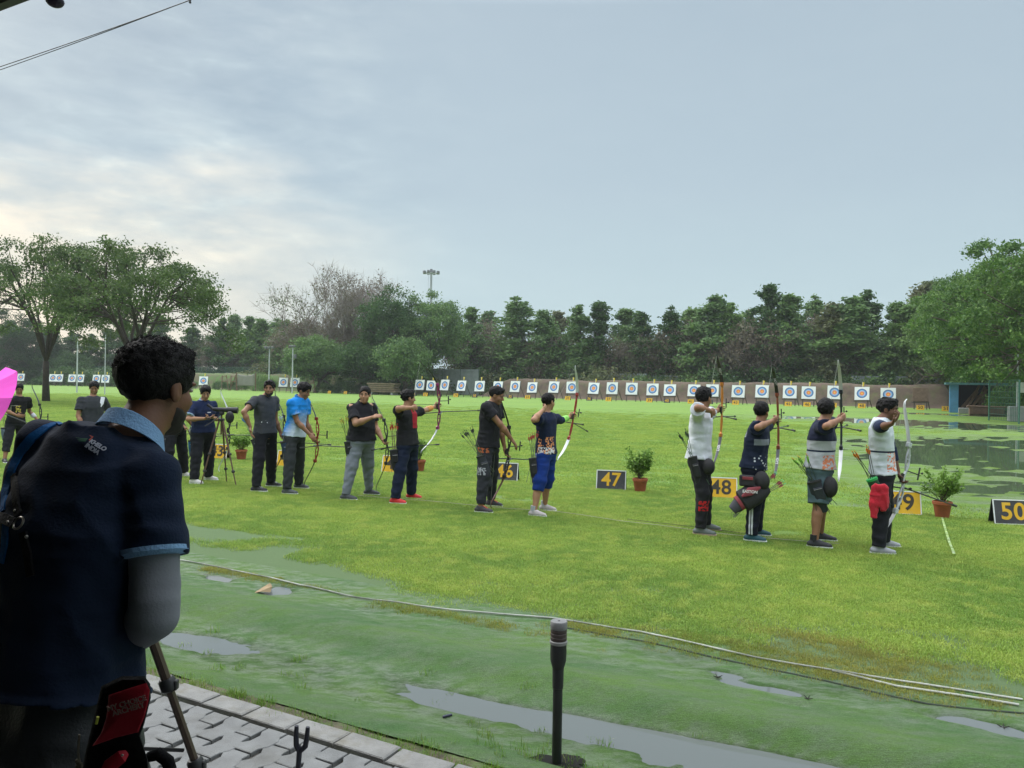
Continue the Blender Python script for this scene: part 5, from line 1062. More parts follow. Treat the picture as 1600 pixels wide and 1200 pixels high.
# cloth with patches of another colour, laid out in the wearer's own space
def cloth(name, col, patches=(), rough=.85, grad=None, bump=.35, var=.10):
    m = mat(name, col, rough, var, 9, bump, 140, spec=.12, sheen=.03); t = m.node_tree; b = t.nodes['Principled BSDF']
    if not patches and not grad: return m
    src = b.inputs['Base Color'].links[0].from_socket; tcn = N(t, 'ShaderNodeTexCoord'); sp = N(t, 'ShaderNodeSeparateXYZ'); t.links.new(tcn.outputs['Object'], sp.inputs[0])
    if grad:     # (vector, start, end, colour): blends along a direction
        dt = N(t, 'ShaderNodeVectorMath', operation='DOT_PRODUCT'); dt.inputs[1].default_value = grad[0]; t.links.new(tcn.outputs['Object'], dt.inputs[0])
        nz_ = N(t, 'ShaderNodeTexNoise', inp={'Scale': 30.0}); t.links.new(tcn.outputs['Object'], nz_.inputs[0]); q = math_(t, 'ADD', dt.outputs['Value'], math_(t, 'MULTIPLY', math_(t, 'SUBTRACT', nz_.outputs[0], .5), .10))
        mr = N(t, 'ShaderNodeMapRange', inp={1: grad[1], 2: grad[2], 3: 0., 4: 1.}); t.links.new(q, mr.inputs[0]); src = mix(t, mr.outputs[0], src, grad[3])
    for (lo, hi, c, pat) in patches:
        f = None
        for ax in range(3):
            if lo[ax] is None and hi[ax] is None: continue
            a = math_(t, 'GREATER_THAN', sp.outputs[ax], lo[ax] if lo[ax] is not None else -9); b_ = math_(t, 'LESS_THAN', sp.outputs[ax], hi[ax] if hi[ax] is not None else 9); a = math_(t, 'MULTIPLY', a, b_); f = a if f is None else math_(t, 'MULTIPLY', f, a)
        if pat == 'check':
            ck = N(t, 'ShaderNodeTexChecker', inp={'Scale': 34.0}); mp = N(t, 'ShaderNodeMapping'); mp.inputs['Rotation'].default_value = (.5, .4, .6); t.links.new(tcn.outputs['Object'], mp.inputs[0]); t.links.new(mp.outputs[0], ck.inputs[0]); nz_ = N(t, 'ShaderNodeTexNoise', inp={'Scale': 14.0}); t.links.new(tcn.outputs['Object'], nz_.inputs[0]); f = math_(t, 'MULTIPLY', f, math_(t, 'MULTIPLY', ck.outputs['Fac'], math_(t, 'GREATER_THAN', nz_.outputs[0], .44)))
        elif pat == 'blot': nz_ = N(t, 'ShaderNodeTexNoise', inp={'Scale': 34.0, 'Detail': 3.0}); t.links.new(tcn.outputs['Object'], nz_.inputs[0]); f = math_(t, 'MULTIPLY', f, math_(t, 'GREATER_THAN', nz_.outputs[0], .50))
        elif pat == 'dots': vo = N(t, 'ShaderNodeTexVoronoi', inp={'Scale': 26.0}); t.links.new(tcn.outputs['Object'], vo.inputs[0]); f = math_(t, 'MULTIPLY', f, math_(t, 'LESS_THAN', vo.outputs['Distance'], .30))
        src = mix(t, f, src, c)
    t.links.new(src, b.inputs['Base Color']); return m

# ================================================================ bows, quivers, arrows
def bow(grip, up, fwd, label, scale=1.0, drawn=None, riser=(.05, .05, .05), limbU=(.03, .03, .03), limbL=None, brand=None, brandcol=(.8, .8, .8), tipcol=None, sidebars=True, longrod=.72, name='recurve_bow', limbbase=None):
    up = nrm(up); fwd = nrm(A(fwd)-up*up.dot(A(fwd))); lat = np.cross(fwd, up); r = thing(name, label, 'bow', grip); s = scale
    def P(z, y, x=0.0): return up*z*s+fwd*y*s+lat*x*s
    mr = mat('riser_%02d%02d%02d' % tuple(int(c*99) for c in riser), riser, .35, .08, 20, metal=.3, spec=.6); limbL = limbL or limbU
    # riser: two arms with cut-outs, grip
    mb = MB()
    for sg in (1, -1):
        mb.tube([P(0, .0), P(sg*.06, .018), P(sg*.14, .040), P(sg*.22, .030), P(sg*.30, .0), P(sg*.345, -.022)], [(.013*s, .020*s), (.013*s, .017*s), (.012*s, .009*s), (.012*s, .009*s), (.013*s, .014*s), (.018*s, .018*s)], 8, flat=(1, lat))
        mb.tube([P(sg*.07, .015), P(sg*.14, -.004), P(sg*.22, -.012), P(sg*.30, -.004)], [(.010*s, .007*s)]*4, 6, flat=(1, lat))
        for z in (.12, .18, .24): mb.tube([P(sg*z, .040), P(sg*(z+.02), -.008)], .006*s, 5)
        mb.box(P(sg*.335, -.012), (.040*s, .05*s, .05*s), [lat, fwd, up], .006)
    mb.build('riser', mr, r, True)
    mb = MB(); mb.tube([P(.04, -.012), P(0, -.022), P(-.05, -.014)], [(.015*s, .018*s), (.016*s, .020*s), (.014*s, .018*s)], 8, flat=(1, lat)); mb.build('grip', mat('grip_dark', (.03, .025, .02), .7), r, True)
    prof = [(.33, -.010), (.42, -.045), (.52, -.095), (.62, -.150), (.69, -.185), (.735, -.190), (.765, -.170)] if drawn is None else [(.33, -.012), (.42, -.060), (.51, -.130), (.59, -.215), (.64, -.285), (.675, -.325), (.705, -.335)]
    wd = [.022, .021, .020, .018, .014, .010, .006]
    for sg, lc in ((1, limbU), (-1, limbL)):
        mb = MB(); mb.tube([P(sg*z, y) for z, y in prof], [(w_*s, .0035*s) for w_ in wd], 8, flat=(1, lat)); lm = mb.build('limb', mat('limb_%02d%02d%02d' % tuple(int(c*99) for c in lc), lc, .3, .05, 5, spec=.6), r, True)
        if limbbase: mb = MB(); mb.tube([P(sg*.325, -.008), P(sg*.36, -.022)], [(.0235*s, .006*s)]*2, 8, flat=(1, lat)); mb.build('limb_pocket', mat('pocket_%02d%02d%02d' % tuple(int(c*99) for c in limbbase), limbbase, .4), r, True)
        if brand:
            z = .50; c = P(sg*z, -.085 if drawn is None else -.122); tn = nrm(P(sg*.58, -.13 if drawn is None else -.205)-P(sg*.42, -.045 if drawn is None else -.06)); o = c+fwd*0-np.cross(lat, tn)*0
            for face in (1, -1):
                nn = np.cross(lat, tn); nn = nn if nn.dot(fwd) > 0 else -nn; oo = c - nn*.006*s*face; x = -tn*sg if sg > 0 else tn
                x = tn*(1 if sg < 0 else -1); y = np.cross(-nn*face, x); text_mesh('lettering', brand, .040*s, mat('lettering_pale', (.75, .75, .75), .5), lm, frameM(oo, x, y), .0008, .0012, 1.1)
    tips = [P(.742, -.192), P(-.742, -.192)] if drawn is None else [P(.690, -.334), P(-.690, -.334)]; nock = P(0, -.205) if drawn is None else A(drawn)-A(grip)
    mb = MB(); mb.tube([tips[0], nock], .0018, 4); mb.tube([nock, tips[1]], .0018, 4); mb.build('string', mat('bow_string', (.25, .28, .22), .7), r, True)
    mk = mat('carbon_black', (.02, .02, .022), .35, .1, 5, spec=.6); mb = MB(); mb.tube([P(-.09, .02), P(-.09, .10)], .010*s, 8); mb.tube([P(-.09, .10), P(-.09, .10+longrod)], [.0075*s, .0065*s], 8); mb.tube([P(-.09, .08+longrod), P(-.09, .14+longrod)], .013*s, 8); mb.build('long_stabiliser', mk, r, True)
    if sidebars:
        for sx in (1, -1): mb = MB(); mb.tube([P(-.09, .08), P(-.115, -.13, sx*.20)], .0075*s, 8); mb.tube([P(-.112, -.11, sx*.19), P(-.12, -.16, sx*.225)], .013*s, 8); mb.build('side_stabiliser', mk, r, True)
    mb = MB(); mb.tube([P(.08, .03, .012), P(.08, .19, .014)], .006*s, 6); mb.box(P(.09, .19, .016), (.012, .02, .13*s), [lat, fwd, up], .003); mb.ell(P(.10, .20, .045), (.013, .006, .013), 10, 6); mb.tube([P(.10, .19, .014), P(.10, .20, .040)], .004, 5); mb.build('sight', mk, r, True)
    return r
M_SHAFT = mat('arrow_shaft', (.035, .035, .035), .35); 
def arrow(nock, tip, col, label, group, shaft=(.035, .035, .035), nockcol=None):
    nock, tip = A(nock), A(tip); d = nrm(tip-nock); r = thing('arrow', label, 'arrow', nock, 0, group); Ln = np.linalg.norm(tip-nock); x = nrm(np.cross(d, A([0, 0, 1.])+A([.01, .02, 0]))); y = np.cross(d, x)
    mb = MB(); mb.tube([(0, 0, 0), d*Ln], .0036, 6); mb.build('shaft', mat('shaft_%02d%02d%02d' % tuple(int(c*99) for c in shaft), shaft, .35), r, True)
    mb = MB(); mb.tube([-d*.014, d*.006], [.0045, .0042], 6); mb.build('nock', mat('vane_%02d%02d%02d' % tuple(int(c*99) for c in (nockcol or col)), nockcol or col, .5), r, True)
    mb = MB()
    for k in range(3):
        a = k*2.094; u = x*math.cos(a)+y*math.sin(a); w_ = np.cross(d, u)*.0006
        for sgn in (1,): V = [d*.022+u*.003, d*.03+u*.015, d*.06+u*.013, d*.085+u*.003]; mb.add([p+w_ for p in V]+[p-w_ for p in V], [(0, 1, 2, 3), (7, 6, 5, 4), (0, 4, 5, 1), (1, 5, 6, 2), (2, 6, 7, 3)])
    mb.build('fletching', mat('vane_%02d%02d%02d' % tuple(int(c*99) for c in col), col, .5), r); return r
def quiver(P_, mouth_px, bot_px, dep, wd, who, col, arrows, acol, n_extra=0, pouch=None, shaft=(.035, .035, .035), trim=None, text=None, length=None, pocket=True, nockcol=None):
    """mouth and bottom are read from the photograph at the depth of the wearer's hip"""
    wd *= .86; m = AT(*mouth_px, dep); b = AT(*bot_px, dep+.02); d = nrm(m-b); r = thing('quiver', 'hip quiver '+who, 'quiver', m); mm = mat('quiver_%02d%02d%02d' % tuple(int(c*99) for c in col), col, .75, .2, 8, .3, 60)
    vd = nrm(m-CAMP); lt = nrm(np.cross(vd, d)); Ln = np.linalg.norm(m-b); mb = MB()
    mb.tube([(0, 0, 0), -d*Ln*.45, -d*Ln*.95, -d*Ln], [(wd*.5, wd*.30), (wd*.5, wd*.30), (wd*.36, wd*.22), (wd*.30, wd*.18)], 14, flat=(1, lt)); mb.build('tube_case', mm, r, True)
    mb = MB(); mb.tube([d*.004, -d*.02], [(wd*.53, wd*.33)]*2, 14, flat=(1, lt)); mb.build('rim', mat('quiver_rim_%02d%02d%02d' % tuple(int(c*99) for c in (trim or (.02, .02, .02))), trim or (.02, .02, .02), .6), r, True)
    if pocket:
        po = A(pouch if pouch is not None else (0, 0)); c = -d*Ln*.42+lt*(po[0] if pouch is not None else wd*.1)-vd*wd*.30; mb = MB(); mb.box(c, (wd*.75, Ln*.42, wd*.22), [lt, d, vd], .012); mb.build('pocket', mm, r, True)
        mb = MB(); mb.tube([c-lt*wd*.3+d*Ln*.15-vd*wd*.12, c+lt*wd*.3+d*Ln*.15-vd*wd*.12], .004, 6); mb.build('zip', mat('zip_grey', (.22, .22, .22), .4), r, True)
    if text: text_mesh('lettering', text, wd*.22, mat('lettering_pale', (.75, .75, .75)), r, frameM(-d*Ln*.30-vd*(wd*.45), d if lt[0] > .5 and False else lt, np.cross(vd, lt)*-1), .001, .0008, 1.1)
    for i, (nx, ny) in enumerate(arrows):
        q = AT(nx, ny, dep-.03+.012*i); base = m-d*.25+lt*wd*.22*math.sin(i*2.1); dr = nrm(q-base); tip = q-dr*.70
        tip = q + nrm(m-d*.05+lt*wd*.25*math.sin(i*2.1)-q)*.70
        arrow(q, tip, acol, '%s arrow in the quiver ' % ORD[i]+who, 'arrows in the quiver '+who, shaft, nockcol)
    return r

# ================================================================ the people on the shooting line
F_ = tuple(US); MF = tuple(-US); NF = tuple(NT); Z_ = (0, 0, 1)
def grip_at(P, sd, pn, dd=None, a=.078, b=.030):
    wr, el = (P.wrL, P.elL) if sd == 'L' else (P.wrR, P.elR); d = nrm(wr-el) if dd is None else nrm(dd); pn = nrm(A(pn)-d*d.dot(A(pn))); return wr+d*a*P.f+pn*b*P.f
BOWHAND = (None, F_, Z_, .85); DRAW = (None, MF, (0, 0, -1), 1.0)
C_black = cloth('cloth_black', (.018, .018, .021)); C_blackpant = cloth('cloth_black_trouser', (.016, .017, .021)); C_navy = cloth('cloth_navy', (.012, .020, .050)); C_char = cloth('cloth_charcoal', (.040, .043, .050)); C_pale = cloth('collar_pale', (.30, .42, .55))
S_blk = mat('shoe_black', (.03, .03, .034), .6); S_wht = mat('shoe_white', (.62, .60, .57), .6); S_red = mat('shoe_red', (.60, .03, .03), .5, .2, 20); S_grey = mat('shoe_grey', (.32, .33, .35), .6, .2, 20); S_teal = mat('shoe_teal', (.02, .08, .10), .6)
M_SOCK = mat('sock_grey', (.35, .36, .38), .9)
# --- archer in white T-shirt (board 48)
P = Person(label='archer in a white T-shirt drawing a bow beside board 48', H=1.82, footL=(1109, 829), footR=(1101, 837), yaw=-28, pelvis=1092, neck=(1096, 640), head=(1100, 622), hyaw=42, pdep=.0,
    elL=(1112, 645, 1), wrL=(1121, 641, 1), elR=(1090, 637, -1), wrR=(1110, 642, 1), handL=BOWHAND, handR=DRAW, toeL=-25, toeR=-25, tone='brown', hair=dict(t=.016, n=.010, f=60, front=1),
    shirt=dict(mat=cloth('tee_white', (.60, .62, .66)), loose=.022, hem=-.30, sl=.80, seed=3), pants=dict(mat=cloth('cargo_black', (.022, .022, .025), [((.0, -.30, .30), (.2, -.02, .42), (.45, .02, .02), 'blot')]), loose=.014), shoe=mat('shoe_greygreen', (.12, .14, .13), .6), sole=mat('sole_pink', (.45, .30, .27), .6), shR=0)
g = grip_at(P, 'L', F_); nk = P.head+P.hF*.07-P.hU*.10
B = bow(g, nrm(AT(1121, 553, g[1])-AT(1118, 732, g[1]))+NT*.03, NT, 'drawn recurve bow with orange riser and black lettered limbs', 1.0, nk, (.55, .20, .03), (.03, .03, .035), (.03, .03, .035), 'HOYT', limbbase=(.5, .04, .03))
arrow(nk, nk+nrm(g+A([0, 0, .03])-nk)*.74, (.05, .05, .05), 'arrow nocked on the bow with the orange riser', None)
quiver(P, (1082, 714), (1095, 765), P.hipR[1]-.11, .12, 'at the hip of the archer in the white T-shirt', (.025, .025, .028), [(1060, 677), (1063, 680), (1071, 671), (1074, 674)], (.03, .04, .03), shaft=(.08, .14, .09))
mb = MB(); mb.ell((0, 0, 0), (.075, .10, .10), 14, 10); tag(mb.build('release_pouch', mat('pouch_black', (.025, .024, .026), .8, .3, 8, .4, 40), None, True, AT(1107, 729, P.hipR[1]-.12)), 'small round black pouch at the front hip of the archer in the white T-shirt', 'pouch')
# --- archer in navy jersey with long quiver
P = Person(label='archer in navy jersey and black striped trousers, drawing a bow', H=1.67, footL=(1188, 838), footR=(1180, 847), yaw=-28, pelvis=1177, neck=(1187, 661), head=(1190, 644), hyaw=48,
    elL=(1200, 664, 1), wrL=(1209, 659, 1), elR=(1184, 668, -1), wrR=(1206, 658, 1), handL=BOWHAND, handR=DRAW, toeL=-22, toeR=-22, tone='brown', hair=dict(t=.018, n=.006, f=50), fat=1.08,
    shirt=dict(mat=cloth('jersey_navy', (.014, .020, .042), [((.02, -.4, 1.12), (.3, .0, 1.19), (.22, .24, .27), None), ((.02, -.3, .82), (.3, .1, 1.0), (.6, .62, .65), 'dots'), ((-.3, -.3, 1.20), (-.08, .3, 1.30), (.5, .52, .56), 'blot')]), loose=.024, hem=-.30, sl=.82, seed=5),
    pants=dict(mat=cloth('track_black', (.012, .014, .024), [((-.012, None, None), (.006, -.0, .62), (.55, .57, .6), None), ((.016, None, None), (.034, -.0, .62), (.55, .57, .6), None)]), loose=.020), shoe=S_teal)
g = grip_at(P, 'L', F_); nk = P.head+P.hF*.07-P.hU*.10
bow(g, nrm(AT(1206, 570, g[1])-AT(1211, 748, g[1]))+NT*.03, NT, 'drawn recurve bow with rust riser, held by the archer in striped trousers', .99, nk, (.22, .06, .025), (.02, .03, .025), (.04, .045, .045), 'HOYT', limbbase=(.5, .03, .08))
arrow(nk, nk+nrm(g+A([0, 0, .03])-nk)*.72, (.4, .05, .05), 'arrow nocked on the bow with the black and rust riser', None)
dq = P.hipR[1]-.16
r = thing('quiver', 'black and dark red long quiver slung behind the archer in navy jersey', 'quiver', AT(1178, 775, dq)); o0 = A(r.location); V_ = nrm(o0-CAMP); p1, p2, p3, p4 = [AT(x, y, dq)-o0 for x, y in ((1144, 797), (1160, 783), (1178, 772), (1202, 765))]
mb = MB(); ltv = np.cross(V_, nrm(p4-p1)); mb.tube([p1, (p1+p2)/2, p2], [(.055, .035), (.075, .045), (.085, .05)], 14, flat=(1, ltv)); mb.build('tube_case', mat('quiver_grey', (.05, .05, .06), .7), r, True)
mb = MB(); mb.tube([p2-nrm(p3-p2)*.02, p2, p3, p4-nrm(p4-p3)*.05, p4], [(.09, .05), (.13, .07), (.13, .08), (.075, .05), (.035, .03)], 16, flat=(1, ltv)); bg_ = mb.build('bag', mat('quiver_black', (.022, .022, .024), .75, .3, 9, .4, 50), r, True)
mb = MB(); cc = AT(1172, 768, dq)-o0-V_*.083; mb.tube([cc-nrm(p3-p2)*.11, cc, cc+nrm(p4-p2)*.13+A([0, 0, -.005])], [(.010, .010), (.05, .012), (.012, .006)], 12, flat=(1, ltv)); pn_ = mb.build('red_panel', mat('quiver_red', (.22, .035, .045), .7, .2, 12), r, True)
text_mesh('lettering', 'EASTON', .045, mat('lettering_pale', (.75, .75, .75)), pn_, frameM(cc-V_*.018+A([0, 0, -.004]), nrm(AT(1190, 768.5, dq)-AT(1158, 766, dq)), A([0, 0, 1.])), .001, .001)
mb = MB(); mb.tube([p2-nrm(p3-p2)*.06, p2-nrm(p3-p2)*.02], [(.090, .055)]*2, 14, flat=(1, ltv)); mb.build('red_band', MATS['quiver_red'], r, True)
for i, ((nx, ny), (mx, my)) in enumerate([((1213, 740), (1196, 757)), ((1211, 738), (1195, 756)), ((1224, 752), (1200, 768)), ((1221, 750), (1199, 767)), ((1226, 756), (1200, 770))]):
    q = AT(nx, ny, dq); m_ = AT(mx, my, dq); arrow(q, q+nrm(m_-q)*.70, (.38, .05, .05), 'red fletched arrow, %s in the black and dark red long quiver' % ORD[i], 'arrows in the black and dark red quiver', (.10, .11, .10), (.1, .7, .25))
mb = MB(); mb.ell((0, 0, 0), (.09, .10, .12), 14, 10); tag(mb.build('release_pouch', MATS['pouch_black'], None, True, AT(1190, 752, dq+.02)), 'black round pouch at the front hip of the archer in the navy jersey', 'pouch')
mb = MB(); mb.box((0, 0, 0), (.17, .05, .13), [US, NT, Z_], .015); o = mb.build('waist_pouch', MATS['pouch_black'], None, True, AT(1167, 751, dq+.0)); tag(o, 'flat black waist pouch with red stripe on the archer in navy jersey', 'pouch')
mb = MB(); mb.box((0.0, -.03, .03), (.12, .012, .035), [US, NT, Z_], .004); mb.build('red_stripe', MATS['quiver_red'], o)
# --- archer in grey-white vest and shorts
P = Person(label='archer in pale jersey with navy shoulders and teal knee shorts, drawing a bow', H=1.76, footL=(1289, 846), footR=(1281, 857), yaw=-28, pelvis=1281, neck=(1286, 658), head=(1291, 641), hyaw=50,
    elL=(1301, 661, 1), wrL=(1308, 657, 1), elR=(1292, 666, -1), wrR=(1313, 655, 1), handL=BOWHAND, handR=DRAW, toeL=-22, toeR=-22, tone='brown', hair=dict(t=.024, n=.008, f=45, front=1), fat=1.14,
    shirt=dict(mat=cloth('jersey_pale', (.42, .43, .46), [((None, None, 1.20), (None, None, 2.0), (.018, .022, .045), None), ((None, None, 1.075), (None, None, 1.095), (.02, .03, .06), None), ((.06, -.3, .88), (.3, .02, 1.04), (.60, .20, .10), 'blot')]), loose=.024, hem=-.32, sl=.78, seed=7),
    pants=dict(mat=cloth('shorts_teal', (.085, .130, .145)), loose=.022, len=.50, name='shorts'), shoe=S_blk, sock=mat('sock_black', (.02, .02, .022), .9))
g = grip_at(P, 'L', F_); nk = P.head+P.hF*.07-P.hU*.10
bow(g, nrm(AT(1307, 562, g[1])-AT(1308, 755, g[1]))+NT*.02, NT, 'drawn recurve bow with black riser and white limbs', 1.03, nk, (.02, .025, .03), (.62, .62, .62), (.70, .71, .70), limbbase=(.02, .03, .08))
arrow(nk, nk+nrm(g+A([0, 0, .03])-nk)*.74, (.6, .3, .05), 'arrow nocked on the black riser bow with white limbs', None)
quiver(P, (1272, 752), (1287, 800), P.hipR[1]-.12, .17, 'at the hip of the archer in teal grey knee shorts', (.030, .036, .045), [(1238, 716), (1241, 718), (1247, 713), (1250, 715), (1260, 710), (1262, 713)], (.30, .60, .10), shaft=(.03, .05, .03), nockcol=(.75, .45, .05))
mb = MB(); mb.ell((0, 0, 0), (.08, .09, .12), 14, 10); tag(mb.build('release_pouch', MATS['pouch_black'], None, True, AT(1297, 761, P.hipR[1]-.14)), 'black round pouch at the front hip of the archer in shorts', 'pouch')
# --- archer holding his hand to his face after the shot
P = Person(label='rightmost archer, white jersey and navy sleeves, hand at his chin, bow lowered', H=1.73, footL=(1388, 856), footR=(1380, 867), yaw=-30, pelvis=1379, neck=(1376, 655), head=(1388, 640), hyaw=-42, hlean=.02, hpitch=.05,
    elL=(1397, 716, 1), wrL=(1403, 737, 0), elR=(1376, 668, -1), wrR=(1393, 662, -1), handL=(None, F_, Z_, .9), handR=((.5, -.2, .65), MF, (.2, -.6, .5), .9), toeL=-14, toeR=-14, tone='dark', hair=dict(t=.020, n=.009, f=55, front=1),
    shirt=dict(mat=cloth('jersey_white', (.56, .60, .64), [((None, None, 1.10), (None, None, 1.12), (.02, .03, .06), None), ((.06, -.4, .90), (.3, .04, 1.10), (.62, .18, .08), 'blot'), ((.05, .02, 1.12), (.3, .09, 1.42), (.02, .03, .05), None)]), loose=.020, hem=-.24, sl=.50, seed=9), pants=dict(mat=C_blackpant, loose=.020), shoe=S_grey)
mb = MB()
for a, b, c, ra, rb in ((P.shR, P.elR, P.wrR, .070, .048), (P.shL, P.elL, P.wrL, .070, .050)):
    pass
def sleeve(P, sd, t0, t1, m, name='sleeve', r0=.064, r1=.050):
    sh, el, wr = (P.shL, P.elL, P.wrL) if sd == 'L' else (P.shR, P.elR, P.wrR); sh, el, wr = P.l(sh), P.l(el), P.l(wr)
    def at(t): return sh+(el-sh)*t if t <= 1 else el+(wr-el)*(t-1)
    ts = np.linspace(t0, t1, 12); lo = np.min([at(t) for t in ts], 0)-.12; hi = np.max([at(t) for t in ts], 0)+.12; S = SDF(lo, hi, .007)
    for i in range(11):
        a, b = at(ts[i]), at(ts[i+1]); ra = (r0+(r1-r0)*i/11)*P.f; rb = (r0+(r1-r0)*(i+1)/11)*P.f; S.cone(a, b, ra, rb, .012, cap=(i == 0, i == 10))
    S.folds(.003, 3); return link(name, S.mesh(name), m, P.root)
sleeve(P, 'R', .05, 1.35, C_navy, 'arm_sleeve', .074, .050); sleeve(P, 'L', .4, 1.5, C_navy, 'arm_sleeve', .066, .046)
g = grip_at(P, 'L', F_); fw14 = nrm(NT*.6+US*.45+A([0, 0, -.10]))
bow(g, nrm(AT(1430, 629, g[1]+.10)-AT(1386, 847, g[1]-.10)), fw14, 'undrawn white and silver recurve bow held low by the rightmost archer', 1.12, None, (.50, .52, .54), (.60, .62, .62), (.68, .70, .70))
quiver(P, (1362, 748), (1384, 798), P.hipR[1]-.12, .13, 'at the hip of the rightmost archer', (.02, .07, .03), [(1332, 706), (1336, 706), (1339, 709), (1354, 697), (1357, 699)], (.75, .22, .02), shaft=(.05, .05, .05), trim=(.03, .35, .08))
S = SDF((-.14, -.07, -.40), (.16, .07, .05), .0065); S.ell((-.05, 0, -.19), (.045, .022, .19), None, .02); S.ell((.04, .0, -.15), (.055, .026, .15), None, .02); S.ell((0, 0, -.03), (.08, .03, .04), None, .02); S.cut((0, 0, -.355), (0, 0, -1)); S.folds(.012, 4, (16, 16, 4))
o = tag(link('towel', S.mesh('towel'), mat('towel_red', (.50, .012, .03), .9, .2, 9, .6, 120, sheen=.2), None, AT(1374, 757, P.hipR[1]-.20)), 'bright red towel hanging from the hip quiver of the rightmost archer', 'towel'); o.rotation_euler = (0, 0, math.radians(-15))
# --- boy with blue three-quarter trousers
P = Person(label='boy in blue three quarter trousers and chequered navy jersey, drawing a bow', H=1.68, footL=(856, 799), footR=(840, 808), yaw=-28, pelvis=853, neck=(854, 646), head=(857, 628), hyaw=45, fat=.93, nk=.9,
    elL=(876, 657, 1), wrL=(889, 652, 1), elR=(834, 656, -1), wrR=(848, 641, 1), handL=BOWHAND, handR=DRAW, toeL=-20, toeR=-22, tone='tan', hair=dict(t=.010, n=.006, f=60),
    shirt=dict(mat=cloth('jersey_navy2', (.012, .018, .045), [((.02, -.35, .84), (.3, .03, 1.07), (.72, .30, .12), 'check'), ((.03, -.35, .82), (.3, .03, .93), (.60, .60, .62), 'blot')]), loose=.022, hem=-.16, sl=.60, seed=11),
    pants=dict(mat=cloth('shorts_blue', (.010, .035, .19), [((-.010, -.4, .5), (.004, -.02, .95), (.5, .52, .6), None)]), loose=.026, len=.66, name='three_quarter_trousers'), shoe=mat('shoe_beige', (.42, .38, .37), .6, .2, 20), sock=M_SOCK)
sleeve(P, 'L', 1.05, 1.75, mat('armguard_green', (.25, .60, .10), .5, .3, 30), 'armguard', .047, .038); sleeve(P, 'L', .5, 1.2, C_navy, 'arm_sleeve', .060, .046)
g = grip_at(P, 'L', F_); nk = P.head+P.hF*.075-P.hU*.10
bow(g, nrm(AT(908, 562, g[1]+.10)-AT(880, 712, g[1]-.12)), nrm(NT-US*.10+A([0, 0, -.10])), 'drawn recurve bow with red riser and white limbs, held by the boy', .98, nk, (.32, .035, .025), (.74, .76, .77), limbbase=(.5, .02, .03))
quiver(P, (832, 716), (836, 756), P.hipR[1]-.11, .12, 'at the hip of the boy in blue trousers', (.022, .022, .028), [(826, 680), (829, 679), (832, 677), (835, 677), (838, 674), (841, 675)], (.50, .05, .05), shaft=(.12, .14, .12))
# --- black T-shirt, looking at his bow
P = Person(label='archer in black T-shirt and orange laced shoes, adjusting his upright bow', H=1.79, footL=(772, 792), footR=(756, 802), yaw=-26, pelvis=763, neck=(768, 629), head=(776, 618), hyaw=-14, hpitch=.28, hlean=-.02,
    elL=(784, 682, 1), wrL=(788, 698, -1), elR=(786, 668, -1), wrR=(799, 686, 1), handL=(None, F_, Z_, .8), handR=(None, (0, .4, -1), (1, 0, .3), .45), toeL=-22, toeR=-22, tone='brown', hair=dict(t=.012, n=.004, f=40, front=1, high=1), aw=1.05,
    shirt=dict(mat=C_black, loose=.024, hem=-.24, sl=.55, seed=13), pants=dict(mat=cloth('cargo_dark', (.030, .032, .038), [((-.05, -.4, .82), (.12, -.08, .93), (.45, .12, .05), 'blot'), ((-.06, -.4, .52), (.12, -.08, .62), (.30, .31, .33), 'blot')]), loose=.022, hw=.85, len=.96), shoe=mat('shoe_darkgrey', (.05, .045, .05), .6), lace=mat('lace_orange', (.8, .10, .04), .6))
mb = MB(); nk0 = P.l(P.neck); mb.tube([nk0+A([.0+.05*math.cos(a)-.0, .055*math.sin(a), .012-.02*math.cos(a)]) for a in np.linspace(0, 2*np.pi, 20)], .006, 6, cap=False); mb.build('neckband', mat('band_pale', (.5, .5, .5), .6), P.root, True)
g = grip_at(P, 'L', F_)
bow(g, nrm(AT(791, 617, g[1])-AT(775, 785, g[1]-.05)), nrm(US*.45+NT*.9), 'undrawn black recurve bow resting on the orange laced shoe', 1.05, None, (.03, .025, .028), (.025, .025, .028), (.10, .03, .02))
quiver(P, (752, 712), (765, 760), P.hipR[1]-.12, .16, 'at the hip of the archer with orange laced shoes', (.035, .038, .048), [(720, 678), (724, 675), (726, 673), (729, 673), (735, 669), (738, 667)], (.02, .02, .02), shaft=(.12, .15, .08), text='ARCHER' if False else None)
# --- red shoes
P = Person(label='archer in red shoes and black T-shirt with red chest panel', H=1.70, footL=(647, 780), footR=(622, 788), yaw=-30, pelvis=637, neck=(635, 638), head=(638, 622), hyaw=28,
    elL=(664, 641, 1), wrL=(678, 636, 1), elR=(622, 638, -1), wrR=(643, 637, 1), handL=BOWHAND, handR=DRAW, toeL=-15, toeR=-15, tone='tan', hair=dict(t=.018, n=.010, f=45, front=1),
    shirt=dict(mat=cloth('tee_black_red', (.018, .018, .020), [((.06, .00, 1.10), (.3, .13, 1.45), (.33, .02, .03), None)]), loose=.022, hem=-.22, sl=.60, seed=15), pants=dict(mat=cloth('track_navy', (.012, .018, .038), [((-.05, -.4, .06), (-.035, -.03, .93), (.4, .42, .46), None)]), loose=.022), shoe=S_red)
sleeve(P, 'L', 1.25, 1.75, mat('armguard_orange', (.55, .25, .06), .5), 'armguard', .042, .036)
g = grip_at(P, 'L', F_); nk = P.head+P.hF*.075-P.hU*.10
bow(g, nrm(AT(670, 560, g[1])-AT(671, 716, g[1])), nrm(NT+US*.35), 'drawn recurve bow with purple riser and black to silver limbs', 1.02, nk, (.20, .015, .09), (.02, .025, .025), (.30, .34, .36), limbbase=(.65, .06, .40))
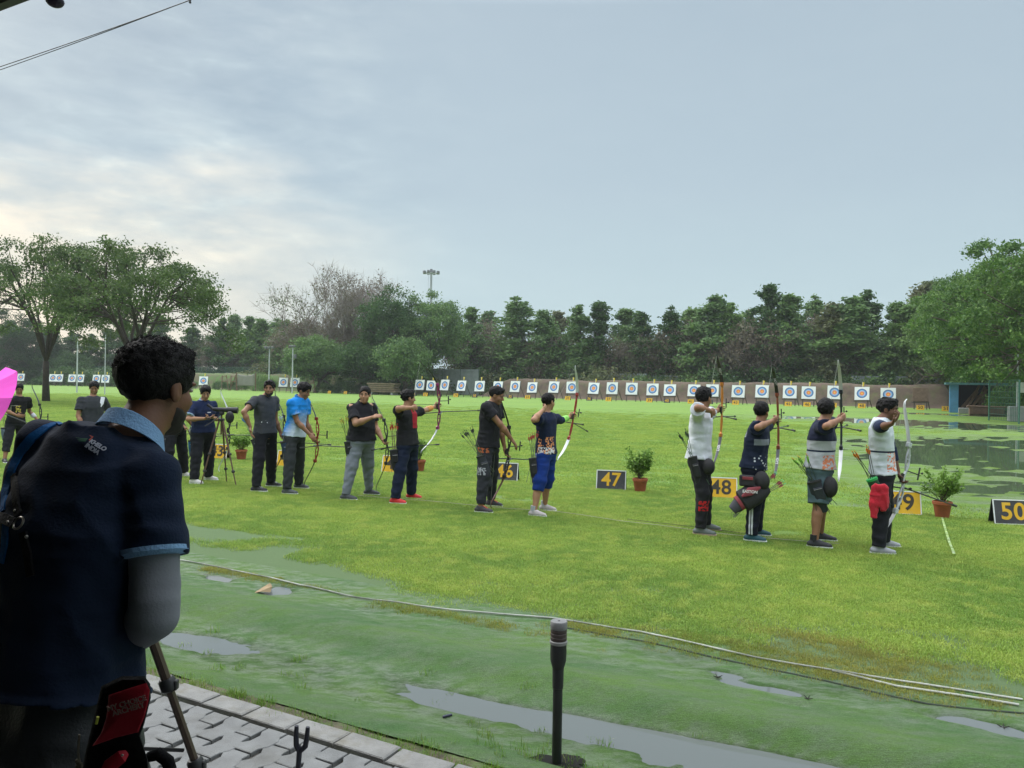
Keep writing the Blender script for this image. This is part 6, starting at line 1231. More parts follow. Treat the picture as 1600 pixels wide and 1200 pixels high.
arrow(nk, nk+nrm(g+A([0, 0, .03])-nk)*.74, (.4, .05, .05), 'arrow nocked on the purple riser bow', None)
quiver(P, (615, 703), (618, 735), P.hipR[1]-.11, .14, 'at the hip of the archer in red shoes', (.02, .02, .023), [(610, 664), (612, 661), (614, 664), (618, 662), (621, 663)], (.60, .03, .03), shaft=(.15, .08, .08))
# --- black polo, grey track trousers
P = Person(label='stout archer in black polo and grey track trousers, looking towards the camera', H=1.77, footL=(581, 774), footR=(545, 782), yaw=-42, pelvis=564, neck=(566, 630), head=(570, 617), hyaw=-88, fat=1.22, shw=1.12, hs=1.03, hlean=-.06,
    elL=(587, 672, 1), wrL=(597, 686, -1), elR=(556, 662, -1), wrR=(582, 652, -1), handL=(None, F_, Z_, .9), handR=((.9, -.1, .25), (.2, .5, -.6), Z_, 1.0), toeL=-12, toeR=-12, tone='tan', aw=1.2, hair=dict(t=.012, n=.006, f=55), beard=0,
    shirt=dict(mat=C_black, loose=.020, hem=-.26, sl=.72, collar=cloth('collar_black', (.015, .015, .017)), seed=17, belly=.02), pants=dict(mat=cloth('track_grey', (.185, .205, .235), [((-.04, -.4, .06), (-.02, -.03, .93), (.5, .52, .55), None)]), loose=.022, hw=.80), shoe=mat('shoe_dkgrey', (.06, .065, .07), .6))
g = grip_at(P, 'L', F_)
bow(g, nrm(AT(579, 612, g[1]+.05)-AT(586, 770, g[1]-.05)), nrm(US*.92+NT*.3), 'undrawn camouflage black recurve bow held by the archer in black polo', .98, None, (.05, .055, .05), (.025, .028, .026), (.04, .05, .045))
quiver(P, (545, 690), (549, 722), P.hipR[1]-.10, .16, 'at the hip of the archer in the black polo', (.02, .02, .022), [(531, 654), (533, 652), (536, 655), (540, 649), (543, 650)], (.60, .55, .10), shaft=(.10, .12, .06))
# --- blue gradient shirt
P = Person(label='archer in a bright blue and white shirt looking down at the bow he holds', H=1.79, footL=(471, 764), footR=(453, 773), yaw=-26, pelvis=460, neck=(467, 623), head=(475, 611), hyaw=-20, hpitch=.32, 
    elL=(478, 668, 1), wrL=(489, 681, 0), elR=(467, 667, -1), wrR=(486, 681, 0), handL=(None, F_, Z_, .9), handR=(None, (0, .6, -.6), (1, 0, .3), .7), toeL=-15, toeR=-15, tone='brown', hair=dict(t=.026, n=.008, f=45, front=1), fat=.97,
    shirt=dict(mat=cloth('shirt_blue', (.012, .20, .58), [], grad=((.75, 0, -.6), -.66, -.50, (.50, .58, .68))), loose=.020, hem=-.20, sl=.62, collar=cloth('collar_blue', (.02, .14, .36)), seed=19), pants=dict(mat=cloth('trouser_darkgrey', (.030, .034, .036)), loose=.018), shoe=mat('shoe_dg', (.07, .08, .08), .6))
g = grip_at(P, 'L', F_)
bow(g, nrm(AT(490, 598, g[1])-AT(485, 762, g[1])), nrm(US*.95+NT*.25), 'undrawn black and red recurve bow held upright by the archer in the blue shirt', 1.02, None, (.30, .045, .025), (.022, .022, .025))
quiver(P, (444, 690), (452, 722), P.hipR[1]-.10, .14, 'at the hip of the archer in the blue shirt', (.02, .04, .08), [(436, 648), (438, 649), (441, 647)], (.55, .65, .65), shaft=(.15, .16, .15))
# --- charcoal T-shirt looking back
P = Person(label='tall archer in charcoal T-shirt looking back, hand on his quiver', H=1.84, footL=(428, 761), footR=(405, 769), yaw=-36, pelvis=414, neck=(414, 619), head=(421, 607), hyaw=-82, hlean=-.05, 
    elL=(430, 655, 1), wrL=(438, 675, 0), elR=(381, 644, -1), wrR=(391, 667, 0), handL=(None, F_, Z_, .9), handR=((.1, 0, -1), (1, .2, 0), (.5, -.6, 0), .6), toeL=-10, toeR=-10, tone='brown', beard=1, hair=dict(t=.014, n=.007, f=55, front=1), fat=.97, shw=1.05,
    shirt=dict(mat=cloth('tee_charcoal', (.050, .053, .060), [((.05, -.14, 1.03), (.3, -.04, 1.13), (.7, .72, .74), 'dots')]), loose=.016, hem=-.20, sl=.52, seed=21), pants=dict(mat=C_blackpant, loose=.020), shoe=S_blk, lace=M_WHT)
g = grip_at(P, 'L', F_)
bow(g, nrm(AT(438, 603, g[1])-AT(431, 752, g[1])), nrm(US*.95+NT*.3), 'undrawn black recurve bow beside the tall archer in charcoal T-shirt', .98, None, (.025, .027, .03), (.022, .023, .025), (.10, .05, .04))
quiver(P, (397, 686), (405, 712), P.hipR[1]-.10, .12, 'at the hip of the tall archer in the charcoal T-shirt', (.035, .037, .042), [(377, 652), (380, 654), (383, 655)], (.05, .22, .55), shaft=(.18, .22, .20))
# --- navy polo with phone
P = Person(label='young man in navy polo typing on a phone beside the tripod', H=1.73, footL=(330, 751), footR=(307, 757), yaw=-48, pelvis=317, neck=(318, 627), head=(321, 614), hyaw=-62, hpitch=.35, hlean=-.04,
    elL=(339, 655, 1), wrL=(334, 653, -1), elR=(294, 655, -1), wrR=(321, 654, -1), handL=((-.5, -.6, .1), (0, 0, 1), (0, -1, 0), .7), handR=((1, 0, .12), (.0, .3, .9), (.3, -.5, .6), .6), toeL=-12, toeR=-16, tone='tan', hair=dict(t=.022, n=.007, f=50, front=1), fat=1.12,
    shirt=dict(mat=cloth('polo_navy', (.014, .022, .060), [((.08, .03, 1.20), (.3, .09, 1.215), (.6, .62, .66), None)]), loose=.018, hem=-.18, sl=.78, collar=C_pale, cuff=C_pale, seed=23), pants=dict(mat=C_blackpant, loose=.024), shoe=S_wht)
ph = P.wrR+nrm(A([1, 0, .12]))*.10*P.f+A([0, 0, .015]); mb = MB(); mb.box((0, 0, 0), (.075, .150, .009), [nrm(A([.9, -.4, .0])), nrm(A([.4, .9, .3])), nrm(np.cross(nrm(A([.9, -.4, .0])), nrm(A([.4, .9, .3]))))], .003)
tag(mb.build('phone', mat('phone_black', (.02, .02, .025), .2), None, False, ph), 'dark phone in the hands of the young man in the navy polo', 'phone')
quiver(P, (298, 688), (299, 712), P.hipR[1]-.08, .10, 'at the hip of the young man with the phone', (.01, .09, .20), [(296, 668), (299, 667)], (.6, .6, .6), shaft=(.3, .3, .3))
bt = AT(345, 690, P.base[1]-.35)
# --- figures at the far left
P = Person(label='bearded archer in dark grey T-shirt with a white shoulder strap', H=1.74, footL=(156, 735), footR=(134, 742), yaw=-55, pelvis=144, neck=(145, 620), head=(147, 606), hyaw=-62, hpitch=.30, fat=1.12, shw=1.1, beard=1, tone='brown', hair=dict(t=.012, n=.006, f=55),
    elL=(169, 648, 1), wrL=(165, 665, -1), elR=(122, 650, -1), wrR=(130, 668, -1), shirt=dict(mat=C_char, loose=.018, hem=-.2, sl=.62, seed=25), pants=dict(mat=C_blackpant, loose=.02), shoe=S_blk)
mb = MB(); a, b, c_ = P.l(P.shL)+A([.045, -.03, .055]), P.l(P.shL)+A([.105, -.055, -.05]), P.l(P.pel)+A([.125, .02, .18]); mb.tube([P.l(P.shL)+A([-.04, -.04, .06]), a, b, c_], [(.034, .008), (.036, .008), (.034, .008), (.02, .008)], 10, flat=(1, (0, 1, 0))); mb.build('shoulder_strap', mat('strap_white', (.60, .62, .66), .7), P.root, True)
P = Person(label='archer in black T-shirt with yellow print beside the pink umbrella', H=1.62, footL=(38, 719), footR=(8, 724), yaw=-45, pelvis=24, neck=(30, 620), head=(30, 608), hyaw=-55, hpitch=.30, tone='brown', hair=dict(t=.012, n=.005, f=55), beard=1,
    elL=(46, 643, 1), wrL=(58, 655, -1), elR=(8, 641, -1), wrR=(26, 649, -1), handR=((1, 0, -.1), (0, .8, 0), Z_, .8), shirt=dict(mat=cloth('tee_black_yellow', (.016, .016, .018), [((.05, -.02, 1.02), (.3, .07, 1.16), (.60, .50, .10), 'blot'), ((.05, -.12, 1.02), (.3, -.09, 1.15), (.35, .35, .3), None), ((.05, -.12, 1.155), (.3, .02, 1.165), (.35, .35, .3), None)]), loose=.018, hem=-.18, sl=.60, seed=27),
    pants=dict(mat=C_blackpant, loose=.02, len=.80, name='three_quarter_trousers'), shoe=S_blk)
sleeve(P, 'L', 1.35, 1.7, mat('armguard_pale', (.5, .5, .55), .5), 'armguard', .042, .036)
g = grip_at(P, 'L', F_); bow(g, nrm(AT(74, 590, g[1])-AT(70, 725, g[1])), nrm(US*.9+NT*.4), 'undrawn black recurve bow held by the archer with the yellow print', 1.0, None, (.03, .03, .035), (.03, .03, .035))
quiver(P, (7, 668), (8, 688), P.hipR[1]-.10, .15, 'at the hip of the archer with the yellow print', (.10, .14, .20), [(3, 640), (5, 641)], (.6, .6, .6))
P = Person(label='archer in dark clothes mostly hidden behind the foreground face', H=1.72, footL=(291, 745), footR=(262, 750), yaw=-28, pelvis=274, neck=(268, 622), head=(270, 608), hyaw=-20, tone='brown', 
    elL=(290, 650, 1), wrL=(300, 664, 0), elR=(268, 655, -1), wrR=(290, 668, 0), shirt=dict(mat=C_navy, loose=.018, hem=-.2, sl=.6, seed=29), pants=dict(mat=C_blackpant, loose=.022), shoe=S_wht)
g = grip_at(P, 'L', F_); bow(g, nrm(AT(300, 605, g[1])-AT(296, 742, g[1])), nrm(US*.95+NT*.2), 'undrawn black recurve bow partly hidden behind the foreground face', .95, None, (.03, .03, .035), (.03, .03, .035))
quiver(P, (252, 680), (258, 706), P.hipR[1]-.10, .16, 'at the hip of the archer hidden behind the foreground face', (.035, .04, .055), [(240, 655), (244, 653), (247, 655)], (.6, .6, .6))
# spare bow resting on a stand behind the tripod: pale upper limb, silver lower limb
gp = AT(357, 672, 14.2); bow(gp, nrm(AT(352, 600, 14.2)-AT(348, 745, 14.1)), nrm(US*.95+NT*.2), 'undrawn dark recurve bow with pale limbs standing behind the spotting scope', 1.0, None, (.03, .025, .025), (.45, .48, .48), (.60, .62, .62))

# ================================================================ tripods
def tripod(apex, feet, label, col, r0=.014, clampcol=(.03, .03, .03), t_cl=(.52, .78), pan=True, thick=1.0):
    r = thing('tripod', label, 'tripod', (apex[0], apex[1], feet[0][2])); o = A(r.location); m = mat('tripod_%02d%02d%02d' % tuple(int(c*99) for c in col), col, .4, .1, 9, metal=.4); mc = mat('tripod_clamp', clampcol, .5)
    for ft in feet:
        a, b = apex-o+nrm((ft-apex)*A([1, 1, 0]))*.035, ft-o; n = [a, a+(b-a)*t_cl[0], a+(b-a)*t_cl[1], b]; mb = MB(); mb.tube([n[0], n[1]], r0*thick, 8); mb.tube([n[1], n[2]], r0*.82*thick, 8); mb.tube([n[2], n[3]], r0*.64*thick, 8); lg = mb.build('leg', m, r, True)
        for q in n[1:3]: d = nrm(b-a); mb = MB(); mb.tube([q-d*.022, q-d*.012, q+d*.012, q+d*.020], [r0*1.25*thick, r0*1.7*thick, r0*1.7*thick, r0*1.15*thick], 10); mb.box(q+A([r0*1.6*thick, 0, 0]), (.012, .02, .03), bev=.003); mb.build('clamp', mc, lg, True)
        mb = MB(); mb.tube([b+A([0, 0, .02]), b], [r0*.9, r0*1.0], 8); mb.build('rubber_foot', mc, lg, True)
    mb = MB(); mb.tube([apex-o+A([0, 0, -.25]), apex-o+A([0, 0, .10])], r0, 8); mb.build('centre_column', m, r, True)
    mb = MB(); mb.box(apex-o, (.09, .09, .05), bev=.012); mb.box(apex-o+A([0, 0, .11]), (.06, .08, .06), bev=.01); mb.build('head', mc, r)
    if pan: mb = MB(); mb.tube([apex-o+A([0, 0, .10]), apex-o+A([-.10, -.10, -.02]), apex-o+A([-.2, -.2, -.1])], .008, 6); mb.build('pan_handle', mc, r, True)
    mb = MB(); mid = [apex-o+(ft-apex)*.45 for ft in feet]; cc = np.mean(mid, 0)
    for q in mid: mb.tube([cc, q], .006, 5)
    mb.build('spreader', mc, r); return r
ap = AT(346, 656, 13.0); tripod(ap, [G(313, 759), G(354, 754), G(369, 760)], 'brown tripod carrying a black spotting scope beside the phone user', (.13, .075, .055), .016)
sc = AT(347, 640, 13.0); r = thing('spotting_scope', 'black spotting scope on the brown tripod beside the phone user', 'scope', sc); mb = MB(); d = nrm(A([.9, .1, -.04]))
mb.tube([-d*.15, -d*.05, d*.06, d*.10, d*.2, d*.26], [.030, .036, .038, .050, .052, .056], 16); mb.build('tube', mat('scope_black', (.018, .018, .02), .5), r, True); mb = MB(); mb.tube([-d*.15, -d*.20+A([0, 0, .045]), -d*.24+A([0, 0, .07])], [.026, .022, .026], 12); mb.build('eyepiece', MATS['scope_black'], r, True)
mb = MB(); mb.box((0, 0, -.06), (.07, .05, .05), bev=.01); mb.build('mount', MATS['scope_black'], r)
mb = MB(); mb.ell((0, 0, 0), (.075, .035, .10), 14, 10); tag(mb.build('lens_cover', MATS['scope_black'], None, True, AT(359, 652, 12.9)), 'round black cover hanging from the spotting scope by the phone user', 'cover')

# ================================================================ pink umbrella at the left edge
oc = AT(-20, 636, 8.6); axd = nrm(A([-.45, -.60, .35])); r = thing('umbrella', 'bright pink umbrella poking in from the left edge', 'umbrella', oc)
x = nrm(np.cross(axd, A([0, 0, 1.]))); y = np.cross(axd, x); V = [axd*.14]; nR = 8; RU = .52
rings = [(0.33, .125), (.66, .075), (1.0, -.01)]
for (q, hh) in rings:
    for k in range(nR*4):
        a = 2*math.pi*k/(nR*4)+.25; sag = .0 if k % 4 == 0 else (-.012 if k % 2 else -.016)*q; rr2 = RU*q*(1-(.07 if k % 4 == 2 else .05 if k % 4 else 0)*q); V.append(x*math.cos(a)*rr2+y*math.sin(a)*rr2+axd*(hh+sag))
n4 = nR*4; Fc = [(0, 1+k, 1+(k+1) % n4) for k in range(n4)]+[(1+i*n4+k, 1+(i+1)*n4+k, 1+(i+1)*n4+(k+1) % n4, 1+i*n4+(k+1) % n4) for i in range(2) for k in range(n4)]
mb = MB(); mb.add(V, Fc); o = mb.build('canopy', cloth('umbrella_pink', (.80, .10, .52), var=.04), r); sm_ = o.modifiers.new('thick', 'SOLIDIFY'); sm_.thickness = .002
mb = MB(); mb.tube([axd*.20, -axd*.1, -axd*.62, -axd*.70+x*.02], .006, 8); mb.build('shaft', mat('umbrella_shaft', (.1, .1, .1), .3), r)
for k in range(nR): a = 2*math.pi*k/nR+.25; mb = MB(); mb.tube([axd*.13, x*math.cos(a)*RU*.5+y*math.sin(a)*RU*.5+axd*.095, x*math.cos(a)*RU*1.01+y*math.sin(a)*RU*1.01-axd*.012], .0028, 5); mb.build('rib', MATS['umbrella_shaft'], r)

# ================================================================ the foreground
# sprinkler riser in its hole
pb_ = G(869.5, 1201); top = AT(872, 970, pb_[1]); Hs = top[2]; r = thing('sprinkler_riser', 'black standpipe with a grey cap standing in a hole of the ground cloth', 'standpipe', (pb_[0], pb_[1], -.02)); Hs += .02
M_PIPE = mat('pipe_black', (.012, .013, .014), .45, .2, 9, .2, 60, spec=.5); ux = (top-A([pb_[0], pb_[1], top[2]]))[0]; k_ = pb_[1]/1200
mb = MB(); mb.lathe((0, 0, 0), [(.026*0+21*k_, 0), (21*k_, Hs-.33), (23.5*k_, Hs-.325), (24*k_, Hs-.265), (21.5*k_, Hs-.26)], 24) if False else mb.lathe((0, 0, 0), [(7.6*k_, 0), (7.6*k_, Hs-105*k_), (8.6*k_, Hs-104*k_), (9.0*k_, Hs-74*k_), (8.6*k_, Hs-72*k_)], 24); mb.build('pipe', M_PIPE, r, True)
mb = MB(); mb.lathe((0, 0, 0), [(9.0*k_, Hs-74*k_), (12.4*k_, Hs-62*k_), (12.8*k_, Hs-50*k_), (12.6*k_, Hs-36*k_), (11.6*k_, Hs-35*k_)], 24); mb.build('coupling', M_PIPE, r, True)
mb = MB(); mb.lathe((0, 0, 0), [(12.9*k_, Hs-36*k_), (14.0*k_, Hs-35*k_), (14.0*k_, Hs-31*k_), (12.5*k_, Hs-30*k_)], 24); mb.build('ring', mat('ring_grey', (.20, .20, .19), .6), r, True)
mb = MB(); pr_ = [(12.4*k_, Hs-30*k_)]
for i in range(3): pr_ += [(12.8*k_, Hs-(29-6*i)*k_), (12.9*k_, Hs-(25-6*i)*k_), (12.0*k_, Hs-(24-6*i)*k_), (12.0*k_, Hs-(23.5-6*i)*k_)]
mb.lathe((0, 0, 0), pr_, 24); mb.build('threaded_neck', mat('neck_brown', (.055, .040, .036), .6), r, True)
mb = MB(); mb.lathe((0, 0, 0), [(12.9*k_, Hs-12*k_), (13.3*k_, Hs-11*k_), (13.3*k_, Hs-1*k_), (12.5*k_, Hs), (2.2*k_, Hs), (2.0*k_, Hs-.006), (.0001, Hs-.006)], 32); mb.build('cap', mat('cap_grey', (.17, .17, .17), .55, .2, 30, .2, 200), r, True)
r.rotation_euler = (0, 0, 0)
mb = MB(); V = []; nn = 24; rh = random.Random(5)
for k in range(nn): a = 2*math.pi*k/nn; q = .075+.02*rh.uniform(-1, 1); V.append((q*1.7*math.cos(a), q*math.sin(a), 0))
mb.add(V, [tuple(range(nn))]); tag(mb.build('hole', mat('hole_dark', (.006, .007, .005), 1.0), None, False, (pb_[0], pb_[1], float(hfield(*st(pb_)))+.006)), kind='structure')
# torn cardboard, stick, twigs on the ground cloth
c = G(412, 925); mb = MB(); V = [(-.055, -.03, .0), (-.01, -.035, .012), (.05, -.02, .004), (.055, .0, .035), (.03, .03, .05), (-.005, .012, .03), (-.03, .02, .004)]; V = [A(v)*1.25 for v in V]; mb.add(V+[v+A([.002, .004, .004]) for v in V], [tuple(range(7)), tuple(range(13, 6, -1))]+[(i, (i+1) % 7, (i+1) % 7+7, i+7) for i in range(7)])
tag(mb.build('cardboard_scrap', mat('cardboard', (.33, .24, .14), .9, .25, 18), None, False, (c[0], c[1], .0)), 'torn piece of brown cardboard lying in the small puddle by the rope', 'litter')
c = G(699, 1119); mb = MB(); mb.box((0, 0, 0), (.055, .014, .012), [nrm(A([.8, .5, 0])), nrm(A([-.5, .8, 0])), Z_], .002); tag(mb.build('pen_cap', mat('dark_plastic', (.03, .035, .06), .4), None, False, (c[0], c[1], float(hfield(*st(c)))+.006)), 'small dark stick lying near the kerb side of the ditch puddle', 'litter')
for i, (px, py) in enumerate([(1121, 1058), (1568, 1133), (1262, 1099)]):
    c = G(px, py); mb = MB()
    for j in range(4): a = j*1.7+i; mb.tube([(0, 0, 0), (.03*math.cos(a), .03*math.sin(a), .012)], [.004, .002], 5)
    tag(mb.build('twig', mat('twig_dark', (.02, .02, .015), .8), None, False, (c[0], c[1], float(hfield(*st(c)))+.008)), 'small dark twig on the wet ground cloth, %s of three from the left' % ORD[[0, 2, 1][i]], 'twig')
# fork-ended bow rest at the bottom
d0 = 2.95; a = AT(471, 1136, d0); fb = AT(459, 1290, d0); r = thing('bow_rest', 'black forked bow rest rising from the pavement at the bottom edge', 'stand', (fb[0], fb[1], PAVE_Z)); o = A(r.location); M_FORK = mat('fork_black', (.02, .02, .03), .5, .2, 12, spec=.4)
P0, P1 = fb-o, AT(468, 1172, d0)-o; mb = MB(); mb.tube([P0*A([1, 1, 0]), P0, P1], [.008, .008, .0105], 10); mb.build('stem', M_FORK, r, True)
pf = [AT(x, y, d0)-o for x, y in ((468, 1174), (463, 1164), (462.5, 1150), (463.5, 1134))]; pg = [AT(x, y, d0)-o for x, y in ((468, 1174), (477, 1166), (479.5, 1152), (481, 1136))]
for q in (pf, pg): mb = MB(); mb.tube(q, [.011, .011, .010, .008], 8); mb.build('prong', M_FORK, r, True)
mb = MB(); 
for q in (1, -1): mb.tube([A([0, 0, .005]), A([.16*q, -.10, .008])], .007, 6)
mb.tube([A([0, 0, .005]), A([0, .18, .008])], .007, 6); mb.build('foot', M_FORK, r, True)

# the man in front
Mx = cloth('polo_dark_navy', (.009, .016, .034), [], bump=.25); bsdf(Mx).inputs['Specular IOR Level'].default_value = .08; M_LB = cloth('polo_light_blue', (.17, .30, .48), bump=.5)
P = Person(label='man seen from behind in dark navy polo with light blue collar, foreground', H=1.83, ground=PAVE_Z, footL=(-190, 1570), footR=(170, 1690), yaw=68, syaw=70, pelvis=78, pelvz=1106, pdep=.10, neck=(207, 678), lean=.16, head=(246, 607), hyaw=66, hlean=.08, hpitch=.10, shoff=(-.085, -.03, 0),
    elL=(10, 930, 1), wrL=(120, 940, 1), elR=(243, 1003, -1), ual=1.15, wrR=(200, 990, 1), toeL=60, toeR=50, tone='fg', vox=.0065, hs=1.03, nk=1.15, shw=1.10, aw=1.15, fat=1.22, beard=1, hvox=.0045, zmin=.55, noshoes=True, hair=dict(t=.016, n=.0032, f=75, front=.5), shRz=-.045, shLz=.03,
    handR=(None, (0, 0, -1), (-1, 0, 0), .7), shirt=dict(mat=Mx, loose=.022, hem=.075, hemw=1.0, sl=.57, seed=31, vox=.007, fold=.008, name='polo_shirt', collar=M_LB, colr=.080, colh=.023, colz=.002, colt=.026, cuff=M_LB), pants=dict(mat=cloth('trouser_black_sheen', (.030, .032, .034), bump=.3, rough=.38), fold=.014, top=.14, topw=1.16, loose=.03, name='trousers'))
sleeve(P, 'R', .42, 1.75, cloth('sleeve_grey', (.17, .18, .20), bump=.12), 'arm_sleeve', .057, .055)
from mathutils.bvhtree import BVHTree
bpy.context.view_layer.update()
def surf(objs):
    V = []; F = []
    for o in objs:
        b = len(V); M = o.matrix_world; V += [M@v_.co for v_ in o.data.vertices]; F += [tuple(i_+b for i_ in p_.vertices) for p_ in o.data.polygons]
    return BVHTree.FromPolygons(V, F)
BV = surf([P.shirt])
def hit(px, py, off=.004, bv=None):
    d = Vector(nrm(ray(px, py))); q = (bv or BV).ray_cast(Vector(CAMP), d)
    if q[0] is None: q = (bv or BV).find_nearest(Vector(AT(px, py, P.neck[1])))
    n = q[1]; n = n if n.dot(d) < 0 else -n; return A(q[0])+A(n)*off, A(n)
def strip(name, pts, wd, m, par, th=.0025, off=.002, sub=5):
    """a band sewn on the cloth: follows the surface under the given line"""
    out = []
    for (a, b) in zip(pts[:-1], pts[1:]):
        for k in range(sub): t_ = k/sub; out.append(hit(a[0]+(b[0]-a[0])*t_, a[1]+(b[1]-a[1])*t_, off))
    out.append(hit(*pts[-1], off)); V = []
    for i, (p, n) in enumerate(out):
        tn = nrm(out[min(i+1, len(out)-1)][0]-out[max(i-1, 0)][0]); sd = nrm(np.cross(tn, n)); w0 = wd if not hasattr(wd, '__len__') else np.interp(i/(len(out)-1), np.linspace(0, 1, len(wd)), wd); 
        V += [P.l(p-sd*w0-n*.002), P.l(p-sd*w0*.9+n*th), P.l(p+sd*w0*.9+n*th), P.l(p+sd*w0-n*.002)]
    F = [(4*i+j, 4*i+(j+1) % 4, 4*i+4+(j+1) % 4, 4*i+4+j) for i in range(len(out)-1) for j in range(4)]+[(0, 3, 2, 1), tuple(4*(len(out)-1)+j for j in range(4))]
    mb = MB(); mb.add(V, F); return mb.build(name, m, par, True)
strip('blue_stripe', [(100, 656), (72, 668), (50, 684), (32, 706), (20, 730), (10, 765), (4, 800)], [.006, .013, .015, .016, .015, .014], cloth('stripe_blue', (.006, .085, .25)), P.root, .002)
strip('blue_stripe', [(10, 815), (8, 850), (3, 880)], [.010, .013, .008], MATS['stripe_blue'], P.root, .002)
M_STRAP = cloth('strap_black', (.006, .006, .007), bump=.4)
strip('strap', [(24, 742), (27, 780), (31, 806)], .012, M_STRAP, P.root, .004, .004); strip('strap', [(38, 832), (46, 870), (50, 900)], .012, M_STRAP, P.root, .004, .004); strip('strap', [(-8, 806), (10, 812), (24, 818)], .014, M_STRAP, P.root, .004, .004)
c, n = hit(33, 819, .008); x_ = nrm(np.cross(n, A([0, 0, 1.]))); y_ = np.cross(x_, n); mb = MB(); mb.tube([P.l(c+x_*.0155*math.cos(a)+y_*.0155*math.sin(a)) for a in np.linspace(0, 2*np.pi, 25)], .0028, 8, cap=False); mb.build('ring', mat('ring_metal', (.16, .15, .13), .3, metal=.9), P.root, True)
for q in ((17, 817), (45, 838), (28, 799)): c, n = hit(*q, .007); mb = MB(); mb.ell(P.l(c), (.0045, .0045, .0045), 10, 6); mb.build('rivet', mat('rivet_metal', (.30, .29, .27), .35, metal=.8), P.root, True)
# printed emblem between the shoulder blades
def pm(px, py, ang, off=.006):
    c, n = hit(px, py, off); a = math.radians(ang); X_ = A(RT)*math.cos(a)-A(UPV)*math.sin(a); X_ = nrm(X_-n*n.dot(X_)); Y_ = np.cross(n, X_); return P.l(c), P.v(X_), P.v(Y_), P.v(n)
M_LG = mat('print_white', (.34, .36, .42), .7)
for tx, (px, py) in (('KHELO', (153.5, 697.5)), ('INDIA', (145.5, 702.5))):
    c, X_, Y_, n_ = pm(px, py, 33); text_mesh('lettering', tx, .0165, M_LG, P.root, frameM(c, X_, Y_), .0004, .0007, .95)
c, X_, Y_, n_ = pm(144, 688, 12)
mb = MB(); mb.tube([c+X_*x+Y_*y for x, y in ((-.010, .009), (-.001, .007), (-.003, -.005), (.001, -.007), (.011, -.003))], [(.0005, .0012), (.0005, .0022), (.0005, .0022), (.0005, .0022), (.0005, .0010)], 6, flat=(1, n_)); mb.build('emblem', mat('print_red', (.36, .05, .03), .7), P.root)
for k in range(3): mb = MB(); mb.tube([c+X_*x+Y_*y for x, y in ((-.040+.006*k, -.006-.005*k), (-.022, -.006-.004*k), (-.010, -.003-.004*k))], [(.0004, .0003), (.0004, .0009), (.0004, .0012)], 6, flat=(1, n_)); mb.build('emblem', mat('print_green', (.015, .12, .04), .7), P.root)
# curls standing out of the hair
hm = P.hairobj.data; hv = A([tuple(v_.co) for v_ in hm.vertices]); hn = A([tuple(v_.normal) for v_ in hm.vertices]); hc_ = P.l(P.head); rg4 = np.random.default_rng(4)
ok_ = np.nonzero((((hv-hc_)@A(P.v(P.hU))) > .0) & (hn@nrm(P.v(P.hU)*.9+P.v(P.hF)*.25) > -.25))[0]; mb = MB()
for i in rg4.choice(ok_, 2600):
    p, n = hv[i], hn[i]; t1 = nrm(np.cross(n, rg4.normal(size=3))); t2 = np.cross(n, t1); hgt_ = max(0, (p-hc_)@A(P.v(P.hU)))/.12; rr_ = rg4.uniform(.002, .006); ln_ = rg4.uniform(.002, .012)*(.1+.9*hgt_); ph_ = rg4.uniform(0, 6); pts = []
    for k in range(8): a = ph_+k*.75; pts.append(p-n*.003+n*ln_*k/7+(t1*math.cos(a)+t2*math.sin(a))*rr_+t1*.010*(k/7)**2)
    mb.tube(pts, [.0009]*6+[.0007, .0003], 4, cap=False)
mb.build('curls', MATS['hair_black'], P.hairobj, True)
# tripod the man leans on
apx = AT(192, 930, 2.20); ft1 = G(392, 1440, PAVE_Z); tripod(apx, [ft1, apx*A([1, 1, 0])+A([-.42, .10, PAVE_Z]), apx*A([1, 1, 0])+A([-.34, .42, PAVE_Z])], 'brown tripod leg with black clamps below the elbow of the foreground man', (.10, .070, .055), .0145, (.02, .025, .022), (.26, .50), False)
# pouch with a red flap on his right hip
def polyslab(name, pts, d, th, m, par, o, bev=.006, bulge=.0):
    F0 = [AT(x, y, d)-o for x, y in pts]; n = len(pts); c = np.mean(F0, 0); vd = nrm(c+o-CAMP); V = [p+vd*th for p in F0]+[p+vd*bev for p in F0]+[c+(p-c)*.93 for p in F0]+[c-vd*bulge]
    F = [tuple(range(n))[::-1]]+[(j*n+i, j*n+(i+1) % n, (j+1)*n+(i+1) % n, (j+1)*n+i) for j in range(2) for i in range(n)]+[(2*n+i, 2*n+(i+1) % n, 3*n) for i in range(n)]; mb = MB(); mb.add(V, F); return mb.build(name, m, par, True)
dP = 1.50; oo = AT(185, 1110, dP); r = thing('belt_pouch', 'black belt pouch with a red lettered flap on the hip of the foreground man', 'pouch', oo); M_PB = cloth('pouch_cloth', (.0045, .0045, .005), bump=.4); bsdf(M_PB).inputs['Specular IOR Level'].default_value = .06; M_PR = cloth('pouch_red', (.26, .008, .018), bump=.2, rough=.6)
polyslab('bag', [(158, 1072), (190, 1056), (226, 1056), (235, 1068), (236, 1090), (226, 1130), (219, 1150), (232, 1190), (238, 1300), (112, 1300), (132, 1180)], dP+.012, .10, M_PB, r, oo, .01, .012)
fl_ = polyslab('flap', [(170, 1086), (200, 1076), (229, 1067), (234, 1078), (232, 1096), (226, 1120), (216, 1144), (180, 1153), (144, 1166), (158, 1146), (166, 1122)], dP-.012, .016, M_PR, r, oo, .003, .006)
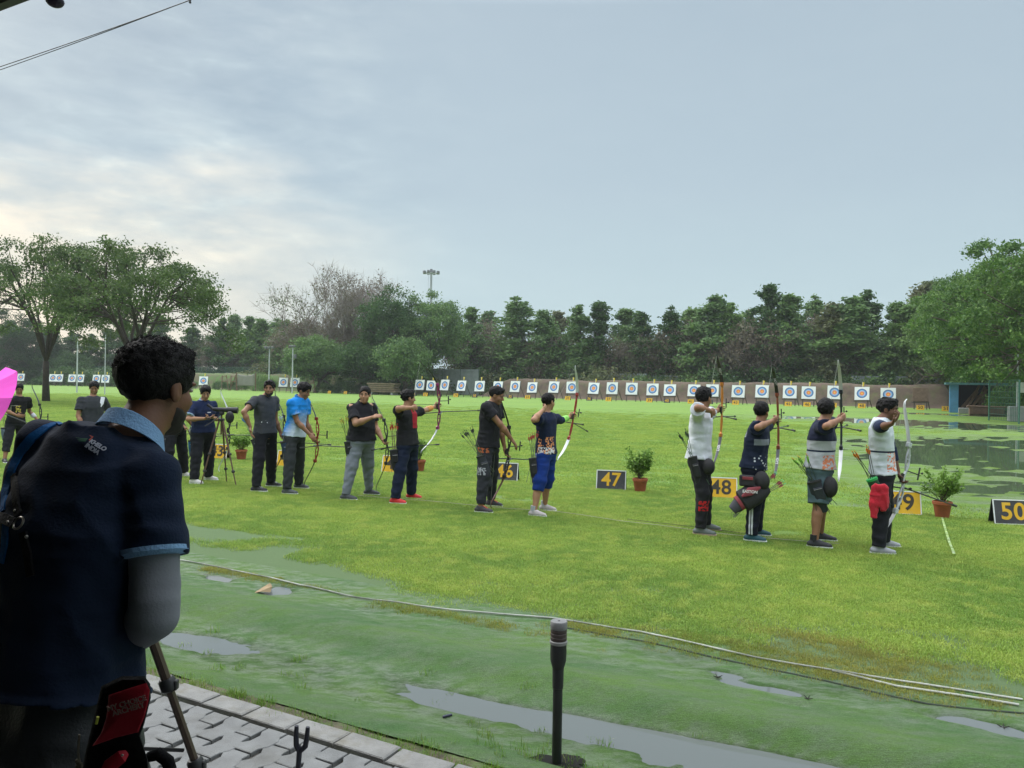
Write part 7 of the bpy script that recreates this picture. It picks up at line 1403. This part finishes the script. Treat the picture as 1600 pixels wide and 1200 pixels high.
cc = AT(199, 1104, dP-.022)-oo; text_mesh('lettering', 'MY CHOICE\nARCHERY', .0145, mat('print_sand', (.20, .12, .10), .7), fl_, frameM(cc, nrm(AT(220, 1097, dP)-AT(180, 1109, dP)), A([0, 0, 1.])), .0005, .0004, 1.0)
mb = MB(); mb.tube([AT(153, 1120, dP-.012)-oo, AT(150.5, 1131, dP-.012)-oo], .0028, 8); mb.build('zip_pull', mat('pull_yellow', (.42, .45, .06), .5), r, True)
mb = MB(); mb.tube([AT(160, 1215, dP-.02)-oo, AT(172, 1196, dP-.025)-oo, AT(190, 1182, dP-.02)-oo, AT(198, 1176, dP-.01)-oo], [(.004, .010), (.005, .014), (.005, .013), (.003, .006)], 10, flat=(1, nrm(oo-CAMP))); mb.build('red_loop', M_PR, r, True)
mb = MB(); mb.ell(AT(191, 1180, dP-.03)-oo, (.003, .002, .0025), 8, 6); mb.build('stud', MATS['rivet_metal'], r, True)
mb = MB(); mb.tube([AT(232, 1183, dP+.05)-oo, AT(247, 1178, dP+.05)-oo, AT(262, 1189, dP+.05)-oo, AT(270, 1215, dP+.05)-oo, AT(262, 1260, dP+.06)-oo], [.010, .013, .013, .012, .010], 10); mb.build('strap', M_PB, r, True)
mb = MB(); mb.tube([AT(124, 1148, dP-.004)-oo, AT(122, 1175, dP-.004)-oo, AT(125, 1198, dP-.006)-oo], .0022, 6)
for k in range(7): mb.ell(AT(121+2.6*(k % 3), 1190+3*k, dP-.006)-oo, (.005, .004, .006), 6, 4)
mb.build('key_cord', mat('cord_dull', (.10, .085, .06), .8), r, True)

# ================================================================ thin air between here and the trees
mb = MB(); mb.box((10, 60, 18.9), (520, 500, 40.0)); hz = mb.build('haze', None); hz.data.materials.clear()
m = bpy.data.materials.new('haze'); m.use_nodes = True; t = m.node_tree; t.nodes.clear(); pv = N(t, 'ShaderNodeVolumePrincipled'); pv.inputs['Color'].default_value = (.86, .92, .95, 1); pv.inputs['Density'].default_value = .0004; pv.inputs['Anisotropy'].default_value = .2
om = N(t, 'ShaderNodeOutputMaterial'); t.links.new(pv.outputs[0], om.inputs['Volume']); hz.data.materials.append(m); hz['kind'] = 'stuff'
